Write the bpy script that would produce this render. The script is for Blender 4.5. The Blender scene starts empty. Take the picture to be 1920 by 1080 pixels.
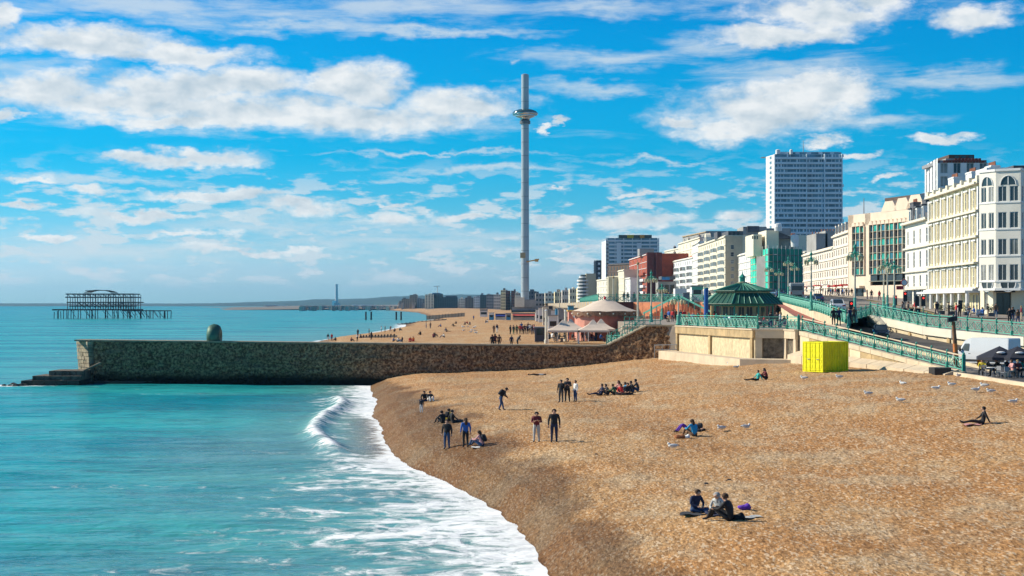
import bpy, math, random
import numpy as np
from mathutils import Vector, Matrix
R = math.radians
random.seed(7); RNG = np.random.RandomState(11)
S = bpy.context.scene
COL = S.collection
# ------------------------------------------------------------------ camera, sky, sun, exposure
F, H = 3040.0, 10.0            # focal length in pixels of a 1920 wide frame, eye height above the sea
cam = bpy.data.cameras.new('camera'); co = bpy.data.objects.new('camera', cam); COL.objects.link(co)
co.location = (0, 0, H); co.rotation_euler = (R(90), 0, 0)
cam.sensor_width = 36; cam.lens = 36*F/1920; cam.shift_y = 30/1920
cam.clip_start = .5; cam.clip_end = 60000
S.camera = co
SUN_AZ, SUN_EL = -74.0, 34.0    # azimuth from +Y, clockwise
sl = bpy.data.lights.new('sun', 'SUN'); sl.energy = 4.9; sl.angle = R(.53); sl.color = (1, .91, .74)
so = bpy.data.objects.new('sun', sl); COL.objects.link(so)
sd = Vector((math.sin(R(SUN_AZ))*math.cos(R(SUN_EL)), math.cos(R(SUN_AZ))*math.cos(R(SUN_EL)), math.sin(R(SUN_EL))))
so.rotation_euler = sd.to_track_quat('Z', 'Y').to_euler(); so.location = sd*500
S.view_settings.view_transform = 'Standard'; S.view_settings.look = 'None'
S.view_settings.exposure = .30; S.view_settings.gamma = 1; S.view_settings.use_curve_mapping = False
S.render.engine = 'CYCLES'
S.cycles.max_bounces = 5; S.cycles.diffuse_bounces = 2; S.cycles.glossy_bounces = 3; S.cycles.transparent_max_bounces = 6
S.cycles.use_denoising = True; S.cycles.caustics_reflective = False; S.cycles.caustics_refractive = False

W = bpy.data.worlds.new('World'); S.world = W; W.use_nodes = True
nt = W.node_tree; nt.nodes.clear()
class NB:
    def __init__(s, tree): s.t = tree
    def n(s, typ, **kw):
        nd = s.t.nodes.new(typ)
        for k, v in kw.items(): setattr(nd, k, v)
        return nd
    def L(s, a, b): s.t.links.new(a, b)
    def setv(s, sock, v):
        if isinstance(v, bpy.types.NodeSocket): s.L(v, sock)
        elif v is not None: sock.default_value = v
    def m(s, op, a, b=None, c=None, clamp=False):
        nd = s.n('ShaderNodeMath', operation=op, use_clamp=clamp)
        s.setv(nd.inputs[0], a); s.setv(nd.inputs[1], b)
        if c is not None: s.setv(nd.inputs[2], c)
        return nd.outputs[0]
    def v(s, op, a, b=None, c=None, out=0):
        nd = s.n('ShaderNodeVectorMath', operation=op)
        s.setv(nd.inputs[0], a)
        if b is not None: s.setv(nd.inputs[1], b)
        if c is not None: s.setv(nd.inputs[2], c)
        return nd.outputs[out]
    def noise(s, vec, scale, detail=4, rough=.55, dist=0, col=False):
        nd = s.n('ShaderNodeTexNoise'); nd.inputs['Scale'].default_value = scale
        nd.inputs['Detail'].default_value = detail; nd.inputs['Roughness'].default_value = rough
        nd.inputs['Distortion'].default_value = dist
        if vec is not None: s.L(vec, nd.inputs['Vector'])
        return nd.outputs['Color' if col else 'Fac']
    def ramp(s, f, a, b, c=0., d=1., smooth=True):
        nd = s.n('ShaderNodeMapRange', interpolation_type='SMOOTHSTEP' if smooth else 'LINEAR')
        s.setv(nd.inputs[0], f)
        for i, q in enumerate((a, b, c, d)): s.setv(nd.inputs[i+1], q)
        return nd.outputs[0]
    def mix(s, f, a, b):
        nd = s.n('ShaderNodeMix', data_type='RGBA')
        s.setv(nd.inputs[0], f)
        for i, q in ((6, a), (7, b)):
            if isinstance(q, (tuple, list)): q = (q[0], q[1], q[2], 1)
            s.setv(nd.inputs[i], q)
        return nd.outputs[2]
b = NB(nt)
sky = b.n('ShaderNodeTexSky', sky_type='NISHITA', sun_disc=False)
sky.sun_elevation = R(SUN_EL); sky.sun_rotation = R(SUN_AZ); sky.air_density = 1.0; sky.dust_density = .6; sky.ozone_density = 2.2
tc = b.n('ShaderNodeTexCoord'); sx = b.n('ShaderNodeSeparateXYZ'); b.L(tc.outputs['Generated'], sx.inputs[0])
az = b.m('ARCTAN2', sx.outputs[0], sx.outputs[1]); el = b.m('ARCSINE', sx.outputs[2])
hs = b.n('ShaderNodeHueSaturation'); b.L(sky.outputs[0], hs.inputs['Color'])
hs.inputs['Hue'].default_value = .485
satv = b.ramp(el, 0.0, .2, 1.05, 1.85); b.L(satv, hs.inputs['Saturation'])
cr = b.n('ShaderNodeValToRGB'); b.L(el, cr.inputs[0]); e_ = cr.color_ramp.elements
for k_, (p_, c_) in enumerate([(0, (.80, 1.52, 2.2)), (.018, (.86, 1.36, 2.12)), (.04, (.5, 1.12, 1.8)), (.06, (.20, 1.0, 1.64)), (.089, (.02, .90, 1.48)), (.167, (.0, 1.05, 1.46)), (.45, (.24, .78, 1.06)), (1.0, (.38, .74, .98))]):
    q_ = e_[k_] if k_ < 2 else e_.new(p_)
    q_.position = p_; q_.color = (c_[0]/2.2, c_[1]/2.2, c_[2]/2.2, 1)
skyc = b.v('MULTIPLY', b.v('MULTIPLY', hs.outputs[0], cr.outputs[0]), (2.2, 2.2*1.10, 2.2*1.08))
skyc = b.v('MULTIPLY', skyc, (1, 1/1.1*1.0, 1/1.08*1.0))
# clouds: a field of cloud centres (azimuth, elevation), broken up by noise; more generic cloud outside the view
p0n = b.n('ShaderNodeCombineXYZ'); b.L(az, p0n.inputs[0]); b.L(el, p0n.inputs[1]); p0 = p0n.outputs[0]
big = b.n('ShaderNodeCombineXYZ'); b.L(az, big.inputs[0]); b.L(b.m('MULTIPLY', el, 2.2), big.inputs[1])
wv = b.v('SUBTRACT', b.noise(big.outputs[0], 22, 5, .6, col=True), (.5, .5, .5))
p = b.v('MULTIPLY_ADD', wv, (.06, .022, 0), p0)
wv2 = b.v('SUBTRACT', b.noise(big.outputs[0], 75, 3, .6, col=True), (.5, .5, .5))
p = b.v('MULTIPLY_ADD', wv2, (.012, .009, 0), p)
def chain(lst):
    cur = None
    for (x, y, rx, ry) in lst:
        a = math.atan((x-960)/F); e = math.atan((570-y)/F)
        ra, re = rx/F, ry/F
        q = b.v('MULTIPLY_ADD', p, (1/ra, 1/re, 0), (-a/ra, -e/re, 0))
        l = b.v('LENGTH', q, out=1)
        cur = l if cur is None else b.m('MINIMUM', cur, l)
    return cur
puffs = [(90,185,210,42),(430,165,200,40),(330,235,260,22),(330,180,180,40),(200,205,290,42),(480,215,330,46),(640,160,75,42),(690,165,85,50),(860,195,150,38),(660,225,330,36),(10,50,45,45),
 (170,95,230,34),(330,112,210,24),(5,235,34,16),(360,302,165,19),(260,300,70,12),(150,358,42,13),(400,368,190,13),(270,405,180,13),(560,388,110,20),
 (740,412,90,17),(735,378,60,7),(340,436,120,9),(480,470,190,9),(80,455,80,9),(880,408,60,12),(1035,410,55,13),(1200,410,105,19),(1400,408,60,20),
 (1040,360,17,7),(1205,363,32,9),(1480,70,170,26),(1580,40,130,36),(1660,15,90,22),(1500,25,150,30),(1830,57,90,31),(1430,215,205,58),(1380,245,120,30),(1500,175,150,40),(1290,225,50,18),(1560,185,110,42),
 (1600,298,50,10),(1540,268,40,13),(1760,268,70,11),(1065,231,26,7),(1015,236,32,7),(1660,346,30,7),(1070,462,50,6),(1060,485,40,6),(40,392,60,8),(60,345,60,10)]
wisps = [(300,25,520,30),(760,20,330,36),(1150,15,260,20),(520,50,330,18),(820,60,260,12),(1130,110,220,22),(1320,90,120,26),(1480,145,230,34),(1740,165,190,24),(1640,240,140,18),
 (1130,170,190,17),(900,320,250,10),(560,240,480,26),(820,286,320,6),(180,340,260,10),(1240,300,160,6),(540,420,420,26),(250,470,400,36),(760,450,360,30),
 (1130,465,240,16),(60,180,200,60),(960,120,10,10),(1560,10,260,40)]
dp = chain(puffs); dw = chain(wisps)
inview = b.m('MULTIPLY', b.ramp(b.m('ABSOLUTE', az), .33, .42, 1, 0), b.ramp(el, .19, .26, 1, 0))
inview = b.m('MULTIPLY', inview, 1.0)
nv = b.n('ShaderNodeCombineXYZ'); b.L(az, nv.inputs[0]); b.L(b.m('MULTIPLY', el, 1.8), nv.inputs[1])
n1 = b.noise(nv.outputs[0], 26, 8, .62)
off = b.v('ADD', nv.outputs[0], (-.006, .011, 0)); n2 = b.noise(off, 26, 4, .55)
st = b.n('ShaderNodeCombineXYZ'); b.L(b.m('MULTIPLY', az, 1.0), st.inputs[0]); b.L(b.m('MULTIPLY', el, 7), st.inputs[1])
n3 = b.noise(st.outputs[0], 16, 7, .62, .4)
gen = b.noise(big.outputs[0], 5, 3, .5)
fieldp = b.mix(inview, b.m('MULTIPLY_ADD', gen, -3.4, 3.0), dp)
dens = b.m('ADD', b.m('SUBTRACT', 1.0, fieldp), b.m('MULTIPLY', b.m('SUBTRACT', n1, .5), 1.6))
cp = b.ramp(dens, -.12, .66)
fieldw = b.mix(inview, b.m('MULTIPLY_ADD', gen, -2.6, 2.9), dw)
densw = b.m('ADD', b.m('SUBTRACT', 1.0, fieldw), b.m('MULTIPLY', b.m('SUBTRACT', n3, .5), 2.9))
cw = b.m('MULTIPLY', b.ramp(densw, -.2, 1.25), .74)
# scattered small flat cumulus low over the horizon
st2 = b.n('ShaderNodeCombineXYZ'); b.L(az, st2.inputs[0]); b.L(b.m('MULTIPLY', el, 3.4), st2.inputs[1])
n4 = b.noise(st2.outputs[0], 34, 6, .6)
low = b.m('MULTIPLY', b.ramp(el, .004, .02), b.ramp(el, .055, .10, 1, 0))
cl = b.m('MULTIPLY', b.m('MULTIPLY', b.ramp(n4, .485, .60), low), .85)
cov = b.m('MAXIMUM', b.m('MAXIMUM', cp, cw), cl)
cov = b.m('MULTIPLY', cov, b.ramp(el, -.002, .018))
shade = b.m('ADD', b.m('MULTIPLY', b.m('SUBTRACT', n1, n2), 3.4), b.ramp(dens, .15, 1.2, .74, .42), clamp=True)
ccol = b.mix(shade, (5.6, 6.7, 7.5), (9.6, 9.8, 9.8))
ccol2 = b.mix(b.m('GREATER_THAN', cp, .02), (7.6, 8.4, 8.9), ccol)
ccol2 = b.mix(b.ramp(cp, 0, .5), (7.4, 8.3, 8.8), ccol)
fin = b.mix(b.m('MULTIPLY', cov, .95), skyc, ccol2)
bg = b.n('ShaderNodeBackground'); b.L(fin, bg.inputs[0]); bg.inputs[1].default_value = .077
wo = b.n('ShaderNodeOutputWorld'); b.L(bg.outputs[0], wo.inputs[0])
W.cycles.sampling_method = 'MANUAL'; W.cycles.sample_map_resolution = 512
# ------------------------------------------------------------------ helpers
def P(px, py, D): return Vector(((px-960)/F*D, D, H-(py-570)/F*D))
def X_(px, D): return (px-960)/F*D
def Z_(py, D): return H-(py-570)/F*D
WL = {}
def wl(o): return WL.get(o.name, Vector((0, 0, 0))) if o is not None else Vector((0, 0, 0))
def tag(o, label=None, cat=None, group=None, kind=None):
    if label: o['label'] = label
    if cat: o['category'] = cat
    if group: o['group'] = group
    if kind: o['kind'] = kind
    return o
def empty(name, loc, label, cat, group=None, rz=0):
    o = bpy.data.objects.new(name, None); o.empty_display_size = .3; COL.objects.link(o)
    o.location = loc; o.rotation_euler = (0, 0, rz); WL[o.name] = Vector(loc)
    return tag(o, label, cat, group)
def place(name, mesh, parent, loc=(0, 0, 0), rz=0, scale=None):
    o = bpy.data.objects.new(name, mesh); COL.objects.link(o)
    o.parent = parent; o.location = Vector(loc)-wl(parent); o.rotation_euler = (0, 0, rz)
    if scale: o.scale = scale
    WL[o.name] = Vector(loc)
    return o
def copy_tree(o, parent=None):
    c = o.copy(); COL.objects.link(c)
    if parent is not None: c.parent = parent
    for ch in list(o.children): copy_tree(ch, c)
    return c
class MB:
    def __init__(s): s.V = []; s.Fc = []; s.mi = []; s.cur = 0
    def add(s, vs, fs):
        k = len(s.V); s.V.extend([tuple(v) for v in vs]); s.Fc.extend([tuple(i+k for i in f) for f in fs]); s.mi.extend([s.cur]*len(fs)); return s
    def box(s, x0, y0, z0, x1, y1, z1):
        return s.add([(x0,y0,z0),(x1,y0,z0),(x1,y1,z0),(x0,y1,z0),(x0,y0,z1),(x1,y0,z1),(x1,y1,z1),(x0,y1,z1)],
              [(0,3,2,1),(4,5,6,7),(0,1,5,4),(1,2,6,5),(2,3,7,6),(3,0,4,7)])
    def ob(s, o, u, v, w):
        o, u, v, w = map(Vector, (o, u, v, w))
        return s.add([o,o+u,o+u+v,o+v,o+w,o+u+w,o+u+v+w,o+v+w],[(0,3,2,1),(4,5,6,7),(0,1,5,4),(1,2,6,5),(2,3,7,6),(3,0,4,7)])
    def prism(s, poly, z0, z1):
        n = len(poly)
        z0s = z0 if isinstance(z0, (list, tuple)) else [z0]*n; z1s = z1 if isinstance(z1, (list, tuple)) else [z1]*n
        vs = [(p[0],p[1],z0s[i]) for i, p in enumerate(poly)]+[(p[0],p[1],z1s[i]) for i, p in enumerate(poly)]
        return s.add(vs, [tuple(range(n))[::-1], tuple(range(n, 2*n))]+[(i,(i+1)%n,n+(i+1)%n,n+i) for i in range(n)])
    def tube(s, a, c, r0, r1=None, n=6, cap=True):
        a, c = Vector(a), Vector(c); r1 = r0 if r1 is None else r1
        d = (c-a)
        if d.length < 1e-6: return s
        d.normalize(); t = Vector((0,0,1)) if abs(d.z) < .9 else Vector((1,0,0))
        e = d.cross(t).normalized(); f = d.cross(e)
        vs = [a+(e*math.cos(2*math.pi*i/n)+f*math.sin(2*math.pi*i/n))*r0 for i in range(n)]+[c+(e*math.cos(2*math.pi*i/n)+f*math.sin(2*math.pi*i/n))*r1 for i in range(n)]
        fs = [(i,(i+1)%n,n+(i+1)%n,n+i) for i in range(n)]
        if cap: fs += [tuple(range(n))[::-1], tuple(range(n,2*n))]
        return s.add(vs, fs)
    def lathe(s, prof, c, n=12, ax='z'):
        c = Vector(c); vs = []
        for (r, z) in prof:
            for i in range(n):
                t = 2*math.pi*i/n; q = (r*math.cos(t), r*math.sin(t), z)
                if ax == 'x': q = (q[2], q[0], q[1])
                if ax == 'y': q = (q[0], q[2], q[1])
                vs.append(c+Vector(q))
        m = len(prof)
        fs = [(k*n+i, k*n+(i+1)%n, (k+1)*n+(i+1)%n, (k+1)*n+i) for k in range(m-1) for i in range(n)]
        fs += [tuple(range(n))[::-1], tuple(range((m-1)*n, m*n))]
        return s.add(vs, fs)
    def ell(s, c, r, n=10, m=6):
        pr = [(math.sin(math.pi*k/m)*1.0, -math.cos(math.pi*k/m)) for k in range(m+1)]
        pr[0] = (.01, -1); pr[-1] = (.01, 1)
        c = Vector(c); k0 = len(s.V); s.lathe(pr, (0,0,0), n)
        for i in range(k0, len(s.V)):
            v = s.V[i]; s.V[i] = (c.x+v[0]*r[0], c.y+v[1]*r[1], c.z+v[2]*r[2])
        return s
    def mesh(s, name, mats, off=Vector((0,0,0)), smooth=False):
        me = bpy.data.meshes.new(name)
        me.from_pydata([(v[0]-off[0], v[1]-off[1], v[2]-off[2]) for v in s.V], [], s.Fc)
        for m in (mats if isinstance(mats, (list, tuple)) else [mats]): me.materials.append(m)
        if any(s.mi): me.polygons.foreach_set('material_index', s.mi)
        if smooth: me.polygons.foreach_set('use_smooth', [True]*len(me.polygons))
        me.update(); return me
    def build(s, name, mats, parent=None, smooth=False, loc=None, **tg):
        off = wl(parent) if parent is not None else Vector(loc or (0,0,0))
        o = bpy.data.objects.new(name, s.mesh(name, mats, off, smooth)); COL.objects.link(o)
        if parent is not None: o.parent = parent
        else: o.location = off
        WL[o.name] = off.copy()
        return tag(o, **tg)
def gridmesh(name, Xa, Ya, Za, mat, attrs=None, keep=None, smooth=True):
    r, c = Xa.shape
    v = np.empty((r*c, 3), np.float32); v[:,0] = Xa.ravel(); v[:,1] = Ya.ravel(); v[:,2] = Za.ravel()
    idx = np.arange(r*c).reshape(r, c)
    q = np.stack([idx[:-1,:-1], idx[:-1,1:], idx[1:,1:], idx[1:,:-1]], -1).reshape(-1, 4)
    if keep is not None: q = q[keep.reshape(-1)]
    me = bpy.data.meshes.new(name); me.vertices.add(len(v)); me.vertices.foreach_set('co', v.ravel())
    me.loops.add(q.size); me.loops.foreach_set('vertex_index', q.ravel().astype(np.int32))
    me.polygons.add(len(q)); me.polygons.foreach_set('loop_start', np.arange(0, q.size, 4, dtype=np.int32))
    me.update(calc_edges=True); me.validate()
    me.polygons.foreach_set('use_smooth', [smooth]*len(me.polygons))
    for k, a in (attrs or {}).items():
        at = me.attributes.new(k, 'FLOAT', 'POINT'); at.data.foreach_set('value', a.ravel().astype(np.float32))
    me.materials.append(mat); return me
def hash2(i, j, s=0):
    n = (i.astype(np.int64)*374761393 + j.astype(np.int64)*668265263 + s*1442695041) & 0x7fffffff
    n = ((n ^ (n >> 13))*1274126177) & 0x7fffffff
    return ((n ^ (n >> 16)) & 0xffff)/65535.
def vnoise(x, y, s=0):
    i, j = np.floor(x), np.floor(y); f, g = x-i, y-j; f = f*f*(3-2*f); g = g*g*(3-2*g)
    a, b_, c, d = hash2(i,j,s), hash2(i+1,j,s), hash2(i,j+1,s), hash2(i+1,j+1,s)
    return (a*(1-f)+b_*f)*(1-g)+(c*(1-f)+d*f)*g
def fbm(x, y, o=4, s=0):
    t = 0; a = .5
    for k in range(o): t = t+a*vnoise(x*2**k, y*2**k, s+k); a *= .5
    return t/(1-.5**o)
sm = lambda x, a, b_: (lambda t: t*t*(3-2*t))(np.clip((x-a)/(b_-a), 0, 1))
# ------------------------------------------------------------------ materials
MATS = {}
def M(name, col, rough=.75, var=.15, scale=.8, bump=0., bscale=12, metal=0., stain=0., spec=None, trans=0., alpha=1.):
    if name in MATS: return MATS[name]
    m = bpy.data.materials.new(name); m.use_nodes = True; t = m.node_tree; bs = t.nodes['Principled BSDF']; q = NB(t)
    g = q.n('ShaderNodeNewGeometry').outputs['Position']
    c = col
    if var > 0:
        n = q.noise(g, scale, 5, .6)
        c = q.mix(q.ramp(n, .3, .7), tuple(x*(1-var) for x in col), tuple(min(1, x*(1+var)) for x in col))
    if stain > 0:
        sc = q.v('MULTIPLY', g, (1, 1, .18)); n = q.noise(sc, 1.6, 5, .65)
        c = q.mix(q.m('MULTIPLY', q.ramp(n, .52, .75), stain), c, tuple(x*.55 for x in (col[0]*.95, col[1]*.85, col[2]*.7)))
    if isinstance(c, tuple): bs.inputs['Base Color'].default_value = (*c, 1)
    else: q.L(c, bs.inputs['Base Color'])
    bs.inputs['Roughness'].default_value = rough; bs.inputs['Metallic'].default_value = metal
    if spec is not None: bs.inputs['Specular IOR Level'].default_value = spec
    if alpha < 1: bs.inputs['Alpha'].default_value = alpha
    if bump > 0:
        bp = q.n('ShaderNodeBump'); bp.inputs['Strength'].default_value = bump; bp.inputs['Distance'].default_value = .05
        q.L(q.noise(g, bscale, 5, .65), bp.inputs['Height']); q.L(bp.outputs[0], bs.inputs['Normal'])
    MATS[name] = m; return m
# ------------------------------------------------------------------ terrain: shoreline and beach
shY = [10, 30, 50, 60, 70.7, 78, 87, 96.5, 101, 108, 118, 132, 145, 160, 172, 184, 196, 209, 230]
shX = [6, 4.8, 3.0, 1.7, .5, -.5, -2.6, -5.1, -6.5, -7.9, -9.0, -10.8, -12.2, -13.3, -14.5, -15.9, -17.0, -17.6, -19]
def shore(Y): return np.interp(Y, shY, shX) + .5*(vnoise(Y*.16, Y*0, 5)-.5) + .25*(vnoise(Y*.6, Y*0, 6)-.5)
prD = [-60, -20, 0, 2, 6, 14, 20, 27, 36, 43, 60, 400]
prZ = [-4, -1.6, 0, .85, 1.55, 1.9, 2.2, 2.9, 3.95, 4.42, 4.5, 4.5]
def beach_z(X, Y, fine=False):
    X = np.asarray(X, float); Y = np.asarray(Y, float)
    d = X-shore(Y); de = d*(1+.32*(1-sm(Y, 70, 125)))
    k_ = 1-sm(Y, 128, 178)
    z = np.interp(d, prD, prZ)*(1-k_)+np.interp(d, [-60, -20, 0, 1.2, 2.5, 6, 12, 18, 24, 30, 36, 41, 60], [-4, -1.6, 0, 1.0, 1.45, 2.05, 2.3, 2.6, 3.2, 3.8, 4.25, 4.46, 4.5])*k_
    w = sm(de, 1, 5)*(1-sm(X, 20, 30)*.8)
    z = z + w*(.35*(fbm(X*.07+3, Y*.03, 3, 40)-.5) + .16*(fbm(X*.25, Y*.10, 3, 41)-.5))
    if fine: z = z + sm(de, -.2, 2)*(.10*(fbm(X*.9, Y*.7, 3, 42)-.5) + .09*(fbm(X*3.1, Y*2.4, 2, 43)-.5))
    return z
def hit(px, py, zf=beach_z):
    Y = np.linspace(25, 260, 4000); X = (px-960)/F*Y; ray = H-(py-570)/F*Y
    k = np.argmax(ray < zf(X, Y)); 
    return Vector((X[k], Y[k], float(zf(X[k], Y[k]))))
def attr(q, name):
    a = q.n('ShaderNodeAttribute'); a.attribute_name = name; return a.outputs['Fac']
# shingle
mt = bpy.data.materials.new('shingle'); mt.use_nodes = True; q = NB(mt.node_tree); bs = mt.node_tree.nodes['Principled BSDF']
pos = q.n('ShaderNodeNewGeometry').outputs['Position']
nA = q.noise(pos, .09, 4, .55); posE = q.v('MULTIPLY', pos, (1, .36, 1)); nB = q.noise(posE, 9.0, 6, .72); nC = q.noise(q.v('MULTIPLY', pos, (1, .55, 1)), .35, 4, .6)
vo = q.n('ShaderNodeTexVoronoi'); q.L(posE, vo.inputs['Vector']); vo.inputs['Scale'].default_value = 12
vsep = q.n('ShaderNodeSeparateColor'); q.L(vo.outputs['Color'], vsep.inputs[0])
c = q.mix(q.ramp(nA, .38, .64), (.46, .235, .090), (.53, .310, .135))
c = q.mix(q.m('MULTIPLY', q.ramp(nC, .46, .66), .75), c, (.53, .38, .22))
c = q.mix(q.ramp(nB, .32, .66), q.v('MULTIPLY', c, (.52, .47, .43)), q.v('MULTIPLY', c, (1.32, 1.34, 1.38)))
c = q.mix(q.m('MULTIPLY', q.ramp(vsep.outputs[0], .45, .95), .45), c, q.v('MULTIPLY', c, (.42, .42, .46)))
c = q.mix(q.m('MULTIPLY', q.ramp(vsep.outputs[1], .78, .9), .6), c, (.74, .58, .40))
wet = attr(q, 'wet')
c = q.mix(wet, c, q.v('MULTIPLY', c, (.38, .36, .35)))
q.L(c, bs.inputs['Base Color']); bs.inputs['Roughness'].default_value = .9
q.L(q.ramp(wet, 0, 1, .95, .75), bs.inputs['Roughness']); bs.inputs['Specular IOR Level'].default_value = .12
bp = q.n('ShaderNodeBump'); bp.inputs['Strength'].default_value = 1.0; bp.inputs['Distance'].default_value = .085
q.L(q.m('ADD', q.noise(posE, 8.0, 5, .7), q.m('MULTIPLY', q.noise(q.v('MULTIPLY', pos, (1, .5, 1)), 2.2, 3, .6), 1.1)), bp.inputs['Height']); q.L(bp.outputs[0], bs.inputs['Normal'])
def fan(Yr, t): return np.repeat(t[None,:], len(Yr), 0)*Yr[:,None], np.repeat(Yr[:,None], len(t), 1)
Yr = 1/np.linspace(1/22., 1/215., 620)
t = np.concatenate([np.linspace(-.14, .36, 760), np.linspace(.37, 1.4, 40)])
Xg, Yg = fan(Yr, t)
Zg = beach_z(Xg, Yg, True)
dg = Xg-shore(Yg)
wetn = fbm(Xg*.35, Yg*.18, 4, 9); WE = np.interp(Yg, [20, 60, 80, 110, 150, 190], [2.4, 2.6, 3.4, 5.6, 4.6, 2.0])
wt = np.clip(1-sm(dg, WE*(.55+1.2*(wetn-.4)), WE*(1.25+1.6*(wetn-.4))), 0, 1)*.95
wt = np.maximum(wt, .16*sm(fbm(dg*.22+1, Yg*.03, 3, 12), .52, .68)*(1-sm(dg, 14, 22)))
kp = (Zg[:-1,:-1] > -.8)
gy = np.array([[205 if x < -17 else 203-.13*(x+17) for x in Xg[0]]])  # stop under the groyne
kp &= ~((Yg[:-1,:-1] > 203))
o = bpy.data.objects.new('beach', gridmesh('beach', Xg, Yg, Zg, mt, {'wet': wt}, kp)); COL.objects.link(o); tag(o, kind='structure')
# beach beyond the groyne
fsY = [195, 260, 370, 434, 520, 640, 724, 820, 880, 1000, 1300, 1900, 2800]
fsX = [-24, -33, -44, -51, -47, -46, -47, -52, -40, -46, -66, -110, -220]
def fshore(Y): return np.interp(Y, fsY, fsX) + 3*(vnoise(Y*.012, Y*0, 3)-.5)
def far_z(X, Y):
    X = np.asarray(X, float); Y = np.asarray(Y, float); d = X-fshore(Y)
    k_ = 1-sm(Y, 240, 300)
    return np.interp(d, [-60, 0, 6, 25, 45, 60, 2000], [-3, 0, 1.3, 2.9, 4.1, 4.4, 4.4])*(1-k_) + np.interp(d, [-60, 0, 6, 15, 26, 60, 2000], [-3, 0, 1.9, 3.5, 4.45, 4.5, 4.5])*k_ + sm(d, 2, 9)*(.5*(fbm(X*.05, Y*.02, 3, 51)-.5)+.25*(fbm(X*.2, Y*.08, 2, 52)-.5))
def fhit(px, py):
    Y = np.linspace(212, 1500, 8000); X = (px-960)/F*Y; ray = H-(py-570)/F*Y
    k = np.argmax(ray < far_z(X, Y)); return Vector((X[k], Y[k], float(far_z(X[k], Y[k]))))
Yr = 1/np.linspace(1/196., 1/2800., 360); t = np.linspace(-.22, .13, 420); Xg, Yg = fan(Yr, t)
Zg = far_z(Xg, Yg); dg = Xg-fshore(Yg)
kp = (Zg[:-1,:-1] > -.6) & (Yg[:-1,:-1] > np.interp(Xg[:-1,:-1], [-60,-23.7,11.4,17.8], [206,202,196.5,192.5]))
kp &= (Xg[:-1,:-1] < 40)
o = bpy.data.objects.new('far_beach', gridmesh('far_beach', Xg, Yg, Zg, mt, {'wet': (1-sm(dg, 1, 6))*.8}, kp)); COL.objects.link(o); tag(o, kind='structure')
# ------------------------------------------------------------------ sea
ms = bpy.data.materials.new('sea_water'); ms.use_nodes = True; q = NB(ms.node_tree); bs = ms.node_tree.nodes['Principled BSDF']
pos = q.n('ShaderNodeNewGeometry').outputs['Position']
foam = attr(q, 'foam'); shal = attr(q, 'shallow'); farf = attr(q, 'far')
n = q.noise(q.v('MULTIPLY', pos, (.35, 1, 1)), .05, 4, .6)
c = q.mix(q.ramp(n, .35, .65), (.002, .24, .27), (.03, .42, .40))
nch = q.noise(q.v('MULTIPLY', pos, (.30, .8, 1)), .55, 5, .65); c = q.mix(q.ramp(nch, .48, .66, 0, .75), c, q.v('MULTIPLY', c, (.3, .52, .58)))
c = q.mix(farf, c, (.0, .25, .30))
c = q.mix(shal, c, (.20, .33, .28))
sp = attr(q, 'sand'); c = q.mix(sp, c, q.mix(q.ramp(q.noise(q.v('MULTIPLY', pos, (1, .36, 1)), 7.5, 5, .7), .38, .62), (.15, .11, .07), (.52, .42, .31)))
fv = q.v('MULTIPLY', pos, (.55, .62, 1)); wv = q.noise(fv, .5, 3, .5, col=True); fv = q.v('MULTIPLY_ADD', wv, (2.2, 2.2, 0), fv)
f1 = q.noise(fv, 1.15, 8, .72); f2 = q.noise(pos, 7, 4, .7)
vl = q.n('ShaderNodeTexVoronoi', feature='DISTANCE_TO_EDGE'); q.L(q.v('MULTIPLY', fv, (1, .8, 1)), vl.inputs['Vector']); vl.inputs['Scale'].default_value = 1.5
lace = q.m('MULTIPLY', q.m('SUBTRACT', q.ramp(vl.outputs['Distance'], 0, .4, 1, 0), .45), .42)
fo = q.m('ADD', q.m('MULTIPLY_ADD', foam, 1.5, -.80), q.m('ADD', q.m('MULTIPLY', q.m('SUBTRACT', f1, .5), 2.9), q.m('ADD', lace, q.m('MULTIPLY', q.m('SUBTRACT', f2, .5), .5))))
fm = q.m('MULTIPLY', q.ramp(fo, -.22, .60), q.ramp(foam, .02, .2))
c = q.mix(fm, c, (.86, .88, .88))
q.L(c, bs.inputs['Base Color'])
q.L(q.ramp(fm, 0, 1, .12, .85), bs.inputs['Roughness']); bs.inputs['IOR'].default_value = 1.33
q.L(q.ramp(fm, 0, 1, .17, .1), bs.inputs['Specular IOR Level'])
bp = q.n('ShaderNodeBump'); bp.inputs['Strength'].default_value = 1; bp.inputs['Distance'].default_value = .42
hgt = q.m('ADD', q.noise(q.v('MULTIPLY', pos, (.45, 1, 1)), .75, 4, .6), q.m('MULTIPLY', q.noise(q.v('MULTIPLY', pos, (.3, 1, 1)), .09, 3, .55), 4.5))
hgt = q.m('ADD', hgt, q.m('MULTIPLY', fm, .12))
q.L(hgt, bp.inputs['Height']); q.L(bp.outputs[0], bs.inputs['Normal'])
bs.inputs['Specular IOR Level'].default_value = 0
for l_ in list(bs.inputs['Specular IOR Level'].links): q.t.links.remove(l_)
gl_s = q.n('ShaderNodeBsdfGlossy'); gl_s.inputs['Roughness'].default_value = .16; gl_s.inputs['Color'].default_value = (.93, .97, 1, 1); q.L(bp.outputs[0], gl_s.inputs['Normal'])
fr_s = q.n('ShaderNodeFresnel'); fr_s.inputs['IOR'].default_value = 1.33; q.L(bp.outputs[0], fr_s.inputs['Normal'])
mx_s = q.n('ShaderNodeMixShader'); q.L(q.m('MULTIPLY', q.m('MINIMUM', fr_s.outputs[0], q.ramp(farf, 0, 1, .40, .26)), q.ramp(fm, 0, 1, 1, .08)), mx_s.inputs[0])
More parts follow.
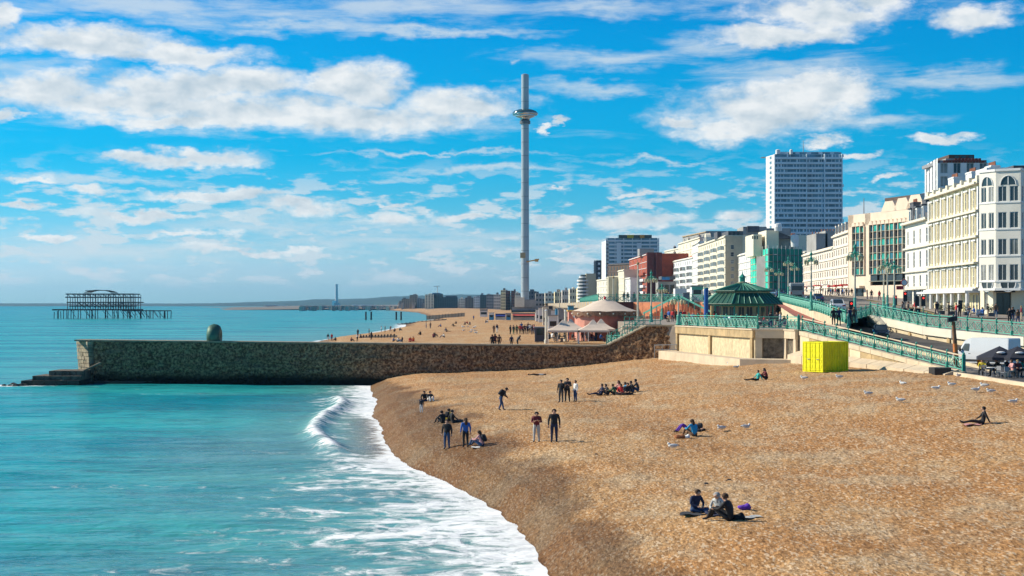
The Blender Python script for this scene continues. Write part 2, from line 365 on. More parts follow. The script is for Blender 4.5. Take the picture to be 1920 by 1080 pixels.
q.L(bs.outputs[0], mx_s.inputs[1]); q.L(gl_s.outputs[0], mx_s.inputs[2])
q.L(mx_s.outputs[0], ms.node_tree.nodes['Material Output'].inputs['Surface'])
Yr = 1/np.linspace(1/20., 1/30000., 760)
t = np.concatenate([-np.geomspace(6, .62, 40), np.linspace(-.6, .09, 700), np.linspace(.1, .9, 40), np.geomspace(1, 6, 16)])
Xg, Yg = fan(Yr, t)
a = np.clip(1-Yg/420, 0, 1)
Zg = a*(.42*(fbm(Xg*.10+Yg*.02, Yg*.30, 3, 60)-.5) + .16*(fbm(Xg*.35, Yg*.9, 3, 63)-.5))
ds = np.where(Yg < 208, shore(Yg), fshore(Yg))-Xg
near = (Yg < 203)
# long low swells rolling in, last one curling over near the shore
ph = ds*.55+.5*np.sin(Yg*.05)
Zg = Zg*np.clip(ds/4, 0.12, 1)
crest = np.exp(-((ds-(4.4+1.0*np.sin(Yg*.11)))/.9)**2)*sm(Yg, 104, 112)*(1-sm(Yg, 165, 178))*near
Zg += .50*crest
ext = np.interp(Yg, [20, 60, 70, 85, 100, 108, 125, 150, 175, 200], [19, 17, 15, 13, 11, 6.6, 5.0, 6.5, 8, 7])
ed = ds/ext
nn = fbm(Xg*.22, Yg*.42, 4, 70)
fo = np.clip(.62*np.clip(1-ed, 0, 1)**.55+.42*np.exp(-np.clip(ds, 0, 99)/1.6)+.75*(nn-.5)*np.clip(ds/2, 0, 1), 0, 1)*(ds > -3)
fo *= np.where(ed > 1.35, 0, 1)
mid = np.exp(-((ds-1.7)/1.3)**2)*sm(Yg, 102, 110)*(1-sm(Yg, 138, 152)); fo = fo*(1-.62*mid)
fo = np.maximum(fo, crest*(.72+.5*(nn-.5)*2))
fo = np.maximum(fo, .98*np.exp(-(np.clip(ds, -2, 50)/1.05)**2)*(1-.5*sm(Yg,101,106)*(1-sm(Yg,136,146))))
# second line of foam streaks out in the near water
st1 = np.exp(-((Yg-(70+.38*(Xg+6)))/2.6)**2)*sm(Xg, -12, -7)*(1-sm(Xg, 0, 4)); fo = np.maximum(fo, .72*st1)
st2 = np.exp(-((Yg-(88+.25*(Xg+9)))/1.8)**2)*sm(Xg, -15, -11)*(1-sm(Xg, -5, -2)); fo = np.maximum(fo, .66*st2)
fo = np.where(near, fo, 0)
fo = np.maximum(fo, np.where((~near) & (Yg < 1200), np.clip(1-np.abs(ds-1)/np.interp(Yg,[200,600,760,900],[1.2,3,9,6]), 0, 1)*.95, 0))
# surf at the steps of the groyne head
ex = np.exp(-((Yg-198.6)/1.9)**2-((Xg+61.5)/6.5)**2); fo = np.maximum(fo, 1.1*ex*(Yg < 209))
fo = np.maximum(fo, .85*np.exp(-((Yg-202.5)/1.6)**2)*(1-sm(Xg, -66, -60)))
cap = sm(fbm(Xg*.12+9, Yg*.25, 3, 75), .72, .80)*(Yg < 700)*.30; fo = np.maximum(fo, cap*(ds > 6))
sh = np.clip(1-ds/np.interp(Yg, [60, 110, 200], [34, 24, 14]), 0, 1)**1.4*near*.62 + .18*sm(fbm(Xg*.06, Yg*.05, 3, 77), .5, .7)*near
sh = np.maximum(sh, np.where(~near, .55*np.clip(1-ds/60., 0, 1), 0))
sand = np.clip(.95-ds/3.4, 0, .8)*near*sm(Yg, 96, 106)*(1-sm(Yg, 136, 150)) + .25*np.clip(1-ds/5, 0, 1)*near
farv = sm(Yg, 500, 5000)*.8
o = bpy.data.objects.new('sea', gridmesh('sea', Xg, Yg, Zg, ms, {'foam': fo, 'shallow': np.clip(sh, 0, .8), 'sand': np.clip(sand, 0, 1), 'far': farv})); COL.objects.link(o); tag(o, kind='structure')
# ------------------------------------------------------------------ materials used widely
m_stone = M('groyne_stone', (.135, .105, .075), .92, .55, 1.1, 1.0, 5, stain=.5)
m_cope = M('groyne_coping', (.30, .24, .16), .9, .3, .8, .5, 9)
m_algae = M('wet_algae_stone', (.020, .020, .013), .6, .4, 1.2, .8, 5)
m_render = M('cream_render', (.66, .55, .37), .85, .12, .5, .15, 8, stain=.35)
m_conc = M('pale_concrete', (.62, .50, .35), .88, .12, .6, .2, 8, stain=.25)
m_ochre = M('ochre_stone', (.46, .33, .17), .88, .25, .7, .3, 8, stain=.4)
m_pebd = M('pebbledash', (.66, .53, .33), .95, .18, 2.0, .5, 14, stain=.45)
m_tq = M('turquoise_paint', (.11, .43, .32), .5, .12, 2, 0)
m_tqd = M('dark_turquoise_paint', (.02, .27, .20), .5, .15, 2, 0)
m_white = M('white_paint', (.80, .79, .76), .6, .06, .5)
m_cream = M('cream_paint', (.78, .72, .58), .6, .06, .5)
m_asph = M('asphalt', (.072, .066, .062), .9, .3, .4, .2, 20)
m_pave = M('paving', (.30, .25, .20), .9, .2, .5, .1, 5)
m_black = M('black_metal', (.018, .018, .02), .5, .2, 2)
m_glass = M('window_glass', (.035, .05, .06), .08, .3, .6, 0)
m_glass2 = M('window_glass_pale', (.16, .17, .16), .12, .4, .5, 0)
m_slate = M('roof_slate', (.10, .10, .11), .7, .25, .8, .2, 6)
m_lead = M('grey_roof', (.28, .28, .29), .7, .15, .6)
m_grey = M('grey_wall', (.34, .33, .31), .85, .15, .3, 0, stain=.3)
# ------------------------------------------------------------------ groyne
gx = [-55.2, -23.7, 11.4, 19.5]; gyy = [204.5, 200.5, 193.5, 190.2]
def gY(x): return np.interp(x, gx, gyy)
def gtop(x): return np.interp(x, [-56, -23, 8.5, 10.2, 11.4, 15.9, 19.6], [5.45, 5.2, 4.98, 4.98, 5.1, 7.45, 7.5])
groyne = empty('stone_groyne', (-20, 201.7, 0), 'long dark stone groyne running out into the sea across the beach', 'groyne')
xs = np.linspace(-52.6, 19.5, 1000); tz = np.linspace(0, 1, 74)
Xg = np.repeat(xs[None,:], len(tz), 0); top = gtop(Xg)-.12; Zg = -1.2+(top+1.2)*tz[:,None]
rough = fbm(Xg*1.7, Zg*2.1, 4, 80); course = (np.floor(Zg/.42)*.37) % 1
Yg = gY(Xg)-.30-.16*(rough-.5)*2 - .10*(hash2(np.floor(Xg/.8+course*3), np.floor(Zg/.42), 3)-.5)
Yg = Yg + np.where(Xg > 17.8, (Xg-17.8)*-6.0*0, 0) + .35*(Zg/6)
mg = bpy.data.materials.new('groyne_face'); mg.use_nodes = True; q = NB(mg.node_tree); bs = mg.node_tree.nodes['Principled BSDF']
pos = q.n('ShaderNodeNewGeometry').outputs['Position']
n1_ = q.noise(pos, 3.2, 6, .75); n2_ = q.noise(q.v('MULTIPLY', pos, (.25, .25, 1)), .8, 4, .6)
c = q.mix(q.ramp(n1_, .40, .66), (.10, .050, .026), (.56, .34, .18))
c = q.mix(q.m('MULTIPLY', q.ramp(n2_, .5, .7), .5), c, (.10, .085, .06))
sz = q.n('ShaderNodeSeparateXYZ'); q.L(pos, sz.inputs[0])
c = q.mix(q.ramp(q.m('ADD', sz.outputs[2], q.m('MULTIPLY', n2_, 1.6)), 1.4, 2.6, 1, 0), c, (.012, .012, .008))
q.L(c, bs.inputs['Base Color']); bs.inputs['Roughness'].default_value = .95; bs.inputs['Specular IOR Level'].default_value = .1
bp = q.n('ShaderNodeBump'); bp.inputs['Strength'].default_value = .9; bp.inputs['Distance'].default_value = .1
q.L(q.noise(pos, 4, 5, .7), bp.inputs['Height']); q.L(bp.outputs[0], bs.inputs['Normal'])
ow = wl(groyne)
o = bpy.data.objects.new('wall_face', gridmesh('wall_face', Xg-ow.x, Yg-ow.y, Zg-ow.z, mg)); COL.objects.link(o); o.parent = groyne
mb = MB(); ks = [-55.2, -40, -23.7, -5, 8.5, 10.2, 11.4, 13.5, 15.9, 19.4]
for a_, c_ in zip(ks[:-1], ks[1:]):
    a0 = max(a_, -53.2)
    mb.prism([(a0, gY(a0)+.3), (c_, gY(c_)+.3), (c_, gY(c_)+3.2), (a0, gY(a0)+3.2)], -1.5, [gtop(a0)-.13, gtop(c_)-.13, gtop(c_)-.13, gtop(a0)-.13])
mb.build('core', m_stone, groyne)
for a_, c_ in zip(ks[:-1], ks[1:]):
    n_ = max(1, int((c_-a_)/1.6))
    for k in range(n_):
        u, w_ = a_+(c_-a_)*k/n_+.02, a_+(c_-a_)*(k+1)/n_-.02
        e = random.uniform(-.02, .02)
        MB().prism([(u, gY(u)-.12+e), (w_, gY(w_)-.12+e), (w_, gY(w_)+3.3), (u, gY(u)+3.3)], [gtop(u)-.12, gtop(w_)-.12]*1+[gtop(w_)-.12, gtop(u)-.12], [gtop(u)+.06, gtop(w_)+.06, gtop(w_)+.06, gtop(u)+.06]).build('coping_stone', m_cope, groyne)
# lit chamfered head built of block courses, set in towards the bottom
e0, e1 = Vector((-55.2, 206.6, 0)), Vector((-53.1, 204.1, 0))
MB().prism([(-55.0, 206.7), (-53.0, 204.3), (-52.4, 207.4), (-54.6, 207.8)], -1.2, 5.3).build('head_core', m_stone, groyne)
m_blk = M('pale_groyne_block', (.36, .29, .19), .9, .4, 1.3, .8, 6, stain=.4)
nrow = 12
for r_ in range(nrow):
    z0, z1 = -.3+r_*.466, -.3+(r_+1)*.466-.04
    inset = .5*(1-(z1/5.4))
    nb = 4
    for k in range(nb):
        a_, c_ = k/nb+.012, (k+1)/nb-.012
        if r_ % 2: a_ = max(0, a_-.12); c_ = c_-.12 if k < nb-1 else 1
        p0_, p1_ = e0.lerp(e1, a_), e0.lerp(e1, c_)
        nrm = Vector((-.766, -.643, 0)); pr = random.uniform(0, .07)
        MB().ob(p0_+nrm*(pr-inset+.35)+Vector((0,0,z0)), p1_-p0_, -nrm*.9, (0,0,z1-z0)).build('block', m_blk, groyne)
# long courses visible low on the left of the face
for r_ in range(7):
    z0 = .62+r_*.40
    x_ = -52.9
    while x_ < -25+r_*1.5:
        l_ = random.uniform(1.4, 2.6)
        if random.random() < .62:
            MB().ob((x_, gY(x_)-.40-random.uniform(0, .1)+.05*z0, z0), (l_-.05, (gY(x_+l_)-gY(x_))*(1-.05/l_), 0), (0, .4, 0), (0, 0, .35)).build('block', mg, groyne)
        x_ += l_
tag(MB().box(-53, 203.0, -1, -24, 204.2, .35).build('plinth', m_algae, groyne))
ap = empty('landing_steps', (-58, 201, 0), 'low dark stone landing steps at the seaward end of the groyne', 'steps')
st_ = [(-60.2, 198.6, -53.0, 204.6, -1, .62), (-59.0, 199.4, -53.0, 205, .62, 1.15), (-57.2, 200.2, -53.0, 205.4, 1.15, 1.75)]
for i, s_ in enumerate(st_):
    k = 5
    for j in range(k):
        x0 = s_[0]+(s_[2]-s_[0])*j/k; x1 = s_[0]+(s_[2]-s_[0])*(j+1)/k-.05
        MB().prism([(x0, s_[1]+.2*random.random()), (x1, s_[1]+.2*random.random()), (x1, s_[3]), (x0, s_[3])], s_[4], s_[5]-.02*random.random()).build('stone', m_stone if i else m_algae, ap)
MB().tube((-55.8, 198.9, .3), (-51.6, 203.2, 2.6), .14, .14, 8).build('sloping_rail', m_cope, ap)
for k in range(26):
    x = -62.3+random.random()*3.4; y = 198+random.random()*4; r = random.uniform(.25, .6)
    if k < 14: MB().ell((x, y, -.05), (r, r, r*.7), 6, 4).build('boulder', m_algae, None, label='dark wet boulder washed by surf at the foot of the groyne steps', cat='boulder', group='boulders at the groyne steps')
# bronze sculpture
g_ = M('verdigris_bronze', (.045, .125, .085), .55, .35, 1.5, .3, 6, metal=.3)
prof = [(.05, -.55), (.45, -.78), (.9, -.84), (1.22, -.72), (1.43, -.42), (1.53, 0), (1.43, .42), (1.22, .72), (.9, .84), (.45, .78), (.05, .55)]
sc_ = MB().lathe(prof, (X_(402, 203.85), 203.85, 5.98), 32, 'x').build('bronze_sculpture', g_, None, smooth=True, loc=(X_(402, 203.85), 203.85, 5.1), label='round green bronze sculpture standing on top of the groyne', cat='sculpture')
MB().prism([(X_(402,203.85)-.6, 203.0), (X_(402,203.85)+.6, 203.0), (X_(402,203.85)+.6, 204.6), (X_(402,203.85)-.6, 204.6)], 5.25, 5.42).build('plinth', m_cope, sc_)
# ------------------------------------------------------------------ upper ground, terrace, lower road
zrY = [100, 157, 165, 175, 190, 215, 250, 280, 350, 450, 600, 900, 1500, 3000]
zrZ = [6.4, 7.35, 7.7, 8.05, 8.6, 9.2, 9.9, 10.5, 11.6, 12.6, 13.2, 12, 8.5, 6]
def zr(X, Y):
    X = np.asarray(X, float); Y = np.asarray(Y, float)
    z = np.interp(Y, zrY, zrZ)
    z = np.where(Y > 283, np.minimum(z, 10.35+.075*np.clip(X-30, 0, 200)), z)
    return z - .028*np.clip(X-44, -8, 30)*(1-sm(Y, 230, 300)) - np.interp(Y, [135, 150, 172, 190], [.15, .35, .5, 0])*sm(X, 38, 46)
def inpoly(X, Y, poly):
    ins = np.zeros(X.shape, bool); n = len(poly)
    for i in range(n):
        x0, y0 = poly[i]; x1, y1 = poly[(i+1)%n]
        c_ = ((y0 > Y) != (y1 > Y)) & (X < (x1-x0)*(Y-y0)/((y1-y0) if y1 != y0 else 1e-9)+x0)
        ins ^= c_
    return ins
U = [(27.9, 157.7), (33, 160), (37, 178), (42, 190), (44, 172), (49, 154), (70, 135), (200, 110), (900, 110), (900, 3000), (-160, 3000), (20, 1500), (25, 900), (20, 500), (15, 283), (33, 280), (47.2, 288), (35.4, 168)]
m_ground = M('town_ground', (.22, .19, .16), .9, .2, .3)
def strip(name, poly, zf, step, mat, off=0, kind='structure', minz=None):
    xs_ = [p_[0] for p_ in poly]; ys_ = [p_[1] for p_ in poly]
    Xa = np.arange(min(xs_)-step, max(xs_)+step, step); Ya = np.arange(min(ys_)-step, max(ys_)+step, step)
    Xa, Ya = np.meshgrid(Xa, Ya); kp = inpoly(Xa[:-1,:-1]+step/2, Ya[:-1,:-1]+step/2, poly)
    o = bpy.data.objects.new(name, gridmesh(name, Xa, Ya, zf(Xa, Ya)+off, mat, None, kp)); COL.objects.link(o); return tag(o, kind=kind)
def sheet(name, rows, mat, zf=None, off=0, kind='structure', parent=None):
    """rows: list of (left xy, right xy[, z]) cross sections"""
    mb = MB(); n = 6; vs = []
    for r_ in rows:
        for k in range(n+1):
            x = r_[0][0]+(r_[1][0]-r_[0][0])*k/n; y = r_[0][1]+(r_[1][1]-r_[0][1])*k/n
            z = (float(zf(x, y)) if zf else r_[2])+off; vs.append((x, y, z))
    fs = [(i*(n+1)+k, i*(n+1)+k+1, (i+1)*(n+1)+k+1, (i+1)*(n+1)+k) for i in range(len(rows)-1) for k in range(n)]
    mb.add(vs, fs); return mb.build(name, mat, parent, kind=kind)
# near part of the upper deck as exact cross sections, then coarser land behind
ysec = [157.7, 160, 165, 168, 172, 178, 184, 190, 200, 210, 225, 240, 260, 270, 279, 283, 290]
def leftx(y):
    return float(np.interp(y, [157.7, 160, 168, 288], [27.9, 30.5, 34.6, 47.2])) 
def deckl(y):   # left edge of the road deck
    return float(np.interp(y, [157.7, 168, 279.9], [27.9, 34.8, 46.4])) if y < 280 else 15.0
def lr_right(y): return float(np.interp(y, [157.7, 160, 178, 190], [28.4, 33, 37, 42]))
rowsA = [((deckl(y), y), (lr_right(y), y)) for y in [157.7, 160, 165, 168, 172, 178, 184, 190]]
sheet('upper_deck', rowsA, m_pave, zr)
WLN = [(135, 70), (154, 49), (172, 44), (190, 42)]
def wx(y): return float(np.interp(y, [a_ for a_, _ in WLN], [c_ for _, c_ in WLN]))
rowsB = [((wx(y), y), (190, y)) for y in [135, 144, 154, 163, 172, 181, 190]]
sheet('upper_pavement', rowsB, m_pave, zr)
rowsC = [((deckl(y), y), (190, y)) for y in [190, 200, 210, 225, 240, 260, 279.9]]+[((46.6, 285.4), (190, 285.4))]
sheet('upper_land', rowsC, m_ground, zr)
rowsD = [((float(np.interp(y, [280, 283, 500, 900, 1500, 3000], [17, 15, 20, 25, 20, -160])), y), (900, y)) for y in [285.4, 300, 350, 400, 450, 520, 600, 700, 800, 900, 1100, 1300, 1500, 2000, 2500, 3000]]
sheet('town_ground', rowsD, m_ground, zr)
# road carriageway with pavements
rl = lambda y: float(np.interp(y, [157, 168, 190, 240, 290, 350, 450, 600, 900], [33.5, 38.5, 40.5, 46, 51, 57, 62, 62, 60]))
rr = lambda y: float(np.interp(y, [157, 175, 190, 205, 240, 262, 290, 350, 450, 600, 900], [46, 47, 50, 54, 60, 62, 64, 69, 74, 74, 72]))
ry = [176, 184, 190, 197, 205, 215, 228, 240, 250, 262, 275, 290, 310, 350, 400, 450, 520, 600, 700, 900]
sheet('road', [((max(rl(y), lr_right(y) if y < 190 else 0), y), (max(rr(y), wx(y)+1 if y < 190 else 0), y)) for y in [190.01]+ry[3:]], m_asph, zr, .02)
m_yel = M('yellow_line', (.62, .46, .06), .7, .1); m_line = M('white_line', (.62, .61, .58), .7, .1)
for off_, nm_, mt_, a_, c_ in ((-.5, 'kerb_line', m_yel, 195, 300), (-.8, 'kerb_line', m_yel, 195, 300)):
    sheet(nm_, [((rr(y)+off_, y), (rr(y)+off_+.12, y)) for y in ry[3:] if y < 300], mt_, zr, .04)
for k in range(16):
    y0 = 194+k*9; xm = lambda y: rl(y)*.48+rr(y)*.52
    sheet('lane_mark', [((xm(y), y), (xm(y)+.15, y)) for y in (y0, y0+4)], m_line, zr, .04)
sheet('kerb', [((rr(y), y), (rr(y)+.3, y)) for y in ry[2:]], m_conc, zr, .12)
sheet('kerb', [((rl(y)-.3, y), (rl(y), y)) for y in ry[2:]], m_conc, zr, .12)
sheet('pavement', [((rr(y)+.3, y), (rr(y)+9, y)) for y in ry[2:]], m_pave, zr, .11)
# terrace with the shelter
TZ = 7.45
MB().prism([(19.6, 189.6), (24.5, 162.1), (27.3, 161), (27.9, 157.8), (34.9, 168), (46.5, 280), (46.5, 285), (15, 285), (16, 215), (15.6, 193.5)], 3.5, TZ).build('terrace', m_pave, kind='structure')
MB().prism([(21.2, 284.9), (33.2, 274.3), (44.5, 274.3), (47.2, 286), (21.2, 286)], 3.5, 10.36).build('upper_bank', m_grey, kind='structure')
sheet('red_path', [((34.6, 178), (36.0, 180), 7.60), ((36.0, 200), (38.0, 200), 7.95), ((40.5, 240), (42.4, 240), 9.0), ((44.6, 276), (46.0, 276), 10.2)], M('red_tarmac', (.33, .10, .07), .9, .15), None, .03)
# lower road beside the ramp
lrz = lambda y: float(np.interp(y, [90, 145, 160, 170, 185, 192], [4.56, 4.6, 5.4, 6.2, 7.1, 7.5]))
sheet('lower_road', [((x0, y), (x1, y), lrz(y)) for y, x0, x1 in ((60, 34.6, 140), (90, 34.6, 120), (116, 34.6, 100), (126, 34.8, 90), (131, 35.1, 76), (140, 32.6, 64), (150, 30.0, 53), (160, 29, 47.6), (170, 30, 45), (180, 34, 43.5), (190, 38, 43))], m_asph)
MB().prism([(34.3, 60), (34.6, 60), (34.6, 126), (34.3, 126)], 3.9, 4.72).build('kerb_wall', m_conc, kind='structure')
sheet('promenade', [((-24+np.interp(y, [205, 280, 400, 1100], [36, 40, 46, 52]), y), (46, y), 4.5) for y in (207, 280, 400, 700, 1100)], m_pave)
sheet('promenade', [((20, y), (60, y), 4.48) for y in (283, 400, 900)], m_pave)
# ------------------------------------------------------------------ railings
def railing(name, pts, h, sp, label, cat='railing', group=None, railmat=None, lattice=True, mat=None, post=True, raised=0):
    """pts: list of Vector base points"""
    mat = mat or m_tq
    root = empty(name, tuple(pts[0]), label, cat, group)
    for a_, c_ in zip(pts[:-1], pts[1:]):
        a_, c_ = Vector(a_), Vector(c_); L_ = (Vector((c_.x, c_.y, 0))-Vector((a_.x, a_.y, 0))).length; n_ = max(1, round(L_/sp))
        for k in range(n_):
            p_, q_ = a_.lerp(c_, k/n_), a_.lerp(c_, (k+1)/n_); d_ = (q_-p_); dn = d_.normalized(); Z = Vector((0,0,1))
            sd_ = dn.cross(Z).normalized()
            if post:
                mb = MB(); mb.box(p_.x-.12, p_.y-.12, p_.z, p_.x+.12, p_.y+.12, p_.z+h*.32)
                mb.tube(p_+Z*h*.32, p_+Z*(h+.02), .06, .05, 8); mb.box(p_.x-.08, p_.y-.08, p_.z+h*.80, p_.x+.08, p_.y+.08, p_.z+h*1.02)
                mb.ell((p_.x, p_.y, p_.z+h*1.09), (.09, .09, .11), 6, 4); mb.build('post', m_tqd if mat is m_tq else mat, root)
            mb = MB(); mb.ob(p_+Z*(h*.93)-sd_*.045, d_, sd_*.09, Z*.09); mb.build('handrail', railmat or mat, root)
            mb = MB(); mb.ob(p_+Z*(h*.08)-sd_*.025, d_, sd_*.05, Z*.07)
            mb.ob(p_+Z*(h*.76)-sd_*.025, d_, sd_*.05, Z*.05)
            if lattice:
                m_ = max(1, round(d_.length/(h*.95)))
                for j in range(m_):
                    u0, u1 = p_+d_*(j/m_), p_+d_*((j+1)/m_); lo, hi = Z*(h*.12), Z*(h*.78)
                    w_ = .032*min(1.5, max(1., p_.y/140))
                    mb.tube(u0+lo, u1+hi, w_, w_, 4, False); mb.tube(u0+hi, u1+lo, w_, w_, 4, False)
                    mid = (u0+u1)/2+(lo+hi)/2; r_ = h*.22; e_ = [mid+dn*(math.cos(t_)*r_)+Z*(math.sin(t_)*r_) for t_ in [i*math.pi/4 for i in range(9)]]
                    for i in range(8): mb.tube(e_[i], e_[i+1], w_*.9, w_*.9, 4, False)
                    mb.tube(u0+lo, u0+hi, w_*.7, w_*.7, 4, False)
            else:
                m_ = max(2, round(d_.length/.5))
                for j in range(m_): mb.tube(p_+d_*(j/m_)+Z*h*.1, p_+d_*(j/m_)+Z*h*.93, .02, .02, 4, False)
            mb.build('lattice_panel', mat, root)
    p_ = Vector(pts[-1]); mb = MB(); mb.box(p_.x-.12, p_.y-.12, p_.z, p_.x+.12, p_.y+.12, p_.z+h*1.05); mb.ell((p_.x, p_.y, p_.z+h*1.1), (.1, .1, .12), 8, 5); mb.build('post', m_tqd if mat is m_tq else mat, root)
    return root
# ------------------------------------------------------------------ terrace walls
tw = empty('terrace_wall', (21, 170, 4), 'cream and ochre terrace wall with pebbledash panels above the beach', 'wall')
A_, B_, C_, D_ = Vector((19.45, 189.5, 0)), Vector((24.4, 162, 0)), Vector((27.3, 161, 0)), Vector((27.9, 157.6, 0))
def wallrun(root, a_, c_, zb, zt, panels, mats, th=.5, out=.0):
    d_ = c_-a_; n_ = Vector((d_.y, -d_.x, 0)).normalized()*-1   # inward
    if n_.x < 0 and abs(n_.x) > .5: n_ = -n_
    if abs(n_.x) <= .5 and n_.y < 0: n_ = -n_
    a_ = a_-n_*.12; c_ = c_-n_*.12
    MB().ob(a_+Vector((0,0,zb)), d_, n_*th, (0,0,zt-zb)).build('wall_core', mats[0], root)
    MB().ob(a_-n_*.28+Vector((0,0,zt-.85)), d_, n_*.28, (0,0,.78)).build('cornice', mats[1], root)
    MB().ob(a_-n_*.36+Vector((0,0,zt-.07)), d_, n_*.8, (0,0,.12)).build('coping', m_conc, root)
    MB().ob(a_-n_*.14+Vector((0,0,zb)), d_, n_*.14, (0,0,.9)).build('base_course', mats[3], root)
    for k, t_ in enumerate(panels):
        MB().ob(a_+d_*t_-n_*.22+Vector((0,0,zb)), d_.normalized()*.65, n_*.22, (0,0,zt-.85-zb)).build('pilaster', mats[1], root)
wallrun(tw, A_, B_, 3.6, TZ, [0, .46, .965], [m_pebd, m_ochre, 0, m_conc])
m_dkpeb = M('dark_pebbledash', (.17, .14, .10), .95, .45, 2.5, .9, 10)  # darker tone of the pebbledash for the two short runs
wallrun(tw, B_, C_, 3.6, TZ, [0], [m_dkpeb, m_conc, 0, m_conc])
wallrun(tw, C_, D_, 3.6, TZ, [0, .8], [m_dkpeb, m_conc, 0, m_conc])
# apron step along the foot of the terrace
ft = MB().prism([(18.6, 188.6), (23.4, 161.0), (28.6, 158.6), (28.2, 155.6), (22.2, 158.0), (16.9, 187)], 3.4, 4.62).build('wall_apron', m_conc, None, label='low pale concrete apron along the foot of the terrace wall', cat='apron')
br = empty('barrier_rail', (15.6, 176, 4.6), 'small grey metal rail where groyne meets terrace wall', 'rail')
for z_ in (.55, 1.1): MB().tube((16.6, 188.8, 4.1+z_), (19.1, 188, 4.2+z_), .06, .06, 6).build('rail', m_lead, br)
for t_ in (0, .35, .7, 1): MB().tube((16.6+2.5*t_, 188.8-.8*t_, 3.7), (16.6+2.5*t_, 188.8-.8*t_, 5.3), .05, .05, 6).build('post', m_lead, br)
# ------------------------------------------------------------------ ramp down to the beach
RA, RB = Vector((27.95, 157.4, 7.40)), Vector((35.0, 126.5, 4.72))
rp = empty('beach_ramp', tuple(RA), 'sloping cream walled ramp running down from the terrace to the beach', 'ramp')
d_ = RB-RA; n_ = Vector((.975, .222, 0)).normalized()
def slab(root, name, t0, t1, off0, off1, zlo, zhi, mat):
    a_, c_ = RA+d_*t0, RA+d_*t1
    vs = []
    for q_ in (a_, c_):
        for o_ in (off0, off1):
            for z_ in (zlo, zhi):
                w_ = q_+n_*o_; vs.append((w_.x, w_.y, (q_.z+z_) if z_ > -50 else z_+100+0))
    mb = MB(); mb.add(vs, [(0,1,5,4),(2,6,7,3),(1,3,7,5),(0,4,6,2),(0,2,3,1),(4,5,7,6)]); return mb.build(name, mat, root)
for k in range(14):
    t0, t1 = k/14+.001, (k+1)/14-.001
    slab(rp, 'wall_panel', t0, t1, 0, .5, -96.2, -.42, m_ochre if k % 5 else m_render)
    slab(rp, 'string_course', t0, t1, -.10, .55, -.42, -.02, m_conc)
slab(rp, 'footway', 0, 1, .5, 3.0, -.5, -.1, m_pave)
slab(rp, 'inner_wall', 0, 1, 3.0, 3.3, -96.2, .15, m_render)
# stepped concrete footing at the beach side
fo_ = empty('ramp_footing', (30, 140, 4), 'pale sloping concrete footing between the ramp wall and shingle', 'footing')
for k in range(9):
    t0, t1 = k/9, (k+1)/9
    a_, c_ = RA.lerp(RB, t0+.002), RA.lerp(RB, t1-.002)
    zt0, zt1 = 5.45-.55*t0, 5.45-.55*t1
    q_ = [(a_.x-1.3, a_.y-.4), (c_.x-1.3, c_.y-.4), (c_.x-.1, c_.y), (a_.x-.1, a_.y)]
    MB().prism(q_, 3.6, [zt0-.35, zt1-.35, zt0*0+zt1, zt0]).build('concrete_block', m_conc, fo_)
MB().box(33.0, 126.6, 4.2, 34.3, 128.4, 5.0).build('drain_box', m_black, None, label='low black box at the foot of the ramp footing', cat='box')
railing('ramp_railing', [RA+Vector((.25,0,.02)), RB+Vector((.25,0,.02))], 1.25, 2.7, 'ornate turquoise railing with cream handrail sloping down the beach ramp', railmat=m_conc)
railing('terrace_railing', [A_+Vector((.3,-.1,TZ+.06)), B_+Vector((.2,.2,TZ+.06)), C_+Vector((.1,.3,TZ+.06)), D_+Vector((0,.2,TZ+.06))], 1.25, 3.4, 'turquoise lattice railing round the shelter terrace above the cream wall')
# ------------------------------------------------------------------ wall and railing of the upper pavement
uw = empty('pavement_wall', (49, 154, 5), 'long cream panelled retaining wall behind the white van', 'wall')
up = [Vector((41.8, 190, 0)), Vector((43.8, 172, 0)), Vector((48.8, 154, 0)), Vector((69.7, 135, 0))]
for a_, c_ in zip(up[:-1], up[1:]):
    L_ = (c_-a_).length; nn_ = max(1, round(L_/4.2))
    for k in range(nn_):
        p_, q_ = a_.lerp(c_, k/nn_), a_.lerp(c_, (k+1)/nn_)
        zt0, zt1 = float(zr(p_.x+.3, p_.y)), float(zr(q_.x+.3, q_.y)); nrm = Vector((q_.y-p_.y, -(q_.x-p_.x), 0)).normalized()
        inn = -nrm if nrm.x < 0 else nrm
        pl = lambda o0, o1, zb, z0, z1, u0=0, u1=1: MB().prism([((p_.lerp(q_, u0)+inn*o0).x, (p_.lerp(q_, u0)+inn*o0).y), ((p_.lerp(q_, u1)+inn*o0).x, (p_.lerp(q_, u1)+inn*o0).y), ((p_.lerp(q_, u1)+inn*o1).x, (p_.lerp(q_, u1)+inn*o1).y), ((p_.lerp(q_, u0)+inn*o1).x, (p_.lerp(q_, u0)+inn*o1).y)], zb, [z0, z1, z1, z0])
        pl(0, .5, 4.2, zt0-.02, zt1-.02).build('wall_panel', m_render, uw)
        pl(-.16, .0, 4.2, zt0-.75, zt1-.75, 0, .12).build('pilaster', m_ochre if k % 2 else m_render, uw)
        pl(-.25, .3, 0, 0, 0).V and MB().prism([((p_-inn*.25).x, (p_-inn*.25).y), ((q_-inn*.25).x, (q_-inn*.25).y), ((q_+inn*.4).x, (q_+inn*.4).y), ((p_+inn*.4).x, (p_+inn*.4).y)], [zt0-.75, zt1-.75, zt1-.75, zt0-.75], [zt0+.08, zt1+.08, zt1+.08, zt0+.08]).build('string_course', m_cream, uw)
g_ = lambda x, y, o=0.: Vector((x, y, float(zr(x+.3, y))+o))
railing('promenade_railing', [g_(42, 190, .08), g_(44, 172, .08), g_(49, 154, .08), g_(69.7, 135, .08)], 1.35, 2.6, 'pale turquoise lattice railing along the upper pavement above the cream wall')
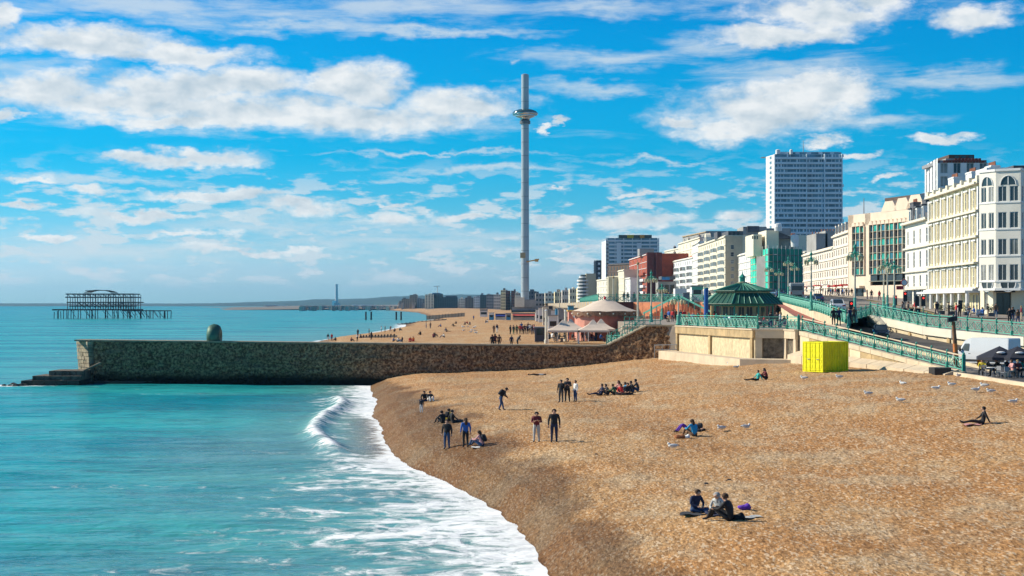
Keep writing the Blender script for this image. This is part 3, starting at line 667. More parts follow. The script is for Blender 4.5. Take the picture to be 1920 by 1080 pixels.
fr = [Vector((deckl(y)-.2, y, float(zr(deckl(y), y))-.02)) for y in (168, 200, 240, 278)]
railing('road_railing', fr, 1.3, 3.2, 'turquoise railing climbing beside the road behind the shelter')
railing('corner_railing', [Vector((33.2, 160.2, 7.55)), Vector((37.2, 178, 8.1)), Vector((42, 190, 8.6))], 1.2, 3, 'short turquoise railing at the road corner beside the lamp')
# bank walls
for a_, c_, zl, zh, mt_, nm_, lb_ in (((36, 170.2), (46.4, 280), 7.4, 10.3, m_grey, 'bank_wall', 'grey retaining wall under the climbing turquoise railing'),):
    n__ = 8
    bw = empty(nm_, (a_[0], a_[1], 7), lb_, 'wall')
    for k in range(n__):
        y0, y1 = 168+k*14, 168+(k+1)*14-.1
        MB().prism([(deckl(y0)-.35, y0), (deckl(y1)-.35, y1), (deckl(y1)+.1, y1), (deckl(y0)+.1, y0)], 4, [float(zr(deckl(y0), y0))-.03, float(zr(deckl(y1), y1))-.03]*1+[float(zr(deckl(y1), y1))-.03, float(zr(deckl(y0), y0))-.03]).build('wall_panel', m_render, bw)
m_or = M('orange_mural', (.88, .30, .14), .8, .25, .9)
sw = empty('mural_wall', (27, 280, 7.4), 'orange painted wall with stairs below the upper promenade', 'wall')
for k in range(8):
    x0 = 21.3+k*1.48; yv = 284.6-(x0-21.3)*.885
    MB().ob((x0, yv, 7.4), (1.45, -1.283, 0), (.25, .25, 0), (0, 0, 2.9)).build('wall_panel', m_or, sw)
MB().box(33.15, 273.8, 7.4, 44.5, 274.2, 10.3).build('wall_panel', M('brown_wall', (.14, .09, .085), .9), sw)
MB().box(15, 284.2, 7.0, 21.2, 285.3, 10.3).build('wall_panel', M('dark_red_wall', (.10, .03, .025), .9), sw)
stc = empty('staircase', (28, 277, 7.4), 'double turquoise railed stairs climbing the orange wall', 'stairs')
for sgn, xc in ((-1, 23.5), (1, 33.3)):
    for k in range(12):
        x0 = 28.3+sgn*(.5+k*.42); yv = 284.6-(x0-21.3)*.885-2.4; MB().box(min(x0, x0+sgn*.42), yv, 7.4, max(x0, x0+sgn*.42), yv+1.4, 10.3-k*.24).build('step', m_or if k % 2 else M('orange_step', (.6, .22, .12), .8), stc)
    MB().ob((28.3+sgn*.4, 284.6-(7+sgn*.4)*.885-2.6, 11.1), (sgn*5.2, -sgn*4.6, -2.9), (0, .12, 0), (0, 0, .32)).build('handrail', m_tq, stc)
    for k in range(6):
        x0 = 28.3+sgn*(.6+k*.95); yv = 284.6-(x0-21.3)*.885-2.6; MB().box(x0-.06, yv, 10.4-k*.53-.4, x0+.06, yv+.12, 11.2-k*.53).build('baluster', m_tq, stc)
upr = [Vector((15.2, 285.6, 10.42)), Vector((21.6, 285.2, 10.42)), Vector((33.2, 274.8, 10.36)), Vector((44, 274.8, 10.36))]
railing('upper_promenade_railing', upr, 1.25, 3.2, 'turquoise railing along the upper promenade over the orange wall')
lw = empty('arches_wall', (15, 283, 4), 'dark arched seafront wall behind the round stall', 'wall')
for k in range(64):
    y0 = 284+k*12; x0 = float(np.interp(y0, [283, 500, 900, 1500], [15, 20, 25, 20]))
    MB().box(x0-.4, y0, 4.3, x0+.3, y0+2.4, float(zr(x0, y0))-.05).build('pier', m_render, lw)
    MB().box(x0-.1, y0+2.4, 4.3, x0+.3, y0+12, 8.6).build('shopfront', M('arch_shop', (.06, .05, .05), .6, .5, .3), lw)
    MB().box(x0-.45, y0+2.4, 8.6, x0+.3, y0+12, float(zr(x0, y0+6))+.1).build('lintel', m_ochre if k % 2 else m_grey, lw)
railing('seafront_railing', [Vector((15.2, 286, 10.4)), Vector((20, 476, 10.4))], 1.25, 8, 'turquoise railing on top of the arches receding along the seafront', lattice=False)
# stair wing with green rails left of the terrace
sg = empty('stair_wing', (16.5, 190, 4.6), 'turquoise railed stair landing beside the top of the groyne', 'stairs')
for k in range(10):
    MB().box(11.8+k*.42, 194.6, 4.4, 12.2+k*.42, 198, 4.75+k*.27).build('step', m_conc, sg)
for z_ in (0, .45, .9):
    MB().ob((11.3, 194.4, 5.3+z_), (4.6, -.8, 2.5), (0, .08, 0), (0, 0, .07)).build('rail', m_tq, sg)
    MB().ob((13.6, 196.6, 7.5+z_), (4.6, 0, 0), (0, .08, 0), (0, 0, .07)).build('rail', m_tq, sg)
for k in range(8):
    MB().box(11.3+k*.62, 194.5-k*.11, 5.0+k*.33, 11.38+k*.62, 194.6-k*.11, 6.3+k*.34).build('post', m_tqd, sg)
    MB().box(13.6+k*.62, 196.6, 6.4, 13.68+k*.62, 196.7, 8.5).build('post', m_tq, sg)
MB().box(13.4, 196, 6.9, 18.4, 199, 7.3).build('landing', m_conc, sg)
# ------------------------------------------------------------------ yellow container
yc = empty('yellow_container', (0, 0, 0), 'bright yellow corrugated shipping container standing on the shingle', 'container')
m_y = M('yellow_steel', (.78, .74, .001), .8, .12, 1.5, 0, stain=.35); m_yd = M('yellow_door', (.82, .78, .001), .8, .04, 1.5)
W_, L_, H_ = 2.44, 2.95, 2.55
def corr(x0, x1, y, z0, z1, n, dep, ax):
    mb = MB(); vs = []; pts_ = []
    for k in range(n):
        u = x0+(x1-x0)*k/n; s_ = (x1-x0)/n
        pts_ += [(u, 0), (u+s_*.3, 0), (u+s_*.45, dep), (u+s_*.85, dep)]
    pts_.append((x1, 0))
    for (u, dd) in pts_:
        q_ = (u, y+dd) if ax == 'x' else (y+dd, u)
        vs += [(q_[0], q_[1], z0), (q_[0], q_[1], z1)]
    mb.add(vs, [(2*i, 2*i+2, 2*i+3, 2*i+1) for i in range(len(pts_)-1)]); return mb
corr(.1, L_-.1, .03, .14, H_-.1, 10, .06, 'x').build('side_panel', m_y, yc)
corr(.1, L_-.1, W_-.03, .14, H_-.1, 10, -.06, 'x').build('side_panel', m_y, yc)
corr(.1, W_-.1, L_-.03, .14, H_-.1, 8, -.06, 'y').build('end_panel', m_y, yc)
MB().box(.03, .03, H_-.08, L_-.03, W_-.03, H_-.03).build('roof_panel', m_y, yc)
for x_ in (0, L_-.12):
    for y_ in (0, W_-.12): MB().box(x_, y_, 0, x_+.12, y_+.12, H_).build('corner_post', m_y, yc)
for z_ in (0, H_-.12):
    for y_ in (0, W_-.1): MB().box(.12, y_, z_, L_-.12, y_+.1, z_+.12).build('rail', m_y, yc)
    for x_ in (0, L_-.1): MB().box(x_, .12, z_, x_+.1, W_-.12, z_+.12).build('rail', m_y, yc)
for k in range(2):
    y0 = .13+k*1.1
    dr = MB().box(.02, y0, .14, .07, y0+1.07, H_-.14).build('door', m_yd, yc)
    for z_ in (.5, .95, 1.4, 1.85, 2.2): MB().box(-.0, y0+.06, z_-.16, .02, y0+1.0, z_+.1).build('door_rib', m_yd, dr)
    for dy in (.3, .78): MB().tube((-.03, y0+dy, .1), (-.03, y0+dy, H_-.08), .022, .022, 6).build('lock_bar', m_yd, dr)
    MB().box(-.07, y0+.25, 1.05, -.03, y0+.6, 1.1).build('handle', m_lead, dr)
cz = hit(1558, 693)
yc.rotation_euler.z = R(33); yc.location = (X_(1536, 137.2), 135.6, cz.z-.05)
# ------------------------------------------------------------------ shelter with green roof
kx, ky = X_(1392, 197), 197.0
ks_ = empty('seafront_shelter', (kx, ky, TZ), 'octagonal seafront shelter with two tier dark green roof', 'shelter')
m_grn = M('green_roof_sheet', (.016, .085, .052), .45, .25, 1.2, 0); m_rib = M('green_roof_rib', (.05, .25, .17), .45, .1)
m_cr = M('shelter_cream', (.42, .37, .22), .8, .12, 1)
def octa(r, z, rot=22.5): return [Vector((kx+r*math.cos(R(rot+45*i)), ky+r*math.sin(R(rot+45*i)), z)) for i in range(8)]
tiers = [(4.95, 10.05, 3.4, 11.3), (3.6, 11.6, .45, 12.5)]
for (r0, z0, r1, z1) in tiers:
    a_, c_ = octa(r0, z0), octa(r1, z1)
    for i in range(8):
        j = (i+1) % 8
        MB().add([a_[i], a_[j], c_[j], c_[i], a_[i]-Vector((0,0,.14)), a_[j]-Vector((0,0,.14)), c_[j]-Vector((0,0,.14)), c_[i]-Vector((0,0,.14))], [(0,1,2,3),(4,7,6,5),(0,4,5,1),(3,2,6,7),(0,3,7,4),(1,5,6,2)]).build('roof_panel', m_grn, ks_)
        mb = MB()
        for k in range(5):
            t_ = k/5; mb.tube(a_[i].lerp(a_[j], t_)+Vector((0,0,.03)), c_[i].lerp(c_[j], t_)+Vector((0,0,.03)), .05 if k else .08, None, 4)
        mb.build('roof_rib', m_rib, ks_)
        MB().tube(a_[i]-Vector((0,0,.05)), a_[j]-Vector((0,0,.05)), .09, .09, 5).build('gutter', m_grn, ks_)
a_, c_ = octa(3.35, 11.2), octa(3.35, 11.65)
for i in range(8):
    j = (i+1) % 8; MB().add([a_[i], a_[j], c_[j], c_[i]], [(0,1,2,3)]).build('clerestory', m_cr, ks_)
MB().lathe([(.48, 12.42), (.6, 12.5), (.6, 12.66), (.35, 12.7)], (kx, ky, 0), 8).build('lantern_base', m_cr, ks_)
ln = MB().lathe([(.34, 12.7), (.36, 13.2), (.46, 13.24), (.12, 13.6), (.05, 13.75), (.02, 14.0)], (kx, ky, 0), 8).build('lantern', m_tqd, ks_)
a_ = octa(3.75, TZ)
for i in range(8):
    MB().tube(a_[i], a_[i]+Vector((0,0,2.62)), .11, .09, 8).build('column', m_tqd, ks_)
    j = (i+1) % 8; mid = (a_[i]+a_[j])/2
    MB().ob(a_[i]+Vector((0,0,2.3)), a_[j]-a_[i], (0,0,.3), ((mid-Vector((kx, ky, TZ))).normalized()*.08)).build('fascia', m_tqd, ks_)
b8 = octa(2.9, TZ+.02)
m_doorg = M('shelter_opening', (.03, .035, .03), .4, .3)
for i in range(8):
    j = (i+1) % 8; u_ = b8[j]-b8[i]; n__ = ((b8[i]+b8[j])/2-Vector((kx, ky, TZ+.02))).normalized()
    MB().ob(b8[i], u_, -n__*.2, (0,0,2.55)).build('wall_panel', m_cr, ks_)
    for t_ in (.12, .56):
        fr_ = MB().ob(b8[i]+u_*t_+n__*.03+Vector((0,0,.55)), u_*.30, -n__*.05, (0,0,1.6)).build('window', m_doorg if i % 3 else m_glass, ks_)
        MB().ob(b8[i]+u_*(t_+.14)+n__*.05+Vector((0,0,.55)), u_*.02, -n__*.04, (0,0,1.6)).build('mullion', m_cr, fr_)
# ------------------------------------------------------------------ observation tower
tx, ty = X_(984.5, 1100), 1100.0
tb = Z_(588, ty)
ot = empty('observation_tower', (tx, ty, tb), 'very tall slender steel observation tower with ring shaped viewing pod', 'tower')
m_st = M('brushed_steel', (.40, .43, .45), .45, .06, .05, 0, metal=.2)
topz = Z_(140, ty)
nseg = 17; zz = tb+18
for k in range(nseg):
    z0 = tb+6+(topz-tb-6)*k/nseg; z1 = tb+6+(topz-tb-6)*(k+1)/nseg
    r_ = 2.75-.25*k/nseg
    MB().tube((tx, ty, z0+.12), (tx, ty, z1-.12), r_, r_, 24).build('tube_can', m_st, ot, smooth=False)
    MB().tube((tx, ty, z0-.12), (tx, ty, z0+.12), r_*.97, r_*.97, 20).build('joint_flange', M('dark_steel', (.12, .13, .14), .6), ot)
MB().lathe([(2.3, topz-.3), (2.2, topz+.1), (1.1, topz+.5)], (tx, ty, 0), 16).build('cap', m_lead, ot)
pz = Z_(213, ty)
m_pod = M('pod_glass', (.05, .10, .10), .12, .3, .3); m_podm = M('pod_mirror', (.55, .58, .58), .15, .2, .3, metal=.9)
MB().lathe([(2.9, 2.9), (5.0, 2.6), (7.6, 1.5), (8.7, .3)], (tx, ty, pz), 36).build('pod_roof', m_pod, ot, smooth=True)
MB().lathe([(8.7, .3), (8.75, -.2), (8.0, -1.3)], (tx, ty, pz), 36).build('pod_windows', m_podm, ot, smooth=True)
MB().lathe([(8.0, -1.3), (5.5, -2.5), (3.2, -3.4), (3.0, -5.2)], (tx, ty, pz), 36).build('pod_underside', m_podm, ot, smooth=True)
for k in range(24):
    t_ = 2*math.pi*k/24; MB().tube((tx+8.72*math.cos(t_), ty+8.72*math.sin(t_), pz+.3), (tx+8.0*math.cos(t_), ty+8.0*math.sin(t_), pz-1.35), .09, .09, 4).build('pod_frame', m_lead, ot)
MB().lathe([(3.6, -7), (3.6, -5.0), (2.9, -4.8)], (tx, ty, pz), 20).build('counter_ring', M('dark_steel', (.12, .13, .14), .6), ot)
bb = MB().box(tx-9, ty-8, tb-3, tx+12, ty+8, tb+4.5).build('base_building', m_lead, ot)
MB().box(tx-7, ty-9.2, tb+4.5, tx-.5, ty+6, tb+11).build('base_wall', m_cream, bb); MB().box(tx-.4, ty-9, tb+4.5, tx+7, ty+6, tb+9.5).build('base_wall', m_grey, bb)
MB().box(tx-9.3, ty-9, tb+.5, tx+12.3, ty-8.05, tb+2.2).build('window_band', m_glass, bb)
wk = empty('work_cradle', (tx+2.6, ty-2.6, Z_(490, ty)), 'orange maintenance arm fixed low on the observation tower', 'work platform')
MB().ob((tx+1, ty-3, Z_(492, ty)), (8.5, 0, 1.6), (0, 1, 0), (0, 0, .8)).build('arm', M('orange_paint', (.75, .33, .04), .5), wk)
MB().box(tx+6.6, ty-3.6, Z_(492, ty)+.4, tx+9, ty-1.6, Z_(492, ty)+2.3).build('basket', M('orange_paint', (.75, .33, .04), .5), wk)
MB().box(tx-3.3, ty-3.2, Z_(484, ty), tx+.2, ty-2.4, Z_(474, ty)).build('bracket', m_ochre, wk)
# ------------------------------------------------------------------ ruined pier
m_rust = M('rusted_iron', (.035, .028, .028), .85, .4, .3)
rx0, rx1, ry_ = X_(100, 1120), X_(322, 1120), 1120.0
rpier = empty('ruined_pier', ((rx0+rx1)/2, ry_, 0), 'rusted skeleton of a ruined pier pavilion standing in the sea', 'pier')
PX = lambda px: X_(px, ry_); PZ = lambda py: Z_(py, ry_)
random.seed(5)
for k in range(46):
    x = PX(101+k*4.9+random.uniform(-1, 1)); y = ry_+random.choice((-9, -4, 0, 5, 10))
    zt = PZ(np.interp(101+k*4.9, [100, 128, 290, 320], [585, 580, 581, 583]))
    MB().tube((x, y, -1.5), (x+random.uniform(-.3, .3), y, zt), .30, .26, 5).build('pile', m_rust, rpier)
for k in range(26):
    a_ = 110+random.random()*190; mbx = a_+random.uniform(5, 12)
    MB().tube((PX(a_), ry_-5, PZ(582)), (PX(mbx), ry_-5, PZ(595)), .16, .16, 4).build('brace', m_rust, rpier)
def rect_ring(x0, x1, y0, y1, z, r, nm):
    for a_, c_ in (((x0, y0), (x1, y0)), ((x1, y0), (x1, y1)), ((x1, y1), (x0, y1)), ((x0, y1), (x0, y0))):
        MB().ob((a_[0], a_[1], z), (c_[0]-a_[0], c_[1]-a_[1], 0), (0 if a_[1] != c_[1] else 0, .4, 0) if a_[1] == c_[1] else (.4, 0, 0), (0, 0, r)).build(nm, m_rust, rpier)
MB().box(PX(106), ry_-11, PZ(582), PX(262), ry_+11, PZ(579.5)).build('deck', m_rust, rpier)
MB().box(PX(232), ry_-6, PZ(583.5), PX(318), ry_+6, PZ(581.8)).build('deck', m_rust, rpier)
xl, xr = PX(133), PX(263)
for z_, x0, x1 in ((PZ(568), xl, xr), (PZ(558.5), PX(130), PX(258)), (PZ(552.5), PX(131), PX(256)), (PZ(575), PX(138), PX(250))):
    for dy in (-10, 0, 10): MB().box(x0, ry_+dy-.2, z_, x1, ry_+dy+.2, z_+.75).build('beam', m_rust, rpier)
    for t_ in (0, .33, .66, 1): MB().box(x0+(x1-x0)*t_-.2, ry_-10, z_, x0+(x1-x0)*t_+.2, ry_+10, z_+.6).build('beam', m_rust, rpier)
for k in range(27):
    x = PX(134+k*4.75)
    for dy in (-10, 10):
        MB().tube((x, ry_+dy, PZ(580)), (x+random.uniform(-.3, .3), ry_+dy, PZ(552+random.choice((0, 0, 1, 6)))), .26, .22, 4).build('column', m_rust, rpier)
    if k % 2 == 0 and k < 26:
        MB().tube((x, ry_-10, PZ(552)), (x+2.5, ry_-10, PZ(558)), .22, .22, 4).build('brace', m_rust, rpier); MB().tube((x+2.5, ry_+10, PZ(568)), (x, ry_+10, PZ(575)), .14, .14, 4).build('brace', m_rust, rpier)
for k in range(7):
    y = ry_-9+3*k; pts_ = [(PX(161+ (218-161)*t_), PZ(553-9*math.sin(math.pi*min(1, max(0, t_)))**.45)) for t_ in [i/12 for i in range(13)]]
    mb = MB()
    for (x0, z0), (x1, z1) in zip(pts_[:-1], pts_[1:]): mb.tube((x0, y, z0), (x1, y, z1), .15, .15, 4)
    mb.build('roof_arch', m_rust, rpier)
MB().box(PX(166), ry_-9, PZ(545.4), PX(213), ry_-8.7, PZ(544.4)).build('ridge', m_rust, rpier)
for k in range(10): MB().tube((PX(150+k*9), ry_+random.uniform(-8, 8), PZ(568)), (PX(158+k*9), ry_+random.uniform(-8, 8), PZ(577)), .3, .2, 4).build('fallen_girder', m_rust, rpier)
for i, (px_, py_) in enumerate(((686, 599.5), (696, 599.5), (743, 599.5), (752, 600))):
    D = H*F/(py_-570); x = X_(px_, D)
    MB().lathe([(.62, -1.5), (.62, 0.2), (.55, .3), (.52, Z_(584.5, D)-.3), (.7, Z_(584.5, D)-.2), (.7, Z_(584.5, D))], (x, D, 0), 10).build('iron_column', m_rust, None, label=['black iron column in the sea, leftmost of the four', 'black iron column in the sea, second of the left pair', 'black iron column in the sea, left one of the pair nearer the shore', 'black iron column in the sea, rightmost of the four'][i], cat='column', group='old pier columns standing in the sea')
# ------------------------------------------------------------------ buildings
WINC = {}
def win_mesh(w, h, style, fm, gm):
    key = (round(w, 2), round(h, 2), style, fm.name, gm.name)
    if key in WINC: return WINC[key]
    f = .07; mb = MB()
    mb.box(0, 0, 0, w, .07, f); mb.box(0, 0, h-f, w, .07, h); mb.box(0, 0, f, f, .07, h-f); mb.box(w-f, 0, f, w, .07, h-f)
    if style == 'sash': mb.box(f, .01, h*.5-.03, w-f, .06, h*.5+.03)
    if style == 'cross': mb.box(f, .01, h*.62-.03, w-f, .06, h*.62+.03); mb.box(w/2-.03, .01, f, w/2+.03, .06, h-f)
    if style == 'mull': mb.box(w/2-.03, .01, f, w/2+.03, .06, h-f)
    a = mb.mesh('window', fm)
    mb = MB(); mb.add([(f, .05, f), (w-f, .05, f), (w-f, .05, h-f), (f, .05, h-f)], [(0, 1, 2, 3)]); c = mb.mesh('pane', gm)
    WINC[key] = (a, c); return WINC[key]
m_cur = M('curtained_glass', (.30, .29, .26), .2, .35, .7); GL = [m_glass, m_glass, m_glass2, m_glass, m_cur]
def facade(root, P0, P1, z0, z1, us, vs, wallm, reveal=.22, style='sash', frame=None, parts=True, glass=None, name='wall', sill=None, surround=None, winname='window'):
    """Wall from P0 to P1 (seen from outside, left to right) with real openings.  us: [(centre u, width)], vs: [(bottom z, height)]"""
    P0, P1 = Vector((P0[0], P0[1], 0)), Vector((P1[0], P1[1], 0)); d = P1-P0; L = d.length; u = d/L; inn = Vector((-u.y, u.x, 0))
    frame = frame or m_white
    U_ = sorted(set([0, L]+[a-w/2 for a, w in us]+[a+w/2 for a, w in us])); V_ = sorted(set([z0, z1]+[v for v, h in vs]+[v+h for v, h in vs]))
    W_ = lambda a, z, k=0.: P0+u*a+inn*k+Vector((0, 0, z))
    mb = MB(); 
    def isopen(a, z): return any(abs(a-c) < w/2 for c, w in us) and any(v < z < v+h for v, h in vs)
    for i in range(len(U_)-1):
        j = 0
        while j < len(V_)-1:
            am = (U_[i]+U_[i+1])/2
            if isopen(am, (V_[j]+V_[j+1])/2): j += 1; continue
            k = j
            while k+1 < len(V_)-1 and not isopen(am, (V_[k+1]+V_[k+2])/2): k += 1
            mb.add([W_(U_[i], V_[j]), W_(U_[i+1], V_[j]), W_(U_[i+1], V_[k+1]), W_(U_[i], V_[k+1])], [(0, 1, 2, 3)]); j = k+1
    for c, w in us:
        for v, h in vs:
            a, e = c-w/2, c+w/2
            mb.add([W_(a, v), W_(e, v), W_(e, v, reveal), W_(a, v, reveal)], [(0, 1, 2, 3)]); mb.add([W_(a, v+h), W_(e, v+h), W_(e, v+h, reveal), W_(a, v+h, reveal)], [(3, 2, 1, 0)])
            mb.add([W_(a, v), W_(a, v, reveal), W_(a, v+h, reveal), W_(a, v+h)], [(0, 1, 2, 3)]); mb.add([W_(e, v), W_(e, v, reveal), W_(e, v+h, reveal), W_(e, v+h)], [(3, 2, 1, 0)])
    mb.build(name, wallm, root)
    rz = math.atan2(u.y, u.x)
    if parts:
        for v, h in vs:
            for c, w in us:
                g = glass or random.choice(GL); a, p_ = win_mesh(w, h, style, frame, g)
                o = place(winname, a, root, W_(c-w/2, v, reveal-.05), rz)
                q = bpy.data.objects.new('pane', p_); COL.objects.link(q); q.parent = o
    else:
        mb = MB()
        for v, h in vs:
            for c, w in us: mb.add([W_(c-w/2, v, reveal), W_(c+w/2, v, reveal), W_(c+w/2, v+h, reveal), W_(c-w/2, v+h, reveal)], [(0, 1, 2, 3)])
        mb.build(winname, glass or m_glass, root, kind='stuff')
    if sill:
        for v, h in vs:
            mb = MB()
            for c, w in us: mb.ob(W_(c-w/2-.1, v-.14, -.12), u*(w+.2), inn*.14, (0, 0, .13))
            mb.build('sills', sill, root, kind='stuff')
    if surround:
        for v, h in vs:
            mb = MB()
            for c, w in us:
                mb.ob(W_(c-w/2-.22, v+h+.02, -.14), u*(w+.44), inn*.16, (0, 0, .24))
            mb.build('window_heads', surround, root, kind='stuff')
    return W_, u, inn, L
def shell(root, P0, P1, depth, z0, z1, wallm, roofm, near_wall=True, parapet=.6, d2=None):
    """side, back and roof of a block whose front is P0-P1"""
    P0, P1 = Vector((P0[0], P0[1], 0)), Vector((P1[0], P1[1], 0)); u = (P1-P0).normalized(); inn = Vector((-u.y, u.x, 0)); Z = Vector((0,0,1))
    A, Bq, Cq, D = P0, P1, P1+inn*depth, P0+inn*depth
    mb = MB(); mb.add([A+Z*(z1-parapet), Bq+Z*(z1-parapet), Cq+Z*(z1-parapet), D+Z*(z1-parapet)], [(0,1,2,3)]); mb.build('roof', roofm, root)
    mb = MB()
    if near_wall: mb.ob(Bq+Z*z0, inn*depth, -u*.35, Z*(z1-z0))
    mb.ob(A+Z*z0, inn*depth, u*.35, Z*(z1-z0)); mb.ob(D+Z*z0, u*(P1-P0).length, -inn*.35, Z*(z1-z0))
    mb.build('side_wall', wallm, root)
    MB().ob(A+inn*.02+Z*(z1-parapet), u*(P1-P0).length, inn*.3, Z*parapet).build('parapet_back', wallm, root)
def even(L, n, w, m=.0): return [(m+(L-2*m)*(k+.5)/n, w) for k in range(n)]
def band(root, W_, L, u, inn, z, h, out, mat, name='cornice', a=0., e=None):
    MB().ob(W_(a, z, -out), u*((L if e is None else e)-a), inn*(out-.003), (0, 0, h)).build(name, mat, root)
def chimney(root, x, y, z, w, l, h, mat, pots=3):
    c = MB().box(x-w/2, y-l/2, z-1.5, x+w/2, y+l/2, z+h).build('chimney', mat, root); MB().box(x-w/2-.08, y-l/2-.08, z+h-.25, x+w/2+.08, y+l/2+.08, z+h-.1).build('chimney_cap', mat, c)
    for k in range(pots): MB().tube((x, y-l/2+l*(k+.5)/pots, z+h), (x, y-l/2+l*(k+.5)/pots, z+h+.55), .14, .11, 8).build('chimney_pot', M('terracotta', (.40, .15, .08), .8), c)
def pt(px, D): return (X_(px, D), D)
def bz(x, y): return float(zr(x, y))-.3
m_warm = M('warm_white_stucco', (.82, .74, .56), .7, .05, .4, 0, stain=.12)
m_pinkw = M('pinkish_white_stucco', (.82, .70, .57), .7, .06, .4, 0, stain=.18)
m_yell = M('pale_yellow_panel', (.84, .72, .43), .7, .06, .6)
# --- corner hotel with canted bay (far right)
A0, A1, A2, A3 = (X_(1836, 209), 209), (X_(1867, 206.3), 206.3), (X_(1914, 204.5), 204.5), (X_(1934, 209), 209)
hz0, hz1 = 8.0, Z_(322, 207)
m_bay = M('creamy_white_render', (.82, .77, .66), .7, .05, .4, 0, stain=.1)
rb = empty('bay_hotel', (63, 206, hz0), 'tall white corner hotel with canted glazed bay and half round attic windows', 'hotel')
fl = [Z_(y, 206) for y in (378, 428, 478, 526)]      # window bottoms, storeys from the top
vs_ = [(z, 2.05 if k else 1.95) for k, z in enumerate(fl)]
for (pa, pb_, n_, w_) in ((A0, A1, 2, .95), (A1, A2, 2, 1.1), (A2, A3, 3, .9)):
    L_ = math.dist(pa, pb_); us = even(L_, n_, w_, .12)
    W_, u_, i_, L_ = facade(rb, pa, pb_, Z_(541, 206), hz1-1.9, us, vs_, m_bay, .1, 'mull', m_white)
    # attic: half round dark windows, and half round lights under the bay
    for up_, zc in ((1, hz1-1.75), (-1, Z_(530, 206))):
        ncount = 1
        for k in range(ncount):
            c_ = L_*(k+.5)/ncount; r_ = min(1.0, L_*.36)
            mb = MB(); pts_ = [W_(c_+r_*math.cos(t_), zc+up_*1.15*math.sin(t_), -.02) for t_ in [math.pi*i/10 for i in range(11)]]
            mb.add(pts_, [tuple(range(11)) if up_ > 0 else tuple(range(11))[::-1]])
            aw = mb.build('arched_window', m_glass, rb)
            mb = MB(); mb.ob(W_(c_-.06, min(zc, zc+up_*1.15), -.06), u_*.12, i_*.05, (0, 0, 1.15)); 
            for i in range(10):
                mb.tube(pts_[i]-i_*.04, pts_[i+1]-i_*.04, .07, .07, 4, False)
            mb.build('frame', m_white, aw)
    MB().ob(W_(0, hz1-1.9), u_*L_, i_*.3, (0, 0, 1.9)).build('attic_wall', m_bay, rb)
    for z_ in (hz1-.02, Z_(541, 206)-.25): band(rb, W_, L_, u_, i_, z_, .3, .15, m_white)
    for z_ in fl: band(rb, W_, L_, u_, i_, z_-.2, .16, .08, m_white, 'string_course')
poly = [A0, A1, A2, A3, (78, 213), (76, 224), (66, 222)]
MB().prism([(p_[0]+.35*(65-p_[0])*0, p_[1]+.3) for p_ in poly], hz1-.5, hz1-.3).build('roof', m_lead, rb)
MB().prism([(p_[0]*1.0+(.0), p_[1]+.25) for p_ in poly], Z_(541, 206)-.2, Z_(541, 206)+.02).build('bay_soffit', m_white, rb)
MB().box(66.2, 214, hz1-.3, 73, 219, hz1+1.4).build('roof_house', m_slate, rb); MB().box(62.2, 212.5, hz1-.3, 65.5, 217.5, hz1+1.0).build('roof_house', m_white, rb)
# recessed ground floor
G0, G1, G2 = (X_(1838, 213), 213), (X_(1862, 209.5), 209.5), (X_(1925, 209), 209)
gz = 8.15
facade(rb, G0, G1, gz-.6, Z_(541, 206)-.2, [(1.6, 1.1)], [(gz+1, 2.4)], m_warm, .2, 'mull', m_white)
W_, u_, i_, L_ = facade(rb, G1, G2, gz-.6, Z_(541, 206)-.2, [(1.35, 1.9)], [(gz, 3.3)], m_warm, .6, 'mull', m_black, True, m_glass, winname='entrance_door')
MB().ob(W_(.2, gz+3.35, -1.1), u_*2.4, i_*1.1, (0, 0, .35)).build('door_canopy', m_black, rb)
# --- pale yellow hotel with white pilasters
Y0, Y1 = pt(1742, 247), pt(1836, 214.5)
yh = empty('yellow_hotel', (Y1[0], Y1[1], 8.3), 'cream and pale yellow hotel with white pilasters next to the glazed corner hotel', 'hotel')
z1 = Z_(331, 214.5); zb = 8.2; L_ = math.dist(Y0, Y1); nb = 7
rows = [(z1-4.0, 2.3), (z1-7.4, 2.3), (z1-10.9, 2.35), (z1-14.3, 2.3)]
us = []
for k in range(nb): c_ = L_*(k+.5)/nb; us += [(c_-.95, 1.1), (c_+.95, 1.1)]
W_, u_, i_, L_ = facade(yh, Y0, Y1, zb-1, z1-.9, us, rows+[(zb+.5, 2.6)], m_yell, .09, 'sash', m_white)
shell(yh, Y0, Y1, 16, zb-1, z1-.9, m_warm, m_lead, True, .5)
for k in range(nb+1):
    x_ = min(L_-.5, max(0, L_*k/nb-.4))
    for j, (v_, h_) in enumerate(rows):
        MB().ob(W_(x_, v_-.35, -.22), u_*.7, i_*.2, (0, 0, h_+.75)).build('pilaster', m_white, yh)
    MB().ob(W_(x_-.0, z1-.9, -.4), u_*.9, i_*.8, (0, 0, 1.05)).build('parapet_pier', m_warm, yh)
for k in range(nb):
    c_ = L_*(k+.5)/nb
    for j, (v_, h_) in enumerate(rows):
        MB().ob(W_(c_-.16, v_-.2, -.14), u_*.32, i_*.12, (0, 0, h_+.4)).build('mullion_pier', m_warm, yh)
        MB().ob(W_(c_-1.2, v_+h_+.06, -.3), u_*2.4, i_*.28, (0, 0, .22)).build('window_head', m_white, yh)
    MB().ob(W_(c_-1.3, z1-.9, -.15), u_*2.6, i_*.3, (0, 0, .75)).build('parapet', m_warm, yh)
for j, (v_, h_) in enumerate(rows): band(yh, W_, L_, u_, i_, v_-.62, .28, .75 if j == 2 else .5, m_cream)
band(yh, W_, L_, u_, i_, z1-.95, .3, .7, m_cream); band(yh, W_, L_, u_, i_, rows[-1][0]-.9, .4, .9, m_white)
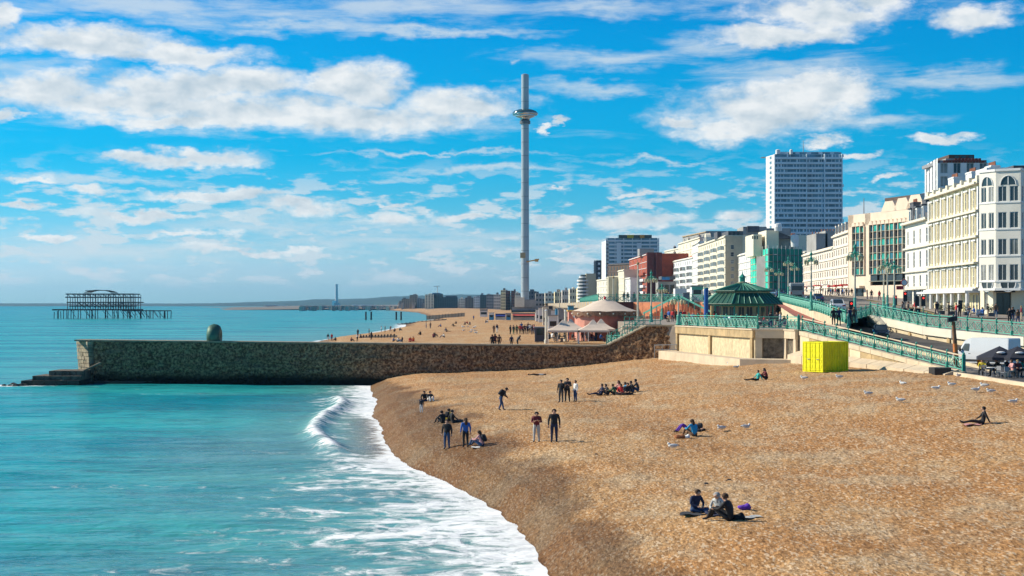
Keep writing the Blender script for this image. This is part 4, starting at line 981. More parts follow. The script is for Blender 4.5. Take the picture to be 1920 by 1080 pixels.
for k in range(nb*1+1):
    x_ = L_*k/nb-.2
    MB().tube(W_(max(.2, x_), zb, -1.5), W_(max(.2, x_), rows[-1][0]-.95, -1.5), .28, .25, 10).build('porch_column', m_white, yh)
MB().ob(W_(0, rows[-1][0]-1.05, -1.9), u_*L_, i_*1.9, (0, 0, .3)).build('porch_roof', m_white, yh)
for k in range(3): chimney(yh, Y1[0]+3.5+k*.2, Y1[1]+6+10*k, z1, 1.2, 3.0, 1.9, m_white, 5)
# dark brick block rising behind the yellow hotel
bb_ = empty('brick_penthouse_block', (74, 262, 8), 'pale block with dark brick and red railed top storeys behind the yellow hotel', 'building')
D_b = 262; xa, xb, xc, xd = [X_(p_, D_b) for p_ in (1758, 1790, 1838, 1856)]
W_, u_, i_, _L = facade(bb_, (xa, D_b), (xd, D_b), 8, Z_(306, D_b), even(xd-xa, 4, 1.2), [(Z_(y, D_b), 1.7) for y in (325, 350, 372, 395)], m_white, .2, 'mull')
facade(bb_, (xa+1.5, D_b+14), (xa, D_b), 8, Z_(300, D_b), even(14, 4, 1.2), [(Z_(y, D_b), 1.7) for y in (316, 336, 356)], m_white, .2, 'mull', parts=True)
m_brk = M('dark_red_brick', (.24, .06, .04), .9, .25, .7, .1, 20)
MB().box(xa+.5, D_b+.4, Z_(306, D_b), xd-.4, D_b+12, Z_(300, D_b)).build('roof_terrace', m_lead, bb_)
MB().box(xa+1.6, D_b+1, Z_(301, D_b), xd-1.2, D_b+10, Z_(296, D_b)).build('penthouse', m_grey, bb_)
MB().box(xb-.4, D_b+2, Z_(297, D_b), xc-.4, D_b+10, Z_(288, D_b)).build('penthouse', M('brown_cladding', (.10, .06, .045), .8), bb_)
for k in range(3): MB().box(xb+.5+k*1.15, D_b+1.9, Z_(296, D_b), xb+1.2+k*1.15, D_b+1.98, Z_(290, D_b)).build('window', m_glass, bb_)
for k in range(14): MB().box(xa+1+k*.48, D_b+.2, Z_(306, D_b), xa+1.35+k*.48, D_b+.3, Z_(301.5, D_b)).build('railing_panel', m_brk, bb_)
MB().box(xa+1, D_b+.15, Z_(301.5, D_b), xd-.5, D_b+.35, Z_(301.5, D_b)+.12).build('handrail', m_brk, bb_)
for k in range(8): MB().box(xb+.2+k*.55, D_b+.6, Z_(301, D_b), xb+.6+k*.55, D_b+.7, Z_(296, D_b)).build('railing_panel', m_brk, bb_)
# --- white low building with dormers
C0, C1 = pt(1697, 270), pt(1744, 248.5)
wh = empty('white_dormer_house', (C1[0], C1[1], 9.3), 'lower white house with grey dormers between green glass block and yellow hotel', 'house')
z1 = Z_(408, 248); zb = 9.0
L_ = math.dist(C0, C1); us = even(L_, 4, 1.35)
W_, u_, i_, L_ = facade(wh, C0, C1, zb-1, z1, us, [(z1-3.6, 2.3), (z1-7.4, 2.6), (z1-11.2, 2.6)], m_bay, .1, 'sash', m_white)
shell(wh, C0, C1, 14, zb-1, z1, m_white, m_slate)
band(wh, W_, L_, u_, i_, z1-.2, .35, .8, m_cream); band(wh, W_, L_, u_, i_, z1-4.3, .25, .4, m_cream); band(wh, W_, L_, u_, i_, z1-8.1, .22, .4, m_cream); band(wh, W_, L_, u_, i_, zb+3.3, .5, .5, m_cream, 'shop_fascia')
MB().ob(W_(.2, z1+.1, .6), u_*(L_-.4), i_*3, (0, 0, 1.1)).build('mansard', m_slate, wh)
for k in range(4):
    c_ = L_*(k+.5)/4; dm = MB().ob(W_(c_-.85, z1+.15, .3), u_*1.7, i_*3, (0, 0, 2.2)).build('dormer', m_white, wh)
    MB().ob(W_(c_-.5, z1+.45, .25), u_*1.0, i_*.05, (0, 0, 1.6)).build('window', m_glass, dm); MB().ob(W_(c_-1, z1+2.35, .1), u_*2.0, i_*3, (0, 0, .22)).build('roof', m_slate, dm)
for k in range(3): MB().ob(W_(.8+k*L_/3, zb+.1, -.06), u_*(L_/3-1.4), i_*.06, (0, 0, 3)).build('shop_window', m_glass, wh)
for k in range(3): chimney(wh, C1[0]+2.2, C1[1]+2+8*k, z1+2.2, 1.2, 2.4, 1.3, m_slate, 4)
# --- beige block with green glass bays and trapezoid gables
m_bei = M('beige_concrete', (.78, .62, .47), .8, .06, .4, 0, stain=.12); m_gg = M('green_glass', (.02, .30, .23), .12, .35, .8); m_gg2 = M('blue_green_glass', (.02, .16, .22), .1, .3, .8); m_dk = M('dark_glass', (.02, .025, .028), .1, .3, .8)
E0, E1 = pt(1590, 352), pt(1737, 320)
gb = empty('green_glass_block', (E1[0], E1[1], 9.5), 'beige office block with green glass bays and three trapezoid roof gables', 'building')
L_ = math.dist(E0, E1); zb = 10.0
px2u = lambda px: (lambda s: s)(next(s_ for s_ in [L_*k/4000 for k in range(4001)] if (lambda q_: q_[0]/q_[1]*F+960)((E0[0]+(E1[0]-E0[0])*s_/L_, E0[1]+(E1[1]-E0[1])*s_/L_)) >= px-.01))
Dat = lambda s: E0[1]+(E1[1]-E0[1])*s/L_
ztop = lambda s: Z_(np.interp(0, [0], [0])+np.interp(960+F*(E0[0]+(E1[0]-E0[0])*s/L_)/Dat(s), [1590, 1640, 1737], [404, 399, 388]), Dat(s))
zt = Z_(404, 352)     # uniform parapet height
u0, u1, u2, u3 = px2u(1600), px2u(1622), px2u(1632), px2u(1736.5)
nr = 7; rh = (zt-2.6-(zb+6.2))/nr
P0_, P1_ = Vector((*E0, 0)), Vector((*E1, 0)); u_ = (P1_-P0_).normalized(); i_ = Vector((-u_.y, u_.x, 0)); W_ = lambda a, z, k=0.: P0_+u_*a+i_*k+Vector((0,0,z))
for (a_, e_, zl, nm_) in ((0, u0, zb-1, 'wall'), (u1, u2, zb-1, 'wall'), (u0, u1, zb-1, 'base'), (u2, u3, zb-1, 'base')):
    MB().ob(W_(a_, zl), u_*(e_-a_), i_*.5, (0, 0, (zt-zl) if nm_ == 'wall' else (zb+6.1 if a_ != u2 else zb+3.9)-zl)).build(nm_+'_panel', m_bei, gb)
MB().ob(W_(0, zt-2.6), u_*L_, i_*.5, (0, 0, 2.6)).build('parapet', m_bei, gb)
shell(gb, E0, E1, 15, zb-1, zt-.3, m_bei, m_lead)
for (a_, e_, nb_) in ((u0, u1, 3), (u2, u3, 13)):
    w_ = (e_-a_)/nb_
    for r_ in range(nr+(1 if a_ == u2 else 0)):
        z_ = zt-2.6-(r_+1)*rh
        for k in range(nb_):
            gl = (m_gg if (k+r_) % 3 else m_gg2) if r_ % 2 == 0 else m_dk
            o_ = .55 if k % 2 else .25
            MB().ob(W_(a_+w_*k+.12, z_+.12, -o_+.3), u_*(w_-.24), i_*.1, (0, 0, rh-.3)).build('glass_panel', gl, gb)
        MB().ob(W_(a_, z_-.03, -.35), u_*(e_-a_), i_*.6, (0, 0, .16)).build('transom', M('bronze_trim', (.20, .20, .15), .6), gb)
    for k in range(nb_+1): MB().ob(W_(a_+w_*k-.1, zt-2.6-(nr)*rh, -.4), u_*.22, i_*.7, (0, 0, nr*rh)).build('mullion', m_bei, gb)
    for k in range(nb_):
        c_ = a_+w_*(k+.5); mb = MB(); ps_ = [W_(c_+w_*.45*math.cos(t_), zt-2.6+.9*math.sin(t_), -.5) for t_ in [math.pi*j/6 for j in range(7)]]; qs_ = [p_+i_*.5 for p_ in ps_]
        mb.add(ps_+qs_, [tuple(range(7))]+[(j, 7+j, 8+j, j+1) for j in range(6)]); mb.build('arch_hood', m_bei, gb)
for (xa_, xb_, yt) in ((1652, 1682, 377), (1676, 1708, 371), (1699, 1734, 365)):
    a_, e_ = px2u(xa_), px2u(xb_); Dm = Dat((a_+e_)/2); zt2 = Z_(yt, Dm); s_ = (e_-a_)
    mb = MB(); q_ = [W_(a_, zt-.1, -.05), W_(e_, zt-.1, -.05), W_(e_-s_*.26, zt2, -.05), W_(a_+s_*.26, zt2, -.05)]; mb.add(q_+[v_+i_*5 for v_ in q_], [(0,1,2,3),(3,2,6,7),(1,5,6,2),(0,3,7,4),(4,7,6,5)])
    mb.build('roof_gable', m_bei, gb)
a_ = px2u(1635); MB().ob(W_(a_, zt-.2, 3), u_*16, i_*8, (0, 0, 3.3)).build('plant_room', M('brown_cladding', (.10, .06, .045), .8), gb)
MB().tube(W_(px2u(1604), zt, 2), W_(px2u(1604), zt+3.6, 2), .12, .08, 5).build('mast', m_lead, gb)
MB().ob(W_(u0+.3, zb+3.4, -1.2), u_*(u1-u0-.6), i_*1.2, (0, 0, .5)).build('entrance_canopy', m_bei, gb); MB().ob(W_(u0+.6, zb, -.05), u_*(u1-u0-1.2), i_*.05, (0, 0, 3.3)).build('entrance', m_dk, gb)
MB().ob(W_(u2+20, zb, -.05), u_*9, i_*.05, (0, 0, 3.4)).build('entrance', M('dark_red_door', (.22, .02, .03), .6), gb)
# --- generic terrace hotels
def hotel(name, label, px0, D0, px1, D1, ytop, nf, nb, wallm, cat='hotel', fh=None, depth=14, roofm=None, style='sash', parts=True, frame=None, ww=1.05, side=True, chim=0, base=None, cornice=m_cream, bays=0, glass=None, whf=.58, yref=None, balc=None):
    P0, P1 = pt(px0, D0), pt(px1, D1); zb = (bz(*P1) if base is None else base); z1 = Z_(ytop, D1 if yref is None else yref)
    root = empty(name, (P1[0], P1[1], zb), label, cat); L = math.dist(P0, P1); h = (z1-1.0-zb)/nf
    rows = [(zb+h*k+(h*(1-whf))*.55, h*whf) for k in range(nf)]
    W_, u, inn, L = facade(root, P0, P1, zb-1, z1, even(L, nb, min(ww*1.15, L/nb*.66)), rows, wallm, .10, style, frame, parts, glass)
    shell(root, P0, P1, depth, zb-1, z1, wallm, roofm or m_lead, side)
    band(root, W_, L, u, inn, z1-.7, .35, .5, cornice)
    for k in range(1, nf): band(root, W_, L, u, inn, zb+h*k-.1, .22, .22, cornice, 'string_course')
    for k in range(bays):
        w_ = L/bays; c_ = w_*(k+.5); bw = w_*.62
        for j in range(nf-1):
            zl = zb+h*(j)+.2; mb = MB()
            pl = [W_(c_-bw/2, 0, 0), W_(c_-bw*.3, 0, -.9), W_(c_+bw*.3, 0, -.9), W_(c_+bw/2, 0, 0)]
            MB().prism([(p_.x, p_.y) for p_ in pl], zl, zl+h*.35).build('bay_apron', wallm, root); MB().prism([(p_.x, p_.y) for p_ in pl], zl+h*.93, zl+h*1.0-.01).build('bay_head', wallm, root)
            mb = MB(); mb.add([pl[0]+Vector((0,0,zl+h*.35)), pl[1]+Vector((0,0,zl+h*.35)), pl[2]+Vector((0,0,zl+h*.35)), pl[3]+Vector((0,0,zl+h*.35)), pl[0]+Vector((0,0,zl+h*.93)), pl[1]+Vector((0,0,zl+h*.93)), pl[2]+Vector((0,0,zl+h*.93)), pl[3]+Vector((0,0,zl+h*.93))], [(0,1,5,4),(1,2,6,5),(2,3,7,6)]); mb.build('bay_window', glass or m_glass2, root)
            mb = MB()
            for t_ in (1, 1.5, 2): 
                q_ = pl[1].lerp(pl[2], t_-1); mb.box(q_.x-.09, q_.y-.09, zl+h*.35, q_.x+.09, q_.y+.09, zl+h*.93)
            mb.build('bay_mullion', wallm, root, kind='stuff')
    if balc:
        for j in range(1, nf):
            MB().ob(W_(.3, zb+h*j, -1.1), u*(L-.6), inn*1.1, (0, 0, .15)).build('balcony', balc, root); MB().ob(W_(.3, zb+h*j+.15, -1.1), u*(L-.6), inn*.06, (0, 0, .85)).build('balcony_front', balc, root)
    for k in range(chim):
        q_ = W_(L*(k+.5)/chim, 0, 4+2*(k % 2)); chimney(root, q_.x, q_.y, z1, 1.3, 2.6, 2.0, random.choice((m_grey, wallm, m_slate)), 4)
    return root, W_, u, inn, L, zb, z1
r1 = hotel('seafront_hotel', 'taller ornate pinkish white hotel with dormers left of the green glass block', 1562, 388, 1599, 352, 428, 6, 8, m_pinkw, ww=1.2, chim=3, frame=m_grey)
root, W_, u, inn, L, zb, z1 = r1
MB().ob(W_(.3, z1, .5), u*(L-.6), inn*6, (0, 0, 1.6)).build('mansard', m_slate, root)
for k in range(6):
    dm = MB().ob(W_(L*(k+.5)/6-.8, z1, .2), u*1.6, inn*3, (0, 0, 2.1)).build('dormer', m_pinkw, root); MB().ob(W_(L*(k+.5)/6-.45, z1+.3, .13), u*.9, inn*.05, (0, 0, 1.4)).build('window', m_glass, dm)
for k in range(3): MB().ob(W_(L*(k+.5)/3-1, zb+2.7, -2), u*2.6, inn*2, (0, 0, .35)).build('awning', M('red_canvas', (.62, .03, .03), .7), root)
root, W_, u, inn, L, zb, z1 = hotel('seafront_hotel', 'lower pinkish white terrace beside the green netted scaffold', 1506, 452, 1563, 388.6, 461, 5, 14, m_pinkw, ww=1.25, chim=0, frame=m_grey, side=True, depth=12)
for k in range(4): MB().ob(W_(L*(k+.5)/4-2, zb+2.9, -1.8), u*4, inn*1.8, (0, 0, .25)).build('awning', (M('red_canvas', (.62, .03, .03), .7), m_grey, M('red_canvas', (.62, .03, .03), .7), m_white)[k], root)
for k in range(2):
    x0 = X_(1520+k*17, 440); MB().box(x0, 432, z1-2, x0+3.0+k*3.5, 446, Z_(440-5*k, 440)).build('party_wall', m_grey, root)
    for j in range(5): MB().tube((x0+.5+j*.8, 440, Z_(440-5*k, 440)), (x0+.5+j*.8, 440, Z_(438-5*k, 440)+.5), .16, .14, 6).build('chimney_pot', M('terracotta', (.40, .15, .08), .8), root)
# white flying stair like gables on the roof edge
for k in range(4): MB().ob((X_(1514+k*3.5, 446), 446-k*3, z1-1), (2.2, 0, 4.2), (0, .8, 0), (0, 0, 1.0)).build('gable_coping', m_white, root)
# --- scaffolded block in green netting
S0, S1 = pt(1408, 523), pt(1441, 482)
zb = 12.4; zt = Z_(465, 482)
sb = empty('scaffold_block', (S1[0], S1[1], zb), 'corner block wrapped in bright green scaffold netting', 'scaffolded building')
m_net = M('green_netting', (.02, .60, .42), .8, .2, .3, 0); m_net_shade = M('shaded_green_netting', (.015, .26, .17), .8, .3, .25, 0); m_brd = M('scaffold_board', (.62, .50, .26), .8, .2); m_pole = M('scaffold_pole', (.6, .6, .55), .5, .1)
P0_, P1_ = Vector((*S0, 0)), Vector((*S1, 0)); P2_ = Vector((X_(1504, 490), 490, 0)); nl = 7; hl = (zt-zb)/nl
for (a_, c_, mt_, n_, top_) in ((P0_, P1_, m_net, 7, zt), (P1_, P2_, m_net_shade, 8, zt-.2)):  # camera-facing side: shade painted as darker net, wall and deck colours
    d_ = c_-a_; i2 = Vector((-d_.y, d_.x, 0)).normalized()
    MB().ob(a_+d_*(0 if mt_ is m_net else .3)+i2*1.6+Vector((0,0,zb-1)), d_*.7, i2*8, (0, 0, top_-zb-1)).build('building_wall', m_white if mt_ is m_net else m_grey, sb)
    for r_ in range(nl):
        z_ = zb+r_*hl
        for k in range(n_):
            bow = random.uniform(-.15, .25); q0, q1 = a_+d_*(k/n_), a_+d_*((k+1)/n_); g_ = (.12, .3)[random.random() < .2]
            mb = MB(); mid = (q0+q1)/2-i2*bow
            vs2 = [q0+Vector((0,0,z_+g_)), mid+Vector((0,0,z_+g_)), q1+Vector((0,0,z_+g_)), q1+Vector((0,0,z_+hl-.1)), mid+Vector((0,0,z_+hl-.1)), q0+Vector((0,0,z_+hl-.1))]
            mb.add(vs2+[v_+i2*.06 for v_ in vs2], [(0,1,4,5),(1,2,3,4),(6,11,10,7),(7,10,9,8),(0,6,7,1),(1,7,8,2),(3,9,10,4),(4,10,11,5)]); mb.build('net_panel', mt_, sb)
        MB().ob(a_-i2*.12+Vector((0,0,z_-.05)), d_, i2*1.3, (0, 0, .16)).build('scaffold_deck', m_brd if mt_ is m_net else m_slate, sb)
    for k in range(n_+1): MB().tube(a_+d_*(k/n_)-i2*.16+Vector((0,0,zb-1)), a_+d_*(k/n_)-i2*.16+Vector((0,0,top_+1)), .09, .09, 5).build('pole', m_pole, sb)
zz = lambda y: Z_(y, 486)
MB().box(X_(1408, 500), 495, zt-2, X_(1424, 500), 512, zz(437)).build('upper_storey', m_warm, sb)
for k in range(3): MB().box(X_(1410+k*4.5, 495), 494.8, zz(446), X_(1412+k*4.5, 495), 494.98, zz(440)).build('window', m_glass, sb)
MB().box(X_(1434, 495), 492, zt-1, X_(1457, 495), 508, zz(430)).build('roof_house', m_warm, sb)
MB().box(X_(1456, 495), 494, zt-1, X_(1490, 495), 510, zz(446)).build('roof_house', m_grey, sb)
mb = MB(); x0, x1 = X_(1456, 494), X_(1494, 494); mb.add([(x0, 493, zz(446)), (x1, 493, zz(446)), (x0, 493, zz(432)), (x0, 508, zz(446)), (x1, 508, zz(446)), (x0, 508, zz(432))], [(0,1,2),(3,5,4),(1,4,5,2),(0,2,5,3)]); mb.build('pitched_roof', m_slate, sb)
for px_, yt, yb in ((1459, 419, 432), (1490, 440, 462)):
    MB().lathe([(1.1, zz(yb)), (1.25, zz(yt)-1), (1.1, zz(yt)), (.5, zz(yt)+.2)], (X_(px_, 490), 490, 0), 14).build('water_tank', m_white, sb)
for k in range(4): MB().tube((X_(1484+k*2, 491), 491, zz(440)), (X_(1484+k*2, 491), 491, zz(436)), .2, .16, 6).build('chimney_pot', M('terracotta', (.40, .15, .08), .8), sb)
# street gap: side street building
hotel('side_street_block', 'dark side street building beyond the scaffold netting', 1494, 530, 1512, 520, 470, 5, 3, m_grey, 'building', parts=False, roofm=m_slate)
# --- row further left
hotel('small_white_hotel', 'narrow white hotel left of the green scaffold', 1385, 566, 1411, 526, 470, 6, 6, m_white, chim=2)
r_ = hotel('grey_roofed_block', 'taller grey block with dark roof behind the narrow white hotel', 1378, 640, 1412, 600, 428, 7, 4, m_grey, 'building', base=13, parts=False, roofm=m_slate)
rt_, W_, u, inn, L, zb, z1 = r_; MB().box(X_(1392, 598), 596, z1-2.5, X_(1436, 598), 612, z1+.4).build('side_block', m_grey, rt_); MB().box(X_(1400, 597), 595, z1-1.5, X_(1422, 597), 595.9, z1+.6).build('dark_roof', m_slate, rt_)
r_ = hotel('cream_grand_hotel', 'large cream hotel with bowed windows, arched gable and plain side wall', 1309, 668, 1360, 572, 441, 8, 12, m_warm, ww=1.5, bays=4, depth=30, chim=0, frame=m_warm, parts=False)
rt_, W_, u, inn, L, zb, z1 = r_
mb = MB(); c_ = L*.30; ps_ = [W_(c_+3.2*math.cos(t_), z1+3.6*math.sin(t_), -.1) for t_ in [math.pi*j/10 for j in range(11)]]; mb.add(ps_+[p_+inn*2 for p_ in ps_], [tuple(range(11)), tuple(range(11, 22))[::-1]]+[(j, 11+j, 12+j, j+1) for j in range(10)]); ag = mb.build('arched_gable', m_warm, rt_)
mb = MB(); mb.add([W_(c_+1.8*math.cos(t_), z1+.4+1.8*math.sin(t_), -.16) for t_ in [math.pi*j/8 for j in range(9)]], [tuple(range(9))]); mb.build('fan_window', m_glass2, ag)
P1_ = W_(L, 0); hh = (z1-1-zb)/8
facade(rt_, (P1_.x, P1_.y-.4), (X_(1389, 576), 571.4), zb-1, z1-.3, [(2.4, 1.2)], [(zb+hh*k+1.2, 1.5) for k in range(7)], M('tan_render', (.62, .50, .33), .85, .1, .4, 0, stain=.2), .2, 'sash')
MB().box(X_(1364, 574), 572, z1-.4, X_(1392, 574), 590, z1+1.5).build('roof_storey', m_slate, rt_); MB().box(X_(1345, 590), 590, z1-.4, X_(1352, 590), 600, z1+2).build('roof_storey', m_slate, rt_)
for k in range(3): MB().box(X_(1366+k*8, 571.8), 571.9, z1, X_(1370+k*8, 571.8), 571.98, z1+1.1).build('roof_window', m_dk, rt_)
hotel('slim_white_hotel', 'slim white hotel squeezed against the large cream hotel', 1298, 712, 1311, 672, 452, 7, 4, m_white, parts=False, chim=1)
r_ = hotel('white_bowed_hotel', 'white hotel with broad glazed bays and orange tiled roof edge', 1263, 776, 1300, 708, 481, 6, 9, m_white, bays=3, parts=False, ww=1.4)
rt_, W_, u, inn, L, zb, z1 = r_
mb = MB(); mb.add([W_(L*.5, z1, 1), W_(L, z1, 1), W_(L, z1+4, 9), W_(L*.5, z1+4, 9), W_(L, z1, 9), W_(L*.5, z1, 9)], [(0,1,2,3),(1,4,2),(0,3,5)]); mb.build('tiled_roof', M('orange_tile', (.50, .16, .05), .8, .2), rt_)
hotel('grey_terrace_block', 'tall pale terrace with chimneys behind the white bowed hotel', 1272, 820, 1312, 740, 444, 7, 6, m_warm, 'building', chim=4, parts=False, base=14)
hotel('grey_slab_block', 'grey slab with ochre roof edge above the slim white hotel', 1280, 860, 1324, 800, 433, 8, 5, m_grey, 'building', parts=False, base=14, cornice=m_ochre)
hotel('step_gabled_block', 'pale stepped block left of the grey slab', 1246, 900, 1282, 830, 462, 6, 6, m_warm, 'building', parts=False, base=14, chim=3)
r_ = hotel('cream_end_hotel', 'cream hotel with blank cream side right of the red brick block', 1239, 850, 1262, 790, 476, 6, 4, m_warm, parts=False, chim=1)
MB().box(X_(1242, 786), 784, 12, X_(1266, 786), 789, Z_(476, 786)).build('side_wall', m_cream, r_[0])
sb2 = empty('low_shop', (X_(1250, 700), 700, 13), 'low flat shop with blue fascia in front of the cream end hotel', 'shop')
MB().box(X_(1234, 700), 700, 11, X_(1268, 700), 712, Z_(528, 700)).build('wall', m_grey, sb2); MB().box(X_(1240, 700), 698.8, Z_(524, 700), X_(1266, 700), 713, Z_(518, 700)).build('flat_roof', m_slate, sb2)
MB().box(X_(1241, 700), 698.5, Z_(525, 700), X_(1255, 700), 698.9, Z_(520, 700)).build('fascia_sign', M('blue_fascia', (.03, .22, .50), .5), sb2)
for k in range(3): MB().box(X_(1237+k*10, 700), 699.8, Z_(552, 700), X_(1244+k*10, 700), 699.95, Z_(534, 700)).build('shop_window', m_dk, sb2)
# red brick block
m_rb = M('red_brick', (.36, .075, .035), .9, .2, .4, 0)
r_ = hotel('red_brick_flats', 'red brick flats with white balconies and dark blank side wall', 1180, 880, 1213, 780, 475, 7, 5, m_rb, 'flats', parts=True, ww=2.2, style='mull', depth=24, cornice=m_white)
rt_, W_, u, inn, L, zb, z1 = r_; hh = (z1-1-zb)/7
for k in range(1, 5):
    for j in range(2): MB().ob(W_(L*(.15+.5*j), zb+hh*k-.2, -1.3), u*(L*.28), inn*1.3, (0, 0, 1.2)).build('balcony', m_white if k < 4 else m_rb, rt_)
MB().box(X_(1213, 779), 778, zb-1, X_(1241, 779), 780, z1+.4).build('side_wall', M('shaded_red_brick', (.14, .035, .03), .9, .15), rt_); MB().box(X_(1230, 777), 776.6, zb-1, X_(1232, 777), 777.9, z1+.2).build('drain_stack', M('shaded_red_brick', (.14, .035, .03), .9, .15), rt_)  # side away from the sun: its shade is put into a darker brick colour
MB().box(X_(1199, 800), 800, z1-.5, X_(1226, 800), 812, Z_(466, 800)).build('roof_room', m_grey, rt_)
# tall white block with blue shaded bands, coloured roof boxes
def slab_block(name, label, px0, px1, D, ytop, ybot, nf, wallm, gl, side=3, depth=18, ng=6, zbase=12, mull=None):
    x0, x1 = X_(px0, D), X_(px1, D); z1 = Z_(ytop, D); z0 = Z_(ybot, D)
    root = empty(name, ((x0+x1)/2, D, zbase), label, 'tower block'); h = (z1-z0)/nf
    MB().box(x0+.6, D+.8, zbase-2, x1-.6, D+depth, z1-.2).build('core', gl, root)
    n_ = nf+int((z0-zbase)/h)
    for k in range(n_):
        z_ = z1-(k+1)*h
        MB().box(x0, D, z_, x1, D+depth+.6, z_+h*.46).build('floor_band', wallm, root)
        MB().box(x0+.7, D+.5, z_+h*.46, x1-.7, D+.78, z_+h*.99).build('window_strip', mull or gl, root)
    for k in range(ng+1):
        xx = x0+(x1-x0)*k/ng; w_ = .35 if k in (0, ng) else .22
        MB().box(xx-w_, D+.06, zbase-2, xx+w_, D+.75, z1-.1).build('pier', wallm, root)
    return root, x0, x1, z0, z1, h
m_bw = M('bluish_white_panel', (.74, .78, .80), .7, .05, .1, 0)
rt_, x0, x1, z0, z1, h = slab_block('white_flat_block', 'white slab of flats with coloured rooftop boxes behind the red brick flats', 1137, 1235, 1000, 446, 496, 7, m_bw, M('tower_glass', (.14, .25, .31), .25, .5, .12))
for a_, c_, m_ in ((1160, 1222, m_dk), (1176, 1188, M('mustard_panel', (.62, .48, .02), .6)), (1200, 1208, M('orange_paint', (.75, .33, .04), .5))): MB().box(X_(a_, 1000), 999.5 if m_ is m_dk else 999, z1, X_(c_, 1000), 1010, Z_(440.5, 1000)).build('roof_box', m_, rt_)
for k in (1156, 1194): MB().box(X_(k, 999), 999.4, z0-20, X_(k+9, 999), 999.95, z1-3).build('wall_panel', m_bw, rt_)
MB().ob((x0-.4, 1000, 10), (-1.8, 14, 0), (1.8, 0, 0), (0, 0, z1-12)).build('end_wall', m_white, rt_)
rt_, x0, x1, z0, z1, h = slab_block('dark_glass_tower', 'slim dark glass tower left of the brown block', 1115, 1137, 1080, 488, 528, 8, M('dark_band', (.05, .06, .09), .4), m_dk)
for k in range(8): MB().box(x0+2.2, 1079.8, z1-3-k*3.2, x0+3.6, 1079.95, z1-1.6-k*3.2).build('lit_panel', m_bw, rt_)  # column of pale bluish panels on the dark face
hotel('brown_block', 'plain brown block in front of the white flat slab', 1139, 960, 1182, 930, 493, 6, 8, M('brown_brick', (.12, .075, .05), .9), 'building', parts=False, base=10, cornice=m_slate)
hotel('grey_cream_block', 'grey cream block with low parapet left of the brown block', 1138, 880, 1160, 850, 517, 5, 6, M('grey_cream', (.50, .46, .34), .85, .08), 'building', parts=False, base=10)
MB().box(X_(1141, 849), 849, 8, X_(1164, 849), 858, Z_(519, 849)).build('stone_annex', M('grey_cream', (.50, .46, .34), .85, .08), None, label='grey cream annex beside the grey cream block', cat='building', loc=(X_(1150, 849), 849, 8))
hotel('narrow_cream_house', 'narrow cream gabled house beside the red brick flats', 1159, 850, 1170, 822, 505, 5, 3, m_warm, 'house', parts=False, base=10)
hotel('narrow_white_house', 'narrow white house touching the red brick flats', 1168, 830, 1182, 805, 520, 4, 3, m_white, 'house', parts=False, base=10)
hotel('pale_corner_house', 'small pale house under the dark glass tower', 1119, 930, 1140, 880, 522, 4, 4, m_cream, 'house', parts=False, base=9)
# white stepped block with rounded balconies
cz_ = empty('rounded_balcony_block', (X_(1095, 980), 980, 8), 'white stepped block with rounded balconies left of the dark tower', 'flats')
for k in range(8):
    z_ = Z_(566, 980)+k*((Z_(515, 980)-Z_(566, 980))/8); h_ = (Z_(515, 980)-Z_(566, 980))/8; r_ = 4.6 if k < 7 else 3.4
    MB().lathe([(r_, z_), (r_, z_+h_*.45)], (X_(1096, 980), 980, 0), 20).build('balcony', m_white, cz_)
    MB().lathe([(r_-.9, z_+h_*.45), (r_-.9, z_+h_)], (X_(1096, 980), 980, 0), 16).build('window_band', m_glass, cz_)
MB().box(X_(1099, 978), 976, 6, X_(1117, 978), 990, Z_(513, 978)).build('side_wall', M('beige_side', (.62, .55, .38), .8, .06), cz_); MB().box(X_(1088, 980), 980, 6, X_(1102, 980), 990, Z_(517, 980)).build('rear_wall', m_white, cz_)
# --- the big tower block
D = 900; x0, x1 = X_(1452, D), X_(1580, D); xs0 = X_(1436, D+16); z1 = Z_(289, D)
tbk = empty('tower_block', ((x0+x1)/2, D, 13), 'very tall blue grey tower block with rows of balconies rising behind the hotels', 'tower block')
m_tw = M('tower_band', (.72, .80, .84), .7, .06, .1, 0); m_tg = M('tower_glass', (.11, .21, .27), .25, .5, .12)
fh = 9.35*D/F; nfl = 22; xm0, xm1 = X_(1512, D), X_(1547, D)
MB().box(x0+.5, D+1.8, 10, x1-.5, D+17, z1).build('core', m_tg, tbk)
for k in range(nfl):
    z_ = z1-(k+1)*fh
    for a_, c_, dy in ((x0, xm0, 0), (xm0, xm1, .9), (xm1, x1, .2)):
        MB().box(a_, D+dy, z_, c_, D+1.75, z_+fh*.44).build('balcony_front', m_tw, tbk)
        n_ = max(2, int((c_-a_)/1.7))
        ws = MB().box(a_+.1, D+dy+.9, z_+fh*.44, c_-.1, D+1.7+.08, z_+fh*.98).build('window_strip', m_tg, tbk)
        mb = MB()
        for j in range(n_+1):
            if random.random() < .75:
                xx = a_+(c_-a_)*j/n_; mb.box(xx-.14, D+dy+.8, z_+fh*.44, xx+(.14 if random.random() < .7 else .8), D+dy+.88, z_+fh*.98)
        mb.build('mullion', m_tw, ws, kind='stuff')
    wp = MB().ob((xs0, D+15.8, z_), (x0-xs0, -15.8, 0), (.6, .6, 0), (0, 0, fh*.96)).build('corner_wall', m_white, tbk)
    MB().ob((xs0+(x0-xs0)*.45-.05, D+15.8-15.8*.45-.05, z_+fh*.2), ((x0-xs0)*.22, -15.8*.22, 0), (-.02, -.02, 0), (0, 0, fh*.55)).build('window', m_tg, wp)
for xx in (x0, xm0, xm1-.4, x1-.5): MB().box(xx, D-.12, z1-nfl*fh, xx+.5, D+1.8, z1+.2).build('pier', m_tw, tbk)
